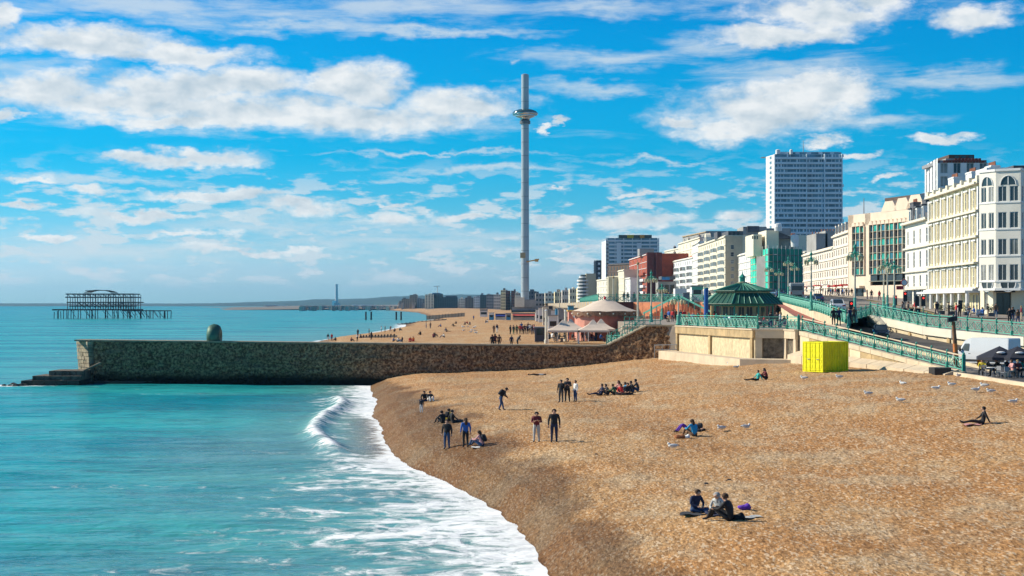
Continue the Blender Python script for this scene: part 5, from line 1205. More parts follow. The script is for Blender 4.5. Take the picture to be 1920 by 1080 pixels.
MB().box(x0+2.5, D+2, z1, x1-1.2, D+15, Z_(284, D)).build('roof_storey', m_tw, tbk)
for k in range(5): MB().box(x0+8+k*6.4, D+1.85, z1+.2, x0+12+k*6.4, D+1.98, z1+1.2).build('roof_window', m_tg, tbk)
for px_, r_ in ((1459, 1.3), (1484, .9)): MB().lathe([(r_, z1), (r_, Z_(284, D)+.9), (.4, Z_(284, D)+1.3)], (X_(px_, D), D+1.0, 0), 12).build('roof_tank', m_white, tbk)
MB().tube((X_(1511, D), D+8, Z_(284, D)), (X_(1511, D), D+8, Z_(260, D)), .25, .1, 5).build('mast', m_lead, tbk)
MB().box(X_(1438, D), D+17.2, z1, X_(1448, D), D+25, Z_(291, D)+.6).build('roof_tank', m_white, tbk)
# --- small buildings towards the tower, then the far shore
FB = [  # px0, px1, ytop, D, colour, floors, label
 (1083, 1090, 540, 1000, m_yell, 4, 'small yellow house left of the rounded balcony block'),
 (1068, 1083, 541, 1040, m_warm, 4, 'cream house with low roof in the distant seafront row'),
 (1054, 1068, 544, 1080, m_pinkw, 3, 'pinkish house in the distant seafront row'),
 (1040, 1054, 547, 1130, m_yell, 3, 'pale yellow house right of the thin pole'),
 (1022, 1040, 549, 1180, m_cream, 4, 'cream gabled house in the distant seafront row'),
 (1004, 1022, 550, 1230, m_grey, 4, 'grey terrace just right of the tall steel tower'),
 (990, 1006, 546, 1380, M('dark_far_block', (.12, .13, .15), .8), 5, 'dark block right behind the tall steel tower'),
 (966, 976, 549, 1420, m_cream, 5, 'cream block just left of the tall steel tower'),
 (948, 957, 545, 1480, M('far_pink_brick', (.30, .15, .12), .9), 7, 'left of two pinkish brown tower blocks by the steel tower'),
 (958, 967, 545, 1470, M('far_pink_brick', (.30, .15, .12), .9), 7, 'right of two pinkish brown tower blocks by the steel tower'),
 (939, 948, 544, 1460, m_yell, 7, 'yellow and cream tower block left of the brown pair'),
 (926, 939, 552, 1700, m_pinkw, 5, 'pink white terrace beyond the beach huts'),
 (912, 926, 552, 1800, m_grey, 5, 'grey flats beyond the beach huts'),
 (900, 912, 553, 1900, M('far_teal_block', (.07, .11, .12), .7), 6, 'dark teal flats in the distant row'),
 (888, 900, 556, 2000, m_white, 5, 'white flats in the distant row'),
 (872, 888, 558, 2100, M('far_brown_block', (.22, .16, .12), .8), 5, 'brown flats in the distant row'),
 (860, 872, 560, 2150, m_cream, 4, 'cream flats at the right of the dark glass block'),
 (812, 858, 557, 2200, M('far_dark_glass', (.015, .035, .045), .3), 8, 'large dark glass block on the far seafront'),
 (797, 813, 552, 2190, m_warm, 9, 'cream tower block joined to the dark glass block'),
 (782, 796, 560, 2400, m_grey, 6, 'grey flats left of the cream tower block'),
 (768, 782, 553, 2420, M('far_tan_block', (.40, .30, .20), .8), 7, 'tan tower block at the left end of the far town'),
 (753, 768, 560, 2500, M('far_tan_block', (.40, .30, .20), .8), 5, 'lower tan block at the left end of the far town')]
for px0, px1, yt, D, mt_, nf, lb in FB:
    x0, x1 = X_(px0, D), X_(px1, D); z1 = Z_(yt, D); zb = 4.0; h = (z1-zb)/nf
    r_ = empty('distant_building', ((x0+x1)/2, D, zb), lb, 'building', 'distant buildings along the seafront')
    MB().box(x0, D, zb-3, x1, D+20, z1).build('wall', mt_, r_)
    mb = MB(); n_ = max(3, int((x1-x0)/3))
    for k in range(nf):
        for j in range(n_): mb.box(x0+(x1-x0)*(j+.25)/n_, D-.15, zb+h*k+h*.35, x0+(x1-x0)*(j+.75)/n_, D-.01, zb+h*k+h*.8)
    mb.build('window', m_dk, r_, kind='stuff')
    mb = MB(); 
    for k in range(nf): mb.box(x0-.3, D-.4, zb+h*k-.2, x1+.3, D-.16, zb+h*k+.25)
    mb.build('ledge', mt_, r_, kind='stuff')
    if yt > 544 or True:
        w_ = (x1-x0)*random.uniform(.25, .5); xx = x0+random.random()*(x1-x0-w_); MB().box(xx, D+3, z1, xx+w_, D+12, z1+random.uniform(.8, 2.2)).build('roof_room', random.choice((m_slate, mt_, m_lead)), r_)
rt = MB(); rt.lathe([(9, Z_(553, 2200)-4), (9, Z_(551, 2200)), (4, Z_(549, 2200))], (X_(818, 2200), 2205, 0), 12).build('roof_drum', m_dk, None, label='dark rounded roof drum on top of the dark glass block', cat='roof structure', loc=(X_(818,2200), 2205, 20))
# far coast land and hills
m_hill = M('downland', (.03, .055, .03), .95, .35, .004); m_farland = M('far_shore', (.20, .16, .11), .95, .3, .01)
def ridge(name, prof, D0, D1, mat, base=-1, seed=0, amp=.6):
    pxs = np.linspace(prof[0][0], prof[-1][0], 260); ys = np.interp(pxs, [p_[0] for p_ in prof], [p_[1] for p_ in prof])
    ys = ys - amp*(fbm(pxs*.12, pxs*0, 4, 90+seed)-.5)*2
    r_ = 10; Xa = np.zeros((r_, 260)); Ya = np.zeros((r_, 260)); Za = np.zeros((r_, 260))
    for k in range(r_):
        t_ = k/(r_-1); D = D0+(D1-D0)*t_; Ya[k] = D; Xa[k] = (pxs-960)/F*D
        Za[k] = base+(H-(ys-570)/F*D1-base)*np.sin(t_*math.pi/2)**1.2*(1 if k else 0)
    o = bpy.data.objects.new(name, gridmesh(name, Xa, Ya, Za, mat)); COL.objects.link(o); return tag(o, kind='structure')
ridge('hills', [(-250, 569), (0, 568.6), (200, 569), (330, 569), (400, 568.5), (480, 566), (560, 564), (590, 561), (640, 561), (690, 559.5), (730, 556), (770, 555), (860, 552), (900, 553), (960, 553), (1060, 551), (1200, 552), (1500, 552)], 7000, 9500, m_hill, seed=1)
ridge('far_coast', [(490, 575), (520, 573.5), (600, 573), (700, 572), (800, 570), (1000, 569), (1400, 567)], 4200, 5600, m_farland, seed=2, amp=.3)
Xc = np.array([[-520, -300, 0, 600, 1400]]*4); Yc = np.array([[2700]*5, [3300]*5, [4300]*5, [5000]*5]); Xc[1] -= 120; Xc[2] -= 260; Xc[3] -= 500
o = bpy.data.objects.new('far_shore', gridmesh('far_shore', Xc.astype(float), Yc.astype(float), np.array([[-.5, 2, 3, 4, 4.]]*4), m_farland)); COL.objects.link(o); tag(o, kind='structure')
# power station chimney and harbour sheds
D = 6800
pc = empty('power_station_chimney', (X_(631, D), D, 2), 'tall thin chimney standing on the far shore against the hills', 'chimney')
MB().lathe([(7, 2), (5.2, Z_(536, D)), (6.0, Z_(536, D)), (6.0, Z_(533, D))], (X_(631, D), D, 0), 12).build('shaft', M('chimney_concrete', (.42, .44, .46), .8), pc)
MB().box(X_(624, D), D-20, 0, X_(630, D), D+20, Z_(564, D)).build('turbine_hall', m_white, pc); MB().box(X_(628, D), D-20, 0, X_(637, D), D+20, Z_(568, D)).build('turbine_hall', m_lead, pc)
for k, (a_, c_, yt, m_) in enumerate(((494, 534, 573, m_cream), (558, 570, 574, m_white), (572, 591, 574.5, m_white), (600, 612, 575, m_white), (640, 655, 574, m_white), (660, 702, 571.5, m_white), (716, 742, 574, m_white), (500, 520, 572, m_white), (28, 33, 569.3, m_white))):
    D = 5200 if k < 8 else 9000
    MB().box(X_(a_, D), D, -1, X_(c_, D), D+60, Z_(yt, D)).build('harbour_shed', m_, None, label=['long low cream shed at the left tip of the far shore', 'small white shed left of the far chimney', 'paired white shed on the far shore', 'low white shed just left of the far chimney', 'white shed just right of the far chimney', 'largest long white shed on the far shore', 'white shed near the two iron columns', 'white roofed shed behind the long cream shed', 'tiny white ship like block on the far left horizon'][k], cat='shed', group='white sheds along the far shore', loc=(X_((a_+c_)/2, D), D, 0))
random.seed(21); mb = MB()
for k in range(150):
    px_ = random.choice((random.uniform(0, 330), random.uniform(10, 140))); D = 9300; w_ = random.uniform(1, 4); yy = random.uniform(568.6, 571.2)
    mb.box(X_(px_, D), D, -1, X_(px_+w_, D), D+50, Z_(yy, D))
mb.build('far_town', M('far_town', (.50, .50, .48), .8, .4, .002), kind='stuff')
mb = MB()
for k in range(520):
    px_ = random.uniform(560, 1085); D = random.uniform(2300, 4200); w_ = random.uniform(1.5, 6)
    mb.box(X_(px_, D), D, 0, X_(px_+w_, D), D+30, Z_(random.uniform(563, 570) if px_ > 745 else random.uniform(573, 575), D))
mb.build('distant_town', M('distant_town', (.42, .36, .29), .85, .6, .02), kind='stuff')
# ------------------------------------------------------------------ people
def skin_mesh(name, J, E, root_i=0):
    """J: joint -> (x,y,z,radius); E: (a,b,kind). kind 0 skin 1 top 2 legs 3 shoes"""
    names = list(J); idx = {n: i for i, n in enumerate(names)}
    me = bpy.data.meshes.new('sk'); me.from_pydata([J[n][:3] for n in names], [(idx[a], idx[b_]) for a, b_, k in E], [])
    o = bpy.data.objects.new('sk', me); COL.objects.link(o)
    md = o.modifiers.new('s', 'SKIN'); me.skin_vertices or None
    sv = me.skin_vertices[0].data
    for i, n in enumerate(names):
        r = J[n][3]; sv[i].radius = r if isinstance(r, tuple) else (r, r); sv[i].use_root = (i == root_i)
    sb_ = o.modifiers.new('u', 'SUBSURF'); sb_.levels = 1
    dg_ = bpy.context.evaluated_depsgraph_get(); ev = o.evaluated_get(dg_); m2 = ev.to_mesh()
    V = np.array([v.co[:] for v in m2.vertices]); Fs = [tuple(p_.vertices) for p_ in m2.polygons]; ev.to_mesh_clear()
    bpy.data.objects.remove(o); 
    A = np.array([J[a][:3] for a, b_, k in E]); B = np.array([J[b_][:3] for a, b_, k in E]); K = [k for a, b_, k in E]
    mb = MB(); mb.V = [tuple(v) for v in V]; mb.Fc = Fs
    C_ = np.array([V[list(f)].mean(0) for f in Fs]); AB = B-A; L2 = (AB**2).sum(1)+1e-9
    t_ = np.clip(((C_[:,None]-A[None])*AB[None]).sum(2)/L2, 0, 1); d_ = np.linalg.norm(C_[:,None]-(A[None]+t_[...,None]*AB[None]), axis=2)
    mb.mi = [K[i] for i in d_.argmin(1)]
    # fingers and thumbs closed on each palm
    for s in 'LR':
        w, h = Vector(J['wr'+s][:3]), Vector(J['hd'+s][:3]); d = (h-w).normalized(); sd_ = d.cross(Vector((0,0,1)) if abs(d.z) < .9 else Vector((0,1,0))).normalized(); pn = d.cross(sd_)
        mb.cur = 0
        for k in range(4):
            b0 = h+sd_*(.028*(k-1.5)/1.5); l_ = (.07, .082, .078, .06)[k]; m1 = b0+d*l_*.55+pn*.008; e1 = m1+d*l_*.35+pn*.028
            mb.tube(b0-d*.02, m1, .011, .010, 5); mb.tube(m1, e1, .010, .008, 5)
        mb.tube(w.lerp(h, .45)+sd_*.02, w.lerp(h, .9)+sd_*.055+pn*.01, .012, .010, 5)
    # nose and ears
    hd = Vector(J['head'][:3]); f_ = Vector(J['face'][:3])-hd; f_.normalize(); sx_ = f_.cross(Vector((0,0,1))).normalized()
    mb.ell(hd+f_*.105+Vector((0,0,-.01)), (.018, .022, .024), 5, 4)
    for s in (-1, 1): mb.ell(hd+sx_*s*.088, (.014, .02, .03), 5, 4)
    me = mb.mesh(name, [None]*4, smooth=True)
    return me, hd, f_
def bones(sit=False):
    E = [('pel','spi',1),('spi','che',1),('che','nek',1),('nek','head',0),('head','crn',0)]
    for s in 'LR': E += [('che','sh'+s,1),('sh'+s,'el'+s,1),('el'+s,'wr'+s,1),('wr'+s,'hd'+s,0),('pel','hp'+s,2),('hp'+s,'kn'+s,2),('kn'+s,'an'+s,2),('an'+s,'to'+s,3)]
    return E
def body(pel, spi, che, nek, head, shL, elL, wrL, hdL, knL, anL, toL, shR, elR, wrR, hdR, knR, anR, toR, hp=.09, fdir=(0, 1, 0), coat=1.0):
    P_ = Vector(pel); J = {'pel': (*pel, (.155*coat, .115*coat)), 'spi': (*spi, (.135*coat, .105*coat)), 'che': (*che, (.16, .115)), 'nek': (*nek, .062), 'head': (*head, (.078, .095))}
    up = (Vector(head)-Vector(nek)).normalized(); J['crn'] = (*(Vector(head)+up*.085), (.066, .08))
    ax = (Vector(shR)-Vector(shL)).normalized()
    hpL, hpR = P_-ax*hp-Vector((0,0,.04)), P_+ax*hp-Vector((0,0,.04))
    for s, (sh, el_, wr, hd_, kn, an, to, hh) in (('L', (shL, elL, wrL, hdL, knL, anL, toL, hpL)), ('R', (shR, elR, wrR, hdR, knR, anR, toR, hpR))):
        J['sh'+s] = (*sh, .068); J['el'+s] = (*el_, .048); J['wr'+s] = (*wr, .034); J['hd'+s] = (*hd_, (.042, .022)); J['hp'+s] = (*hh, .098); J['kn'+s] = (*kn, .066); J['an'+s] = (*an, .045); J['to'+s] = (*to, (.046, .034))
    J['face'] = (*(Vector(head)+Vector(fdir)), .0); return J
POSE = {}
POSE['stand'] = body((0,0,.94),(0,0,1.12),(0,0,1.34),(0,0,1.49),(0,.02,1.60),(-.18,0,1.42),(-.24,-.03,1.14),(-.25,.03,.90),(-.25,.05,.82),(-.10,.01,.50),(-.11,-.03,.08),(-.13,.12,.045),(.18,0,1.42),(.24,-.03,1.14),(.25,.03,.90),(.25,.05,.82),(.10,.02,.50),(.11,-.02,.08),(.13,.13,.045))
POSE['phone'] = body((0,0,.94),(0,.01,1.12),(0,.02,1.34),(0,.05,1.48),(0,.10,1.58),(-.18,.02,1.41),(-.23,.04,1.13),(-.10,.24,1.20),(-.07,.30,1.26),(-.10,.01,.50),(-.12,-.03,.08),(-.13,.12,.045),(.18,.02,1.41),(.23,.04,1.13),(.10,.24,1.18),(.06,.30,1.23),(.11,.02,.50),(.12,0,.08),(.14,.15,.045))
POSE['walk'] = body((0,0,.92),(0,.01,1.11),(0,.03,1.33),(0,.05,1.48),(0,.08,1.59),(-.18,.03,1.41),(-.23,-.10,1.16),(-.22,-.10,.93),(-.22,-.08,.85),(-.10,.16,.52),(-.10,.22,.09),(-.10,.38,.06),(.18,.03,1.41),(.23,.12,1.16),(.21,.26,.96),(.21,.30,.88),(.10,.02,.49),(.10,-.27,.14),(.10,-.16,.05))
POSE['stoop'] = body((0,-.08,.90),(0,-.02,1.08),(0,.12,1.27),(0,.22,1.38),(0,.32,1.46),(-.18,.14,1.34),(-.22,.16,1.07),(-.12,.30,.95),(-.10,.34,.90),(-.09,.06,.49),(-.09,.12,.08),(-.09,.27,.045),(.18,.14,1.34),(.22,.16,1.07),(.12,.30,.95),(.10,.34,.90),(.10,-.08,.48),(.10,-.22,.09),(.10,-.08,.045))
POSE['knees'] = body((0,-.10,.14),(0,-.12,.32),(0,-.04,.53),(0,.02,.67),(0,.07,.78),(-.18,-.02,.61),(-.24,.12,.42),(-.15,.32,.42),(-.11,.38,.42),(-.12,.36,.46),(-.12,.52,.09),(-.12,.68,.045),(.18,-.02,.61),(.24,.12,.42),(.15,.32,.42),(.11,.38,.42),(.13,.36,.46),(.13,.54,.09),(.13,.70,.045))
POSE['legs_out'] = body((0,-.05,.14),(0,-.10,.32),(0,-.14,.55),(0,-.12,.70),(0,-.08,.80),(-.18,-.13,.62),(-.27,-.24,.36),(-.26,-.34,.12),(-.26,-.36,.05),(-.11,.40,.22),(-.12,.80,.08),(-.14,.88,.20),(.18,-.13,.62),(.24,.02,.40),(.14,.20,.28),(.12,.27,.26),(.11,.42,.16),(.12,.84,.08),(.14,.92,.20))
POSE['cross'] = body((0,-.05,.14),(0,-.06,.33),(0,.0,.55),(0,.06,.69),(0,.12,.79),(-.18,.01,.62),(-.26,.06,.38),(-.12,.24,.28),(-.07,.29,.27),(-.36,.22,.17),(-.04,.34,.08),(.08,.36,.07),(.18,.01,.62),(.26,.06,.38),(.12,.24,.28),(.07,.29,.27),(.36,.22,.17),(.06,.28,.09),(-.07,.26,.08))
POSE['lie'] = body((0,0,.13),(0,-.2,.13),(0,-.42,.15),(0,-.57,.15),(0,-.69,.17),(-.18,-.50,.13),(-.34,-.38,.10),(-.28,-.16,.08),(-.26,-.09,.07),(-.10,.42,.20),(-.11,.84,.08),(-.13,.88,.22),(.18,-.50,.13),(.34,-.38,.10),(.28,-.16,.10),(.25,-.09,.10),(.10,.42,.14),(.12,.86,.08),(.14,.90,.22), fdir=(0,0,1))
POSE['lie_knee'] = body((0,0,.13),(0,-.2,.13),(0,-.42,.15),(0,-.57,.15),(0,-.69,.17),(-.18,-.50,.13),(-.32,-.42,.10),(-.20,-.25,.20),(-.14,-.20,.23),(-.12,.33,.52),(-.12,.58,.09),(-.12,.72,.045),(.18,-.50,.13),(.32,-.42,.10),(.20,-.25,.20),(.14,-.20,.23),(.12,.36,.46),(.12,.64,.09),(.12,.78,.045), fdir=(0,0,1))
POSE['chair'] = body((0,-.05,.52),(0,-.08,.72),(0,-.04,.94),(0,0,1.08),(0,.04,1.19),(-.18,-.03,1.02),(-.24,.08,.78),(-.16,.30,.74),(-.13,.37,.75),(-.12,.40,.50),(-.12,.42,.09),(-.13,.56,.045),(.18,-.03,1.02),(.24,.08,.78),(.16,.30,.74),(.13,.37,.75),(.12,.40,.50),(.12,.40,.09),(.13,.54,.045))
BODY = {k: skin_mesh('person_'+k, J, bones()) for k, J in POSE.items()}
def hair_mesh(pose, long=False):
    me, hd, f = BODY[pose]; up = Vector((0,0,1)) if abs(f.z) < .5 else Vector((0,-1,0))
    mb = MB(); mb.ell((0,0,0), (1,1,1), 10, 7)
    for i, v in enumerate(mb.V):
        v = Vector(v); p_ = hd+up*.045-f*.022+v*.108
        q = p_-hd
        if q.dot(f) > .045: p_ -= f*(q.dot(f)-.045)
        mb.V[i] = tuple(p_)
    if long:
        k0 = len(mb.V); mb.ell((0,0,0), (1,1,1), 8, 6)
        for i in range(k0, len(mb.V)):
            v = Vector(mb.V[i]); mb.V[i] = tuple(hd-f*.085-up*.10+Vector((v.x*.09, v.y*.09, v.z*.09))+up*(v.dot(up)*.12))
    return mb.mesh('hair', [None], smooth=True)
HAIR = {}
def pack_mesh(pose):
    J = POSE[pose]; c = Vector(J['che'][:3]); s = Vector(J['spi'][:3]); f = Vector((0,1,0)); m = (c+s)/2; up = (c-s).normalized(); bk = -(Vector((1,0,0)).cross(up))*-1
    bk = Vector((1,0,0)).cross(up); bk = bk if bk.y < 0 else -bk
    mb = MB(); mb.ell((0,0,0), (1,1,1), 10, 7)
    for i, v in enumerate(mb.V):
        v = Vector(v); g = lambda t_: math.copysign(abs(t_)**.6, t_)
        mb.V[i] = tuple(m+Vector((g(v.x)*.15,0,0))+bk*(.17+g(v.y)*.09)+up*(g(v.z)*.22+.03))
    for sx_ in (-1, 1): mb.tube(m+Vector((sx_*.10,0,0))+bk*.12+up*.24, m+Vector((sx_*.12,0,0))-bk*.10+up*.16, .018, .018, 4)
    return mb.mesh('backpack', [None], smooth=True)
PACK = {}
CL = {}
def cm(name, c):
    if name not in CL: CL[name] = M('cloth_'+name if name not in ('skin', 'skin_dark', 'hair_black', 'hair_brown', 'hair_blond', 'hair_grey') else name, c, .85, .12, 6)
    return CL[name]
COLS = dict(black=(.012,.012,.015), navy=(.015,.025,.07), blue=(.03,.12,.40), jeans=(.03,.07,.16), bright_blue=(.02,.30,.55), red=(.55,.03,.03), maroon=(.16,.02,.03), grey=(.22,.22,.23), pale_grey=(.50,.50,.48), white=(.78,.77,.74), pink=(.70,.35,.33), yellow=(.65,.50,.04), teal=(.03,.42,.38), orange=(.75,.25,.04), brown=(.14,.08,.045), green=(.04,.13,.06), beige=(.50,.40,.28), purple=(.12,.03,.40), charcoal=(.045,.045,.05))
SK = cm('skin', (.55,.32,.22)); SKD = cm('skin_dark', (.20,.10,.06))
HR = dict(black=cm('hair_black', (.012,.010,.010)), brown=cm('hair_brown', (.07,.035,.018)), blond=cm('hair_blond', (.42,.28,.12)), grey=cm('hair_grey', (.35,.34,.33)))
def person(loc, pose, rz, top, legs, hair='brown', label='', long=False, pack=None, group=None, scale=1.0, shoes='black', skin=None, name='person'):
    me, hd, f = BODY[pose]
    o = bpy.data.objects.new(name, me); COL.objects.link(o); o.location = loc; o.rotation_euler.z = R(rz); o.scale = (scale*1.17, scale*1.17, scale)
    for i, m_ in enumerate((skin or SK, cm(top, COLS[top]), cm(legs, COLS[legs]), cm(shoes, COLS[shoes]))):
        if me.materials[i] is None: me.materials[i] = m_
        o.material_slots[i].link = 'OBJECT'; o.material_slots[i].material = m_
    tag(o, label, 'person', group)
    k = (pose, long)
    if k not in HAIR: HAIR[k] = hair_mesh(pose, long)
    def child(nm, mesh, m_):
        c = bpy.data.objects.new(nm, mesh); COL.objects.link(c); c.parent = o
        if mesh.materials[0] is None: mesh.materials[0] = m_
        c.material_slots[0].link = 'OBJECT'; c.material_slots[0].material = m_; return c
    child('hair', HAIR[k], HR[hair])
    if pack:
        if pose not in PACK: PACK[pose] = pack_mesh(pose)
        child('backpack', PACK[pose], cm(pack, COLS[pack]))
    return o
def at(px, py, dz=-.02):
    v = hit(px, py); return Vector((v.x, v.y, v.z+dz))
# rz: 0 faces away from camera, 180 towards it, 90 faces left, -90 faces right
near = [
 (838,842,'stand',165,'black','jeans','brown','person in black top and blue jeans with bag, standing nearest the sea',0,'black',1.04),
 (873,839,'stand',20,'blue','black','brown','person with long hair and blue top facing away, standing beside a seated one',1,None,1.02),
 (900,837,'knees',60,'pink','jeans','brown','long haired person in pink sitting on shingle right of the blue topped one',1,'black',1.05),
 (829,794,'knees',40,'black','black','black','person in black sitting at the left of the huddled trio',0,None,1),
 (841,790,'knees',-20,'yellow','black','black','person with yellow top sitting in the middle of the huddled trio',0,'black',1),
 (851,793,'legs_out',-70,'black','charcoal','black','person in black with legs stretched right, right of the huddled trio',0,None,1),
 (790,774,'stand',30,'charcoal','white','brown','small child in white trousers standing by a seated pair near the water',0,None,.66),
 (796,753,'cross',170,'black','navy','black','person in dark clothes sitting behind the small child',0,None,1),
 (806,753,'knees',200,'charcoal','white','brown','person with white jeans sitting right of a dark dressed one near the water',0,None,1),
 (941,769,'stoop',-75,'black','jeans','black','lone person stooping under a black backpack in the middle of the beach',0,'black',1.05),
 (1006,829,'phone',180,'maroon','pale_grey','black','person in maroon jacket and pale grey trousers, left of a standing pair',0,None,1.03),
 (1039,829,'stand',176,'black','navy','brown','person in black jacket and navy jeans, right of a standing pair',0,'charcoal',1.1),
 (1052,754,'stand',150,'black','charcoal','black','leftmost of three standing together, dark clothes with backpack',0,'black',1.0),
 (1064,753,'phone',170,'charcoal','black','brown','middle and tallest of three standing together on the upper shingle',0,None,1.07),
 (1079,753,'stand',120,'white','jeans','brown','person in white top and jeans, rightmost of three standing together',0,None,.95),
 (1008,704,'lie',100,'pale_grey','black','black','person lying flat on the shingle below the groyne wall',0,None,1),
 (1126,741,'legs_out',100,'navy','navy','black','person with legs stretched left at the left end of the large seated group',0,None,1),
 (1137,741,'knees',110,'charcoal','navy','black','second from the left in the large seated group, dark clothes',0,None,1),
 (1150,741,'knees',80,'green','black','brown','person in dark green near the middle of the large seated group',0,None,1),
 (1161,736,'knees',120,'pink','black','brown','person in pink sitting tallest in the large seated group',1,None,1.1),
 (1165,741,'cross',150,'red','black','black','person in red sitting in front of the large seated group',0,None,1),
 (1173,737,'knees',100,'bright_blue','black','brown','person in bright blue sitting in the large seated group',0,None,1),
 (1177,741,'cross',170,'black','black','black','person in black in front of the bright blue one in the seated group',0,None,1.08),
 (1184,736,'knees',100,'black','jeans','black','third from the right end of the large seated group, dark clothes',0,None,1.05),
 (1193,734,'knees',80,'charcoal','jeans','black','person at the right end of the large seated group, legs to the left',0,None,1.12),
 (1419,714,'legs_out',100,'teal','black','brown','person in bright teal top leaning back on the upper beach',0,None,.95),
 (1434,712,'knees',100,'maroon','black','black','person in maroon sitting right of the teal topped one',1,None,1.05),
 (1292,810,'lie_knee',95,'black','purple','black','person lying with raised knees in violet blue trousers',0,None,1),
 (1299,818,'knees',35,'bright_blue','brown','brown','person in bright blue jacket sitting with back to us',1,None,1.08),
 (1305,961,'cross',-150,'navy','jeans','brown','person in navy top sitting cross legged, left of the nearest trio',0,None,.98),
 (1347,968,'cross',140,'pale_grey','navy','grey','grey haired person in pale sleeves sitting in the middle of the nearest trio',1,'black',1.0),
 (1362,977,'knees',60,'black','black','brown','person in black coat with back to us, right of the nearest trio',0,None,1.12),
 (1840,795,'legs_out',80,'black','black','black','lone person in black sitting on a pink blanket far right of the beach',0,None,1.02)]
for px_, py_, ps, rz, tp, lg, hr, lb, lo, pk, sc_ in near: person(at(px_, py_), ps, rz, tp, lg, hr, lb, bool(lo), pk, None, sc_)
def blob(name, loc, r, mat, label, cat, squ=.6, rz=0):
    mb = MB(); mb.ell((0,0,r[2]*.9), r, 12, 8)
    for i, v in enumerate(mb.V):
        n_ = 1+.16*math.sin(v[0]*19+v[1]*13)+.10*math.sin(v[2]*23+v[0]*31); mb.V[i] = (v[0]*n_, v[1]*n_, max(.0, v[2]*n_))
    o = mb.build(name, mat, None, smooth=True, label=label, cat=cat); o.location = loc; o.rotation_euler.z = R(rz); return o
def rug(loc, sx_, sy_, mat, label, rz=0, name='blanket', cat='blanket'):
    mb = MB(); n = 8; vs = []
    for i in range(n+1):
        for j in range(n+1):
            x, y = (i/n-.5)*sx_, (j/n-.5)*sy_; vs.append((x+.05*math.sin(7*y), y+.04*math.sin(6*x), .05+.03*math.sin(9*x+2)*math.cos(8*y)))
    mb.add(vs+[(a_, c_, d_-.03) for a_, c_, d_ in vs], [(i*(n+1)+j, (i+1)*(n+1)+j, (i+1)*(n+1)+j+1, i*(n+1)+j+1) for i in range(n) for j in range(n)]+[((n+1)**2+i*(n+1)+j, (n+1)**2+i*(n+1)+j+1, (n+1)**2+(i+1)*(n+1)+j+1, (n+1)**2+(i+1)*(n+1)+j) for i in range(n) for j in range(n)])
    o = mb.build(name, mat, None, smooth=True, label=label, cat=cat); o.location = loc; o.rotation_euler.z = R(rz); return o
blob('purple_bag', at(1397,956), (.24,.15,.12), cm('purple', COLS['purple']), 'crumpled violet bag lying behind the nearest trio', 'bag')
rug(at(1407,970), .95, .5, cm('pale_grey', COLS['pale_grey']), 'pale crumpled blanket beside the person in black coat', 25)
blob('dark_bag', at(1386,975), (.26,.18,.13), cm('black', COLS['black']), 'black bag between the black coat and the pale blanket', 'bag')
blob('brown_bag', at(1276,822), (.38,.16,.12), cm('brown_bag', (.30,.11,.04)), 'brown holdall lying in front of the bright blue jacket', 'bag')
blob('white_bag', at(1288,822), (.16,.14,.12), cm('white', COLS['white']), 'white bag at the right end of the brown holdall', 'bag')
blob('dark_rucksack', at(1311,806), (.24,.2,.22), cm('charcoal', COLS['charcoal']), 'dark rucksack just behind the bright blue jacket', 'bag')
rug(at(1832,796), 1.5, .7, cm('pink', COLS['pink']), 'pink blanket under the lone person at the far right', 10)
rug(at(896,839), .8, .6, cm('white', COLS['white']), 'white towel beside the long haired person in pink', 10, 'towel', 'towel')
rug(at(1308,964), 1.3, .8, cm('charcoal', COLS['charcoal']), 'dark blanket under the cross legged person in navy', 0)
# ------------------------------------------------------------------ gulls
def gull():
    r = empty('seagull', (0,0,0), 'x', 'gull')
    m_w = M('gull_white', (.80,.80,.78), .7, .05); m_g = M('gull_grey', (.55,.57,.58), .7, .1)
    mb = MB(); mb.ell((0,0,.20), (.10,.22,.095), 10, 7); mb.ell((0,.19,.30), (.058,.066,.058), 8, 6); mb.tube((0,.13,.23), (0,.19,.30), .062, .045, 8); mb.build('body', m_w, r, smooth=True)
    for s in (-1, 1):
        mb = MB(); mb.ell((s*.085,-.06,.225), (.028,.23,.065), 8, 6); mb.build('wing', m_g, r, smooth=True)
        MB().tube((s*.035,.02,.13), (s*.035,.03,0), .010, .010, 5).build('leg', M('gull_leg', (.6,.35,.3), .6), r)
    mb = MB(); mb.add([(-.03,-.2,.22),(.03,-.2,.22),(.045,-.34,.20),(-.045,-.34,.20),(-.03,-.2,.20),(.03,-.2,.20),(.045,-.34,.19),(-.045,-.34,.19)], [(0,1,2,3),(4,7,6,5),(0,3,7,4),(1,5,6,2)]); mb.build('tail', m_black, r)
    MB().tube((0,.245,.295), (0,.315,.285), .016, .004, 6).build('beak', M('gull_beak', (.7,.45,.03), .5), r)
    return r
g0 = gull()
gl_ = [(1368,685,80,'gull standing highest up the beach in front of the terrace wall'),(1381,692,-60,'gull just below the one nearest the terrace wall'),(1507,713,60,'gull left of the yellow container, on the shingle'),
 (1573,711,100,'white gull just right of and below the yellow container'),(1352,808,120,'left of two gulls right of the bright blue jacket'),(1399,806,-70,'right of two gulls right of the bright blue jacket'),
 (1627,743,95,'gull alone halfway between container and right edge'),(1692,724,30,'gull on the shingle below the long ramp footing'),(1755,733,-100,'leftmost of the gull cluster below the black box'),
 (1784,726,80,'gull in the cluster nearest the black box'),(1797,709,140,'gull right under the black box'),(1830,736,-80,'gull in the lower right cluster, second from right'),
 (1857,739,100,'rightmost gull of the lower right cluster'),(1845,728,60,'gull at the top of the right hand cluster'),(1900,759,-90,'gull closest to the right edge of the beach'),(1261,843,85,'gull below the brown holdall on the open shingle'),(1688,756,70,'gull alone on the wide right hand shingle')]
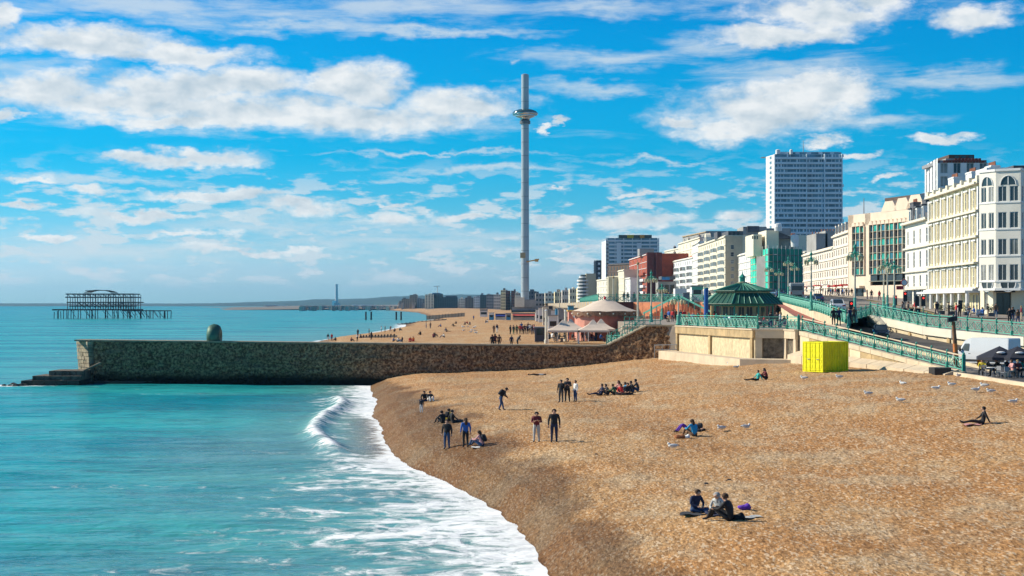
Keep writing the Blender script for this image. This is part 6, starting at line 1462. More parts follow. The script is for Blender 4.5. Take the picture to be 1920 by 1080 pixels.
for i, (px_, py_, rz, lb) in enumerate(gl_):
    g_ = g0 if i == 0 else copy_tree(g0); g_.location = at(px_, py_); g_.rotation_euler.z = R(rz); g_.scale = (1.12,)*3
    tag(g_, lb, 'gull', 'gulls standing on the shingle')
# driftwood and dark debris on the shingle
for i, (px_, py_, lb) in enumerate(((1117,853,'small dark stone left of the open shingle middle'), (1366,901,'small dark debris above the nearest trio'), (1323,908,'dark dent of weed left above the nearest trio'))):
    blob('debris', at(px_, py_, -.03), (.14,.07,.05), m_black, lb, 'debris')
# ------------------------------------------------------------------ far people
def crowd(spots, zfun, group, where, pose='stand'):
    """spots: (px, D or None, py, pose, rz, top, legs, extra words)"""
    sp = sorted(spots, key=lambda s_: s_[0]); n = len(sp)
    ordw = ['leftmost', 'second from the left', 'third from the left', 'fourth from the left', 'fifth from the left', 'sixth from the left', 'seventh from the left', 'eighth from the left', 'ninth from the left', 'tenth from the left']
    for i, (px_, D, py_, ps, rz, tp, lg, sc_) in enumerate(sp):
        if D is None: loc = fhit(px_, py_)
        else: x = X_(px_, D); loc = Vector((x, D, float(zfun(x, D))))
        j = n-1-i
        w = ordw[i] if i < 10 else ('rightmost' if j == 0 else ordw[j].replace('left', 'right') if j < 10 else f'number {i+1} from the left')
        sit = {'stand': 'standing', 'walk': 'walking', 'knees': 'sitting', 'legs_out': 'sitting', 'cross': 'sitting', 'phone': 'standing', 'chair': 'seated', 'lie': 'lying', 'stoop': 'bending'}[ps]
        person(loc, ps, rz, tp, lg, random.choice(('black', 'brown', 'brown', 'blond')), f"{w} {where}, {tp.replace('_', ' ')} top, {sit}", random.random() < .3, None, group, sc_)
random.seed(31)
rc = lambda: random.choice(('black', 'black', 'navy', 'charcoal', 'grey', 'blue', 'red', 'white', 'maroon', 'brown', 'black'))
rl_ = lambda: random.choice(('black', 'jeans', 'navy', 'charcoal', 'beige', 'jeans'))
fb = [(615,639,'stand','black','white'),(622,639,'stand','red','navy'),(629,639,'knees','black','black'),(659,640,'knees','maroon','black'),(670,640,'stand','white','black'),(671,630,'stand','black','black'),(677,634,'cross','black','navy'),(692,630,'stand','black','black'),(696,637,'stand','charcoal','black'),
 (738,641,'knees','blue','navy'),(747,641,'knees','white','black'),(753,641,'legs_out','navy','jeans'),(769,641,'cross','red','red'),(775,640,'knees','orange','red'),(788,628,'knees','black','black')]
crowd([(x, None, y, p_, random.uniform(0, 360), t_, l_, 1.05) for x, y, p_, t_, l_ in fb], None, 'people on the far beach', 'of those just beyond the dark groyne')
fb2 = [(715,623,'stand','white','navy'),(722,623,'stand','black','black'),(732,622,'stoop','grey','jeans'),(740,622,'knees','navy','black'),(750,620,'knees','charcoal','black')]
crowd([(x, None, y, p_, random.uniform(0, 360), t_, l_, 1.05) for x, y, p_, t_, l_ in fb2], None, 'people at the far water edge', 'of the five at the far water edge')
fb3 = [(799,615,'stand','grey','jeans'),(807,616,'stand','brown','black'),(813,633,'knees','maroon','black'),(815,631,'knees','black','black'),(832,633,'knees','white','navy'),(826,613,'knees','blue','navy'),(837,622,'legs_out','navy','black'),(850,612,'legs_out','charcoal','black'),(855,607,'cross','black','black'),(872,609,'cross','brown','black'),(876,607,'knees','red','black'),(881,609,'cross','navy','black'),(888,600,'stand','blue','navy'),(911,606,'knees','navy','white'),(914,604,'knees','white','navy')]
crowd([(x, None, y, p_, random.uniform(0, 360), t_, l_, 1.1) for x, y, p_, t_, l_ in fb3], None, 'people scattered on the far beach', 'of those scattered over the middle far beach')
fb4 = [(926,625,'stand','brown','brown'),(932,624,'stand','navy','white'),(957,627,'stand','black','black'),(963,627,'stand','charcoal','green'),(969,627,'stand','green','black'),(975,626,'stand','red','black'),(980,627,'stand','maroon','black'),(984,626,'phone','black','black'),(989,627,'stand','navy','black'),(994,625,'stand','white','black'),(998,627,'stand','black','navy'),(1001,626,'stand','red','navy'),(978,621,'stand','blue','black'),(990,621,'stand','brown','black')]
crowd([(x, None, y, p_, random.uniform(120, 240), t_, l_, 1.1) for x, y, p_, t_, l_ in fb4], None, 'standing cluster beyond the groyne', 'of the standing cluster beyond the groyne')
crowd([(923, 206, 0, 'stand', 20, 'black', 'black', 1.0), (928, 207, 0, 'stand', 0, 'maroon', 'black', 1.02), (936, 206.5, 0, 'stand', 10, 'brown', 'black', .95), (959, 207, 0, 'stand', 200, 'navy', 'black', .86), (971, 206.6, 0, 'stoop', -60, 'charcoal', 'black', .95)], far_z, 'heads showing over the groyne', 'of the five half hidden behind the groyne')
crowd([(x, 232+random.random()*10, 0, random.choice(('stand', 'chair')), random.uniform(0, 360), rc(), rl_(), 1.0) for x in (1030, 1036, 1042, 1049, 1058, 1066, 1074, 1092, 1101, 1110, 1118, 1127)], lambda x, y: 4.5, 'people under the small marquees', 'under the small pointed marquees')
crowd([(x, 287+random.random()*4, 0, random.choice(('stand', 'walk', 'phone')), random.choice((90, -90, 180, 10)), rc(), rl_(), 1.0) for x in (1170, 1177, 1189, 1199, 1207, 1213, 1222, 1229, 1238, 1247, 1254, 1262, 1269, 1299, 1308, 1311, 1331, 1338)], lambda x, y: float(zr(x, y)) if y > 284 else 10.42, 'people along the upper promenade railing', 'along the upper promenade railing')
crowd([(x, 225+random.random()*40, 0, random.choice(('stand', 'walk', 'chair')), random.uniform(0, 360), rc(), rl_(), 1.0) for x in (1248, 1254, 1261, 1267, 1276, 1283, 1291, 1300, 1309)], lambda x, y: TZ, 'people in front of the orange wall', 'in front of the orange mural wall')
crowd([(x, d, 0, p_, random.uniform(0, 360), rc(), rl_(), 1.0) for x, d, p_ in ((1292, 187, 'chair'), (1303, 186, 'chair'), (1339, 190, 'stand'), (1352, 186, 'chair'), (1361, 184, 'chair'), (1368, 186, 'chair'), (1381, 180, 'chair'), (1390, 181, 'chair'), (1402, 176, 'chair'), (1411, 177, 'chair'), (1424, 172, 'chair'), (1433, 173, 'chair'), (1445, 171, 'stand'), (1457, 170, 'phone'), (1463, 169, 'stand'), (1470, 172, 'chair'))], lambda x, y: TZ, 'people around the seafront shelter', 'around the green roofed shelter')
crowd([(x, d, 0, random.choice(('stand', 'walk')), random.choice((90, -90, 170, 10)), rc(), rl_(), 1.0) for x, d in ((1538, 386), (1543, 380), (1548, 379), (1553, 374), (1558, 372), (1561, 368), (1566, 366), (1570, 361), (1574, 360), (1578, 357), (1583, 352), (1587, 350), (1592, 345), (1597, 343), (1572, 350), (1580, 346), (1556, 366), (1626, 300), (1634, 297), (1649, 285))], lambda x, y: float(zr(x, y))+.1, 'people outside the red awnings', 'in the crowd outside the red awnings')
crowd([(1563, 162.5, 0, 'stand', 10, 'black', 'charcoal', 1.05), (1573, 162.5, 0, 'stand', 0, 'navy', 'black', 1.05), (1594, 165, 0, 'walk', 30, 'navy', 'black', 1.0), (1601, 166.5, 0, 'stand', 180, 'brown', 'charcoal', 1.0)], lambda x, y: float(zr(x, y)), 'people waiting at the road corner', 'waiting at the road corner')
crowd([(x, d, 0, p_, random.choice((90, -90, 170, 10)), rc(), rl_(), 1.0) for x, d, p_ in ((1692, 191, 'stand'), (1703, 192, 'stand'), (1716, 199, 'walk'), (1757, 199, 'walk'), (1779, 196, 'stand'), (1793, 190, 'stand'), (1799, 192, 'phone'), (1817, 198, 'chair'), (1826, 196, 'chair'), (1842, 192, 'chair'), (1852, 193, 'stand'), (1867, 196, 'walk'), (1893, 183, 'stand'), (1899, 185, 'stand'), (1909, 181, 'walk'), (1915, 188, 'stand'))], lambda x, y: float(zr(x, y)), 'people outside the white hotels', 'on the pavement outside the white hotels')
crowd([(1842, 121, 0, 'chair', 150, 'yellow', 'black', 1.0), (1852, 124, 0, 'chair', -90, 'charcoal', 'jeans', 1.0), (1869, 121, 0, 'chair', 90, 'black', 'black', 1.0), (1888, 122, 0, 'chair', -80, 'navy', 'black', 1.0), (1897, 119, 0, 'chair', 100, 'pink', 'beige', 1.0), (1908, 119, 0, 'chair', 180, 'maroon', 'black', 1.0), (1916, 121, 0, 'chair', 60, 'teal', 'black', 1.0)], lambda x, y: 4.58, 'people at the parasol cafe', 'seated at the black parasol cafe')
# ------------------------------------------------------------------ lamps, lights, signs
def lamp(px, D, ytop, zb, label, ornate=True, colr=None, name='street_lamp', group='ornate seafront lamp posts', arms=True):
    x = X_(px, D); zt = Z_(ytop, D); h = zt-zb; r = empty(name, (x, D, zb), label, 'lamp post', group)
    MB().lathe([(.30, 0), (.32, .25), (.22, .35), (.20, 1.1), (.24, 1.15), (.15, 1.3), (.15, h*.30), (.18, h*.305)], (x, D, zb), 10).build('base', m_tq, r)
    MB().tube((x, D, zb+h*.30), (x, D, zb+h*.84), .11, .075, 10).build('column', M('lamp_cream', (.62, .58, .45), .6, .08), r)
    if not arms: MB().ell((x, D, zt-.25), (.22, .22, .26), 8, 6).build('lantern', m_white, r); return r
    MB().lathe([(.06, h*.83), (.18, h*.86), (.08, h*.90), (.20, h*.93), (.06, h*.96), (.02, h)], (x, D, zb), 8).build('finial', m_tqd, r)
    for k in range(4):
        a = math.pi/2*k+.35; dx, dy = math.cos(a), math.sin(a); mb = MB(); pts = [(0, h*.80), (.35, h*.865), (.65, h*.86), (.85, h*.82)]
        for (r0, z0), (r1, z1) in zip(pts[:-1], pts[1:]): mb.tube((x+dx*r0, D+dy*r0, zb+z0), (x+dx*r1, D+dy*r1, zb+z1), .035, .035, 5)
        for t_ in range(6): mb.tube((x+dx*(.2+.1*t_), D+dy*(.2+.1*t_), zb+h*.80), (x+dx*(.3+.1*t_), D+dy*(.3+.1*t_), zb+h*.84), .022, .022, 4)
        br_ = mb.build('arm', m_tqd, r)
        MB().lathe([(.04, .06), (.17, -.02), (.20, -.06), (.13, -.48), (.05, -.56)], (x+dx*.85, D+dy*.85, zb+h*.82), 8).build('lantern', M('lantern_glass', (.55, .50, .30), .3, .2, 3), br_)
    return r
zR = lambda px, D: float(zr(X_(px, D), D))
for a_ in [(1521,205,468,None,'tall ornate lamp post in front of the pinkish terrace'),(1603,169,452,None,'tallest ornate lamp post at the road corner by the traffic light'),(1657,232,484,None,'left lamp post of three before the green glass block'),
 (1664,205,478,None,'middle lamp post with thick turquoise base before the green glass block'),(1677,196,484,None,'right lamp post of three before the green glass block'),
 (1442,300,492,None,'leftmost lamp post before the green netting'),(1461,330,502,None,'short lamp post second from left before the green netting'),(1478,290,478,None,'tallest lamp post before the green netting'),(1490,318,490,None,'rightmost lamp post before the green netting'),
 (1221,228,505,TZ,'lamp post with turquoise base in front of the red brick flats'),(1241,262,530,TZ,'lamp post left of the orange mural wall'),(1272,191,552,TZ,'lamp post on the corner of the terrace wall')]:
    px_, D, yt, zb, lb = a_; lamp(px_, D, yt, zR(px_, D) if zb is None else zb, lb)
for px_, D, yt, zb, lb in ((1196, 236, 494, TZ, 'thin cream pole with small head left of the lamp post'), (1049, 420, 545, 4.5, 'thin grey pole right of the steel tower'), (1150, 300, 520, 10.4, 'thin pole above the round stall')):
    x = X_(px_, D); r_ = empty('thin_pole', (x, D, zb), lb, 'pole'); MB().tube((x, D, zb), (x, D, Z_(yt, D)), .16, .10, 8).build('shaft', M('lamp_cream', (.62, .58, .45)), r_); MB().ell((x, D, Z_(yt, D)), (.25, .25, .2), 8, 5).build('head', m_ochre, r_)
for px_, D, yt, lb in ((1024, 226, 583, 'left thick cream post behind the groyne'), (1060, 240, 584, 'right thick cream post beside the pink stall')):
    x = X_(px_, D); r_ = empty('cream_post', (x, D, 4.5), lb, 'post'); MB().lathe([(.26, 0), (.26, .5), (.19, .55), (.17, Z_(yt, D)-4.6), (.2, Z_(yt, D)-4.5)], (x, D, 4.5), 10).build('shaft', m_cream, r_); MB().ell((x, D, Z_(yt, D)+.05), (.2, .2, .16), 8, 5).build('cap', m_white, r_)
m_redl = bpy.data.materials.new('red_signal'); m_redl.use_nodes = True; bs = m_redl.node_tree.nodes['Principled BSDF']; bs.inputs['Base Color'].default_value = (.8, .02, .02, 1); bs.inputs['Emission Color'].default_value = (1, .05, .03, 1); bs.inputs['Emission Strength'].default_value = 1.3
for px_, D, ytop, h_, lb, two in ((1596, 172, 566, 3.4, 'traffic light showing red beside the tall corner lamp', 0), (1678, 197, 555, 3.4, 'red traffic light with turquoise post before the glass block', 0), (1731, 193, 556, 3.3, 'double black traffic light showing red before the white house', 1), (1697, 205, 548, 3.6, 'traffic light pole under the round white sign', 0)):
    x = X_(px_, D); zt = Z_(ytop, D); zb = zR(px_, D); r_ = empty('traffic_light', (x, D, zb), lb, 'traffic light', 'traffic lights by the road')
    MB().tube((x, D, zb), (x, D, zt-.2), .07, .06, 8).build('post', m_black if not two else m_tqd, r_)
    for k in range(1+two):
        xx = x+k*.0-(.75 if k else 0); hd_ = MB().box(xx-.24, D-.12, zt-1.15, xx+.24, D+.05, zt+.08).build('signal_head', m_black, r_)
        for j in range(3):
            MB().tube((xx, D-.12, zt-.18-.36*j), (xx, D-.16, zt-.18-.36*j), .12, .12, 12).build('signal_lens', m_redl if j == 0 and not k else m_black, hd_)
            MB().ob((xx-.14, D-.32, zt-.05-.36*j), (.28, 0, 0), (0, .2, 0), (0, 0, .02)).build('visor', m_black, hd_)
x, D = X_(1695, 208), 208; sg_ = empty('round_sign', (x, D, zR(1695, D)), 'round white sign with red edge on a pole above red banner', 'sign')
MB().tube((x, D, zR(1695, D)), (x, D, Z_(522, D)), .06, .06, 8).build('pole', m_lead, sg_); MB().tube((x, D-.1, Z_(530, D)), (x, D-.16, Z_(530, D)), .42, .42, 20).build('red_rim', m_redl if False else M('sign_red', (.62, .02, .03), .5), sg_); MB().tube((x, D-.16, Z_(530, D)), (x, D-.18, Z_(530, D)), .33, .33, 20).build('sign_face', m_white, sg_)
MB().box(x-1.0, D-.1, Z_(543, D), x-.1, D-.05, Z_(536, D)).build('banner', M('sign_red', (.62, .02, .03), .5), sg_)
# advertising boards, bollards, planters and terraces outside the hotels
for px_, D, w, y0, y1, mt_, lb, cat in ((1708, 205, 2.4, 578, 594, m_black, 'low black cafe screen left of the white dormer house', 'screen'), (1801, 203, .55, 563, 580, m_black, 'black hanging board on the yellow hotel porch', 'board'), (1838, 199, 1.0, 580, 606, m_white, 'white tall cafe stand outside the corner hotel', 'stand')):
    x = X_(px_, D); MB().box(x-w/2, D, Z_(y1, D), x+w/2, D+.12, Z_(y0, D)).build('cafe_board' if cat != 'stand' else 'cafe_stand', mt_, None, label=lb, cat=cat, loc=(x, D, Z_(y1, D)))
for i, px_ in enumerate((1765, 1784, 1812, 1858)):
    D = 201-i; x = X_(px_, D); zb = zR(px_, D); r_ = empty('planter', (x, D, zb), ['leftmost dark planter shrub before the yellow hotel', 'second dark planter shrub before the yellow hotel', 'dark planter shrub before the right end of the yellow hotel', 'dark planter shrub at the corner hotel door'][i], 'planter', 'planters outside the hotels')
    MB().prism([(x-.35, D-.35), (x+.35, D-.35), (x+.35, D+.35), (x-.35, D+.35)], zb, zb+.55).build('tub', m_slate, r_)
    mb = MB(); rs = random.Random(i)
    for k in range(260):
        a_ = Vector((rs.gauss(0, .22), rs.gauss(0, .22), .95+rs.gauss(0, .26))); q_ = Vector((rs.uniform(-1, 1), rs.uniform(-1, 1), rs.uniform(-1, 1))).normalized()*.08; w_ = q_.cross(Vector((0, 0, 1)))
        c0 = Vector((x, D, zb))+a_; mb.add([c0-q_, c0+w_, c0+q_, c0-w_], [(0, 1, 2, 3)])
    mb.build('foliage', M('leaf_green', (.035, .09, .03), .8, .4, 4), r_)
# ------------------------------------------------------------------ vehicles
def loftbody(mb, secs):
    """secs: list of (y, halfwidth_bottom, z_bottom, halfwidth_belt, z_belt, halfwidth_roof, z_roof)"""
    vs = []
    for (y, wb, z0, wl_, z1, wr, z2) in secs: vs += [(-wb, y, z0), (-wl_, y, z0+(z1-z0)*.55), (-wl_*.99, y, z1), (-wr, y, z2), (wr, y, z2), (wl_*.99, y, z1), (wl_, y, z0+(z1-z0)*.55), (wb, y, z0)]
    n = 8; fs = [(i*n+j, i*n+(j+1) % n, (i+1)*n+(j+1) % n, (i+1)*n+j) for i in range(len(secs)-1) for j in range(n)]
    fs += [tuple(range(n))[::-1], tuple(range((len(secs)-1)*n, len(secs)*n))]; mb.add(vs, fs)
def wheel(r, x, y, rad=.32):
    s = 1 if x > 0 else -1; w = MB().tube((x-s*.2, y, rad), (x, y, rad), rad, rad, 18).build('wheel', m_black, r); MB().tube((x, y, rad), (x+s*.02, y, rad), rad*.6, rad*.55, 12).build('rim', m_lead, w)
def finish(r, loc, rz, label, cat, group=None):
    r.location = loc; r.rotation_euler.z = R(rz); tag(r, label, cat, group); return r
m_tail = M('tail_light_red', (.45, .01, .01), .3, 0); m_plate = M('number_plate_yellow', (.70, .55, .06), .5, 0)
def car(paint, loc, rz, label, group='cars on the seafront road', h=1.5):
    r = empty('car', (0,0,0), label, 'car', group); k = h/1.5
    mb = MB(); loftbody(mb, [(-2.12,.72,.35,.78,.75,.70,.80),(-2.0,.84,.24,.88,.90,.74,.98),(-1.75,.86,.2,.90,.96,.72,1.05),(0,.87,.2,.91,.95,.78,1.0),(.95,.87,.2,.90,.93,.74,.98),(1.75,.85,.22,.88,.78,.70,.84),(2.1,.72,.32,.76,.6,.60,.66)])
    for i, v in enumerate(mb.V): mb.V[i] = (v[0], v[1], v[2]*k)
    mb.build('body', paint, r, smooth=False)
    mb = MB(); loftbody(mb, [(-1.85,.66,.95,.66,1.0,.62,1.04),(-1.25,.74,.96,.72,1.3,.58,1.48),(-.2,.75,.96,.73,1.3,.60,1.52),(.35,.74,.96,.71,1.28,.58,1.46),(1.1,.68,.94,.66,.97,.60,.99)])
    for i, v in enumerate(mb.V): mb.V[i] = (v[0], v[1], v[2]*k)
    cb = mb.build('cabin_glass', m_glass, r)
    mb = MB(); mb.prism([(-.59,-1.2),(.59,-1.2),(.60,.3),(-.60,.3)], 1.47*k, 1.53*k); mb.build('roof', paint, r)
    for s in (-1, 1):
        for y0, z0, y1, z1, x0, x1 in ((-1.85,1.0,-1.22,1.5,.67,.60),(1.1,.97,.32,1.5,.67,.59),(-.35,.97,-.35,1.5,.75,.61)): MB().tube((s*x0, y0, z0*k), (s*x1, y1, z1*k), .045, .04, 5).build('pillar', paint, r)
        MB().box(s*.62-.18, -2.13, .72*k, s*.62+.18, -2.02, .88*k).build('tail_light', m_tail, r); MB().box(s*.6-.17, 1.98, .58*k, s*.6+.17, 2.1, .70*k).build('headlight', m_white, r)
        MB().ell((s*1.0, .75, 1.0*k), (.10, .06, .07), 6, 4).build('wing_mirror', paint, r)
        for y in (-1.3, 1.32): wheel(r, s*.88, y)
    MB().box(-.26, -2.16, .50, .26, -2.12, .62).build('number_plate', m_plate, r); MB().box(-.8, -2.14, .28, .8, -2.0, .46).build('bumper', m_black, r)
    return finish(r, loc, rz, label, 'car', group)
Rz = lambda px, D, dz=.02: Vector((X_(px, D), D, zR(px, D)+dz))
p_wh = M('white_car_paint', (.80,.80,.80), .25, .02); p_bl = M('blue_car_paint', (.03,.07,.18), .25, .02); p_sv = M('silver_blue_car_paint', (.35,.42,.50), .25, .02); p_bk = M('black_car_paint', (.015,.017,.02), .2, .02); p_lb = M('light_blue_car_paint', (.25,.45,.60), .3, .02)
car(p_wh, Rz(1568, 199), -3, 'white car seen from behind on the road beside the shelter', h=1.6)
car(p_sv, Rz(1519, 233), -6, 'silver blue car partly behind the ornate lamp post')
car(p_bl, Rz(1533, 268), -6, 'dark blue car with red tail lights ahead of the white car')
car(p_lb, Rz(1449, 345), -8, 'light blue car farthest left beyond the shelter roof')
car(p_bl, Rz(1463, 335), -8, 'dark blue car next to the light blue one')
car(p_bk, Vector((X_(1651, 171), 171, 6.3)), 170, 'black car coming down the lower road below the corner railing')
def van(loc, rz, label, name='van', paint=None, L=5.6, Hh=2.45, back=None):
    r = empty(name, (0,0,0), label, 'van'); paint = paint or p_wh; y0, y1 = -L/2, L/2
    mb = MB(); loftbody(mb, [(y0,.96,.32,1.0,1.3,.92,Hh-.06),(y0+.12,.98,.28,1.01,1.3,.93,Hh),(y1-1.9,.98,.28,1.01,1.3,.93,Hh),(y1-1.25,.98,.28,1.01,1.28,.88,Hh-.28),(y1-.72,.97,.28,1.0,1.25,.82,1.42),(y1-.1,.94,.3,.96,.95,.80,1.08),(y1,.85,.36,.88,.75,.74,.85)])
    mb.build('body', paint, r)
    MB().add([(-.80, y1-.70, 1.44), (.80, y1-.70, 1.44), (.78, y1-1.22, Hh-.34), (-.78, y1-1.22, Hh-.34)], [(0,1,2,3)]).build('windscreen', m_glass, r).location = (0, .04, .03)
    for s in (-1, 1):
        mb = MB(); mb.add([(s*1.02, y1-.95, 1.35), (s*1.02, y1-1.75, 1.30), (s*.985, y1-1.78, 1.95), (s*.97, y1-1.32, 1.93)], [(0,1,2,3)]); mb.build('door_window', m_glass2, r)
        MB().box(s*1.10-.09, y1-.98, 1.25, s*1.10+.09, y1-.86, 1.58).build('wing_mirror', m_black, r)
        MB().box(s*1.02-.01, y0+.4, .42, s*1.02+.01, y1-.9, .58).build('side_trim', m_black, r); MB().box(s*1.005-.012, y1-1.9, 1.05, s*1.005+.012, y1-1.7, 1.09).build('door_handle', m_black, r)
        for y in (y0+1.1, y1-.95): wheel(r, s*.98, y, .35)
        MB().box(s*.9-.07, y0-.03, .8, s*.9+.07, y0+.04, 1.25).build('tail_light', m_tail, r)
        MB().box(.0 if s > 0 else -.84, y0-.02, .45, .84 if s > 0 else -.0, y0+.01, Hh-.25).build('rear_door', back or paint, r)
    MB().box(-.85, y1-.06, .34, .85, y1+.06, .6).build('bumper', m_black, r)
    return finish(r, loc, rz, label, 'van')
van(Vector((X_(1856, 140.5)-.2, 141, 4.62)), 41, 'large white van parked behind the ramp, below the cream panelled wall')
# tall grey box lorry / bus on the rising road
r = empty('bus', (0,0,0), 'grey bus with dark rear windows climbing the road beyond the shelter', 'bus')
mb = MB(); loftbody(mb, [(-5,1.15,.35,1.22,1.6,1.12,2.9),(-4.85,1.2,.3,1.25,1.6,1.18,3.05),(4.8,1.2,.3,1.25,1.6,1.18,3.05),(5,1.1,.35,1.2,1.5,1.05,2.8)]); mb.build('body', M('grey_bus_paint', (.33,.36,.36), .4, .05), r)
MB().box(-.95, -5.03, 1.7, .95, -4.98, 2.5).build('rear_window', m_glass, r); MB().box(-.8, -5.03, .5, .8, -4.98, .9).build('grille', m_black, r)
for s in (-1, 1):
    for y in (-3.2, 3.2): wheel(r, s*1.2, y, .48)
    for k in range(6): MB().box(s*1.26-.01, -4.4+k*1.45, 1.6, s*1.26+.01, -3.2+k*1.45, 2.5).build('side_window', m_glass, r)
    MB().box(s*1.05-.1, -5.04, .95, s*1.05+.1, -4.98, 1.4).build('tail_light', m_tail, r)
finish(r, Rz(1493, 296), -8, 'grey bus with dark rear windows climbing the road beyond the shelter', 'bus')
# ------------------------------------------------------------------ round stall, marquees, kiosks
m_cv = M('cream_canvas', (.72, .58, .46), .85, .06, 1); m_pk = M('pink_stall', (.62, .27, .20), .8, .08); m_bd = M('dark_red_stall', (.40, .13, .09), .8, .1)
cx_, cy_ = X_(1134, 245), 245.; cr_ = empty('round_stall', (cx_, cy_, 4.5), 'round dark red fairground ride closed up under a cream scalloped canopy', 'carousel')
n = 32; mb = MB(); ring = [(0.15, 10.7), (1.6, 10.35), (3.2, 9.55), (4.9, 8.95)]
vs = []
for (r_, z_) in ring:
    for i in range(n):
        sc_ = 1+.03*math.cos(i*math.pi*2/4); vs.append((cx_+r_*sc_*math.cos(2*math.pi*i/n), cy_+r_*sc_*math.sin(2*math.pi*i/n), z_-(.12 if i % 4 == 0 and r_ > 3 else 0)))
mb.add(vs, [(k*n+i, k*n+(i+1) % n, (k+1)*n+(i+1) % n, (k+1)*n+i) for k in range(3) for i in range(n)]+[tuple(range(n))]); mb.build('canopy', m_cv, cr_, smooth=True)
MB().lathe([(.12, 10.6), (.2, 10.9), (.05, 11.2)], (cx_, cy_, 0), 8).build('finial', M('sign_red', (.62,.02,.03)), cr_)
for i in range(16):
    a0, a1 = 2*math.pi*i/16, 2*math.pi*(i+1)/16; mb = MB(); pts = []
    for k in range(7):
        t_ = a0+(a1-a0)*k/6; pts.append((cx_+4.95*math.cos(t_), cy_+4.95*math.sin(t_), 8.95-.05)); 
    lo = [(p_[0], p_[1], 8.35-.28*math.sin(math.pi*k/6)) for k, p_ in enumerate(pts)]
    mb.add(pts+lo, [(k, k+1, 8+k, 7+k) for k in range(6)]); mb.build('scalloped_fascia', M('brown_fascia', (.22, .11, .06), .7, .3, 3), cr_)
    a_ = (a0+a1)/2; MB().ell((cx_+5.0*math.cos(a_), cy_+5.0*math.sin(a_), 8.55), (.13, .13, .13), 6, 5).build('fascia_boss', m_cream, cr_)
    mb = MB(); q0, q1 = (cx_+4.55*math.cos(a0), cy_+4.55*math.sin(a0)), (cx_+4.55*math.cos(a1), cy_+4.55*math.sin(a1)); mb.prism([q0, q1, (cx_+4.4*math.cos(a1), cy_+4.4*math.sin(a1)), (cx_+4.4*math.cos(a0), cy_+4.4*math.sin(a0))], 4.5, 8.9); mb.build('side_panel', m_pk if math.cos(a_) < -.5 else m_bd, cr_)
pw = empty('pink_stall', (X_(1082, 250), 250, 4.5), 'pink rendered stall with yellow trim left of the round ride', 'stall')
MB().box(X_(1066, 250), 249, 4.5, X_(1100, 250), 254, Z_(584, 249)).build('wall', m_pk, pw); MB().box(X_(1064, 250), 248.8, Z_(584, 249), X_(1101, 250), 254, Z_(581.5, 249)).build('roof_trim', M('yellow_trim', (.65,.42,.08), .7), pw)
for k in range(4): MB().box(X_(1069+k*7.5, 249), 248.9, 4.6, X_(1073+k*7.5, 249), 249, 6.9).build('shutter', m_pk if k % 2 else m_bd, pw)
bl = empty('balloon_sign', (X_(1084, 247.6), 247.6, 4.5), 'blue and white balloon shaped sign on a pole at the pink stall', 'sign')
MB().tube((X_(1084, 247.6), 247.6, 4.5), (X_(1084, 247.6), 247.6, 7.4), .05, .05, 6).build('pole', m_lead, bl); MB().ell((X_(1084, 247.6), 247.6, Z_(592, 247.6)), (.75, .4, .55), 14, 9).build('balloon', M('balloon_blue', (.08,.38,.60), .5), bl, smooth=True); MB().ell((X_(1081, 247.3), 247.3, Z_(591, 247.6)), (.42, .3, .35), 10, 7).build('white_panel', m_white, bl, smooth=True)
for px_, D, lb in ((1056, 226, 'front left small pointed cream marquee behind the groyne'), (1070, 240, 'rear left small pointed cream marquee'), (1112, 226, 'front right small pointed cream marquee beside the round ride'), (1127, 238, 'rear right small pointed cream marquee against the round ride')):
    x = X_(px_, D); w = 2.2 if D < 230 else 2.0; r_ = empty('marquee', (x, D, 4.5), lb, 'marquee', 'small pointed marquees')
    mb = MB(); vs = []
    for (k_, z_) in ((1., 6.35), (.62, 6.72), (.3, 7.15), (.05, 7.8)): vs += [(x-w*k_, D-w*k_, z_), (x+w*k_, D-w*k_, z_), (x+w*k_, D+w*k_, z_), (x-w*k_, D+w*k_, z_)]
    mb.add(vs, [(k*4+i, k*4+(i+1) % 4, (k+1)*4+(i+1) % 4, (k+1)*4+i) for k in range(3) for i in range(4)]+[(12,13,14,15)]); mb.build('canopy', m_cv, r_)
    for a_, c_ in ((-1,-1),(1,-1),(1,1),(-1,1)): MB().tube((x+a_*w*.97, D+c_*w*.97, 4.5), (x+a_*w*.97, D+c_*w*.97, 6.35), .05, .05, 6).build('leg', m_white, r_)
    for q in (-1, 1): MB().box(x-w, D+q*w-.02, 6.1, x+w, D+q*w+.02, 6.36).build('valance', m_cv, r_); MB().box(x+q*w-.02, D-w, 6.1, x+q*w+.02, D+w, 6.36).build('valance', m_cv, r_)
def kiosk(px0, px1, D, zt, mats, label, fas=None, zb=4.5, cat='kiosk', awn=False):
    x0, x1 = X_(px0, D), X_(px1, D); r_ = empty('kiosk', ((x0+x1)/2, D, zb), label, cat, 'beach kiosks')
    MB().box(x0, D, zb, x1, D+3, zt).build('wall', mats, r_); MB().box(x0-.2, D-.3, zt, x1+.2, D+3.2, zt+.18).build('roof', m_lead, r_)
    MB().box(x0+.3, D-.05, zb+1.0, x1-.3, D-.01, zb+2.0).build('hatch', m_dk, r_)
    if fas: MB().box(x0, D-.12, zt-.6, x1, D-.03, zt-.02).build('fascia', fas, r_)
    if awn: MB().ob((x0, D-1.4, zt-.75), (x1-x0, 0, 0), (0, 1.4, .6), (0, 0, .06)).build('awning', fas, r_)
    return r_
rd = M('stall_red', (.70, .12, .10), .7); bu = M('hut_blue', (.04, .28, .50), .7); nv = M('hut_navy', (.02, .04, .25), .7)
kiosk(917, 926, 556, Z_(587, 556), bu, 'bright blue beach hut at the left of the kiosk row', m_white)
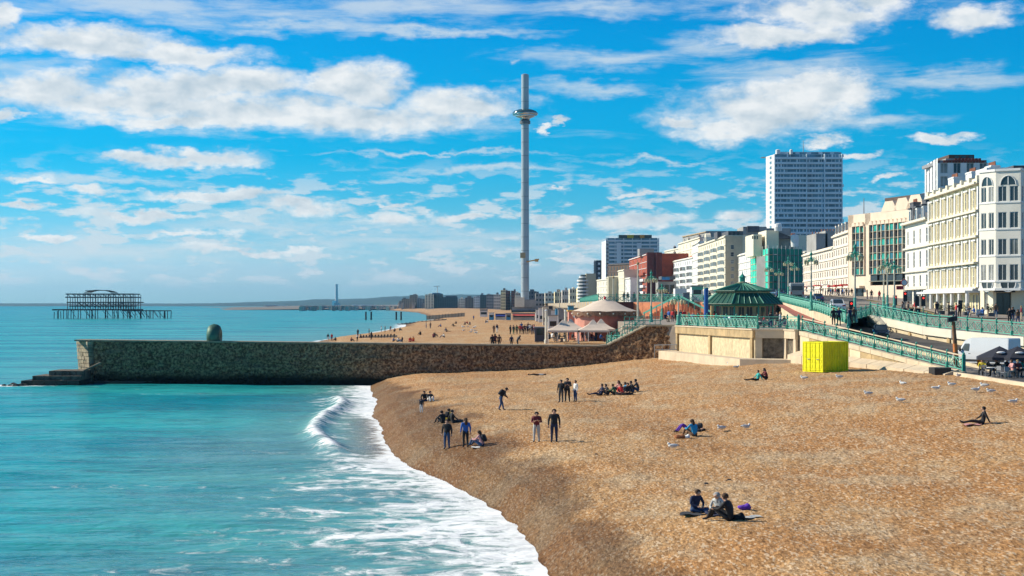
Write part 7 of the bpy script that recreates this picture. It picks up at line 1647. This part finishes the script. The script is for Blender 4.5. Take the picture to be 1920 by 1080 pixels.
kiosk(929, 948, 560, Z_(589, 560), m_white, 'white stall with navy awning right of the bright blue hut', nv, awn=True)
kiosk(949, 958, 552, Z_(588, 552), bu, 'small teal hut left of the red topped stall', m_lead)
kiosk(961, 1003, 556, Z_(588, 556), m_cream, 'wide cream stall with red fascia below the steel tower', rd, awn=True)
kiosk(1004, 1016, 520, Z_(586, 520), m_white, 'white stall with pale green end right of the red topped one', M('pale_green', (.45,.6,.5)))
kiosk(1003, 1022, 236, 6.5, M('dark_grey_hut', (.06,.06,.08), .7), 'dark grey hut behind the groyne left of the thick cream post')
kiosk(1028, 1046, 330, 7.6, m_white, 'white hut with lead roof left of the pink stall')
kiosk(1297, 1318, 286, 13.1, m_white, 'white refreshment kiosk with turquoise counter above the stairs', m_tq, zb=10.6)
kiosk(900, 914, 700, 7.6, m_white, 'distant low white kiosk on the far beach edge', m_lead)
kiosk(1142, 1165, 262, 7.0, M('dark_grey_hut', (.06,.06,.08), .7), 'dark hut just right behind the round ride')
random.seed(8)
for i in range(14):   # low clutter of vans, sheds and stalls under the distant houses
    px_ = 1006+i*5.8+random.uniform(-2, 2); D = random.uniform(330, 520); w = random.uniform(5, 12)
    kiosk(px_, px_+w, D, Z_(random.uniform(573, 584), D), random.choice((m_white, m_slate, m_black, m_grey, m_lead, bu, m_cream)), f"low {['white','dark','black','grey','pale','blue','cream'][i % 7]} shed in the clutter below the distant houses, {['leftmost','second','third','fourth','fifth','sixth','seventh','eighth','ninth','tenth','eleventh','twelfth','thirteenth','last'][i]} from the left", None, cat='shed')
# blue column, box and timber post left of the shelter
bc = empty('blue_column', (X_(1324, 192), 192, TZ), 'tall bright blue advertising column left of the shelter', 'column')
MB().tube((X_(1324, 192), 192, TZ), (X_(1324, 192), 192, Z_(541, 192)), .26, .26, 14).build('shaft', M('column_blue', (.012,.10,.36), .5, .05), bc); MB().tube((X_(1324, 192), 192, Z_(541, 192)), (X_(1324, 192), 192, Z_(541, 192)+.12), .32, .28, 14).build('cap', m_tqd, bc)
MB().tube((X_(1335, 190), 190, TZ), (X_(1335, 190), 190, Z_(573, 190)), .22, .19, 10).build('timber_post', M('timber_tan', (.50,.33,.14), .85), None, label='thick tan timber post between blue column and shelter', cat='post', loc=(X_(1335, 190), 190, TZ))
gb_ = empty('grey_box', (X_(1287, 276), 276, 10), 'blue grey metal box on top of the orange wall stairs', 'box'); MB().box(X_(1281, 276), 276, Z_(570, 276), X_(1293, 276), 277, Z_(550, 276)).build('casing', M('blue_grey_box', (.13,.18,.22), .6), gb_); MB().box(X_(1280, 276), 275.9, Z_(550, 276), X_(1294, 276), 277.1, Z_(549, 276)).build('lid', m_lead, gb_)
MB().box(X_(1268, 279), 281, 10.5, X_(1290, 279), 284, Z_(541, 281)).build('white_cabin', m_white, None, label='white cabin on the upper promenade above the blue grey box', cat='cabin', loc=(X_(1279, 281), 281, 10.5))
lt = railing('low_fence', [Vector((X_(1140, 214), 214, 4.6)), Vector((X_(1180, 205), 205, 5.0)), Vector((15.2, 199, 6.4))], 1.2, 1.6, 'low turquoise fence climbing beside the round ride')
# tables by the shelter
tb0 = empty('cafe_table', (0,0,0), 'x', 'table'); MB().lathe([(.40, .70), (.40, .74)], (0,0,0), 14).build('tabletop', m_white, tb0); MB().tube((0,0,0), (0,0,.7), .03, .03, 6).build('pedestal', m_lead, tb0); MB().lathe([(.22, 0), (.20, .04)], (0,0,0), 10).build('foot', m_lead, tb0)
tbs = [(1297, 185, TZ, 'white round table left of the shelter by the railing'), (1357, 184, TZ, 'white round table at the left front of the shelter'), (1386, 179, TZ, 'white round table at the centre front of the shelter'), (1407, 175, TZ, 'white round table right of centre before the shelter'), (1429, 171, TZ, 'white round table at the right front of the shelter'), (1860, 120, 4.58, 'left cafe table under the black parasols'), (1893, 121, 4.58, 'middle cafe table under the black parasols'), (1911, 120, 4.58, 'right cafe table under the black parasols')]
for i, (px_, D, z_, lb) in enumerate(tbs):
    t_ = tb0 if i == 0 else copy_tree(tb0); t_.location = (X_(px_, D), D, z_); tag(t_, lb, 'table', 'white round cafe tables')
ch0 = empty('cafe_chair', (0,0,0), 'x', 'chair')
MB().box(-.21,-.21,.43,.21,.21,.46).build('seat', m_lead, ch0); MB().box(-.21,-.24,.55,.21,-.21,.88).build('backrest', m_lead, ch0)
for a_, c_ in ((-1,-1),(1,-1),(1,1),(-1,1)): MB().tube((a_*.2, c_*.2, 0), (a_*.19, c_*.19, .44 if c_ > 0 else .88), .014, .014, 5).build('leg', m_lead, ch0)
i = 0
chairs = [(1844,120.5,150),(1852,124,-90),(1869,121,90),(1888,122,-80),(1897,119,100),(1908,119,180),(1916,121,60),(1877,119,-60),(1884,117.6,20),(1292,187,0),(1303,186,0),(1352,186,0),(1361,184,0),(1368,186,0),(1381,180,0),(1390,181,0),(1402,176,0),(1411,177,0),(1424,172,0),(1433,173,0),(1470,172,0)]
ow_ = ['leftmost','second from the left','third from the left','fourth from the left','fifth from the left','sixth from the left','seventh from the left','eighth from the left','rightmost']
cs = sorted(chairs)
tl = [c_ for c_ in cs if c_[1] > 130]; rt2 = [c_ for c_ in cs if c_[1] < 130]
for grp, nm in ((tl, 'metal chair on the shelter terrace'), (rt2, 'grey metal cafe chair by the black parasols')):
    for j, (px_, D, rz) in enumerate(grp):
        c_ = ch0 if i == 0 else copy_tree(ch0); i += 1; w = ow_[j] if j < 6 else ('rightmost' if j == len(grp)-1 else ['second','third','fourth','fifth','sixth','seventh'][len(grp)-2-j]+' from the right')
        c_.location = (X_(px_, D), D, TZ if D > 130 else 4.58); c_.rotation_euler.z = R(rz); tag(c_, f'{w} {nm}', 'chair', 'grey cafe chairs')
def parasol(px, D, label, r0=1.75, zc=6.05, zp=6.85):
    x = X_(px, D); r = empty('parasol', (x, D, 4.58), label, 'parasol', 'black cafe parasols'); n = 8
    MB().tube((x, D, 4.58), (x, D, zp), .04, .04, 8).build('pole', m_lead, r); MB().lathe([(.3, 0), (.28, .1)], (x, D, 4.58), 10).build('base', m_slate, r)
    for i in range(n):
        a0, a1 = 2*math.pi*i/n+.2, 2*math.pi*(i+1)/n+.2; p0_, p1_ = Vector((x+r0*math.cos(a0), D+r0*math.sin(a0), zc)), Vector((x+r0*math.cos(a1), D+r0*math.sin(a1), zc)); tp = Vector((x, D, zp)); mid = (p0_+p1_)/2+Vector((0,0,-.02))
        mb = MB(); dn_ = Vector((0,0,.22)); mb.add([p0_, mid, p1_, tp, p0_-dn_, mid-dn_, p1_-dn_], [(0,1,3),(1,2,3),(0,4,5,1),(1,5,6,2)]); mb.build('canopy_panel', M('black_canvas', (.02,.022,.035), .8, .1), r)
    a_ = 2*math.pi*5.5/8+.2; c_ = Vector((x+r0*.62*math.cos(a_), D+r0*.62*math.sin(a_), zc+(zp-zc)*.42)); MB().ell(c_, (.34, .2, .10), 12, 6).build('white_logo_patch', m_white, r)
    return r
parasol(1874, 121.5, 'left black parasol with pale oval patch beside the white van'); parasol(1908, 121, 'right black parasol with pale oval patch at the edge', 1.9)
fl_ = empty('orange_flag', (X_(1840, 122), 122, 4.58), 'small orange red flag on a short pole beside the ramp end', 'flag'); MB().tube((X_(1840, 122), 122, 4.58), (X_(1840, 122), 122, 6.0), .03, .03, 6).build('pole', m_lead, fl_)
MB().add([(X_(1840, 122), 122, 5.95), (X_(1831, 122), 121.8, 5.8), (X_(1832, 122), 122.1, 5.35), (X_(1840, 122), 122, 5.4)], [(0,1,2,3)]).build('flag_cloth', M('orange_paint', (.75,.33,.04)), fl_)
# leaning timber mast with camera head
lm = empty('timber_mast', (X_(1794, 130), 130, 4.6), 'brown leaning mast with orange band and black head in front of the cream wall', 'mast')
a_, c_ = Vector((X_(1795, 130), 130, 4.4)), Vector((X_(1787.5, 130), 130, Z_(603, 130))); m_tim = M('brown_timber', (.22,.12,.06), .9, .3, 2)
MB().tube(a_, a_.lerp(c_, .42), .24, .19, 10).build('shaft', m_tim, lm); MB().tube(a_.lerp(c_, .42), a_.lerp(c_, .58), .195, .175, 10).build('orange_band', M('band_orange', (.62,.20,.05), .8), lm); MB().tube(a_.lerp(c_, .58), c_, .175, .14, 10).build('shaft', m_tim, lm)
MB().ob(c_+Vector((-.45,-.2,-.05)), (.75,.1,.12), (0,.4,0), (0,0,.38)).build('head', m_black, lm)
# life belts / small posts along the terrace foot, crane over the far town, buoys
cn = empty('construction_crane', (X_(820, 2300), 2300, 25), 'thin crane jib over the dark glass block', 'crane'); MB().tube((X_(820, 2300), 2300, 20), (X_(820, 2300), 2300, Z_(536, 2300)), .6, .6, 4).build('mast', M('crane_pale', (.5,.6,.6), .7), cn); MB().ob((X_(813, 2300), 2300, Z_(537.5, 2300)), (9, 0, .4), (0, .8, 0), (0, 0, .8)).build('jib', M('crane_pale', (.5,.6,.6), .7), cn)
# timber groynes on the far beach
for (pa, pb_, lb) in (((746, 606), (838, 601), 'long low dark timber groyne running into the far surf'), ((800, 596), (870, 590), 'concrete groyne with railing at the end of the far beach'), ((676, 634), (745, 636), 'low dark timber groyne end among the far sitters')):
    D0, D1 = 9.0*F/(pa[1]-570), 7.6*F/(pb_[1]-570); 
    if pa[0] == 676: D0, D1 = 395, 372
    if pa[0] == 746: D0, D1 = 790, 770
    x0, x1 = X_(pa[0], D0), X_(pb_[0], D1); z0, z1 = max(.3, float(far_z(x0, D0))+.3), max(.6, float(far_z(x1, D1))+.5)
    if pa[0] == 800: D0, D1 = 1040, 1000; x0, x1 = X_(800, D0), X_(872, D1); z0, z1 = 2.4, 4.6
    tg_ = empty('far_groyne', (x0, D0, 0), lb, 'groyne'); m_tg_ = M('dark_timber', (.06,.045,.035), .9, .3, .5); k_ = 12
    for k in range(k_):
        t0, t1 = k/k_, (k+1)/k_-.008; xa_, xb_ = x0+(x1-x0)*t0, x0+(x1-x0)*t1; ya_, yb_ = D0+(D1-D0)*t0, D0+(D1-D0)*t1; za_, zb_ = z0+(z1-z0)*t0, z0+(z1-z0)*t1
        MB().prism([(xa_, ya_), (xb_, yb_), (xb_, yb_+.8), (xa_, ya_+.8)], -1, [za_, zb_, zb_, za_]).build('planking', m_tg_, tg_); MB().box(xa_-.15, ya_-.2, -1, xa_+.15, ya_+.9, za_+.3).build('pile', m_tg_, tg_)
# gulls on the far beach
rs = random.Random(4)
for k in range(12):
    g_ = copy_tree(g0); v = fhit(rs.uniform(862, 895), rs.uniform(613, 629)); g_.location = v; g_.rotation_euler.z = rs.uniform(0, 6.28); g_.scale = (1.5,)*3
    tag(g_, 'small white gull in the flock on the far beach left of the standing cluster', 'gull', 'far flock of gulls')
# ------------------------------------------------------------------ sea air
hz = MB().box(-7000, -60, -6, 7000, 11500, 130).build('haze', [], None, kind='stuff')
mh = bpy.data.materials.new('sea_air'); mh.use_nodes = True; t_ = mh.node_tree; t_.nodes.clear(); v_ = t_.nodes.new('ShaderNodeVolumePrincipled'); v_.inputs['Density'].default_value = 5e-5; v_.inputs['Color'].default_value = (.28, .66, 1.0, 1); v_.inputs['Anisotropy'].default_value = .3
ot_ = t_.nodes.new('ShaderNodeOutputMaterial'); t_.links.new(v_.outputs[0], ot_.inputs['Volume']); hz.data.materials.append(mh)
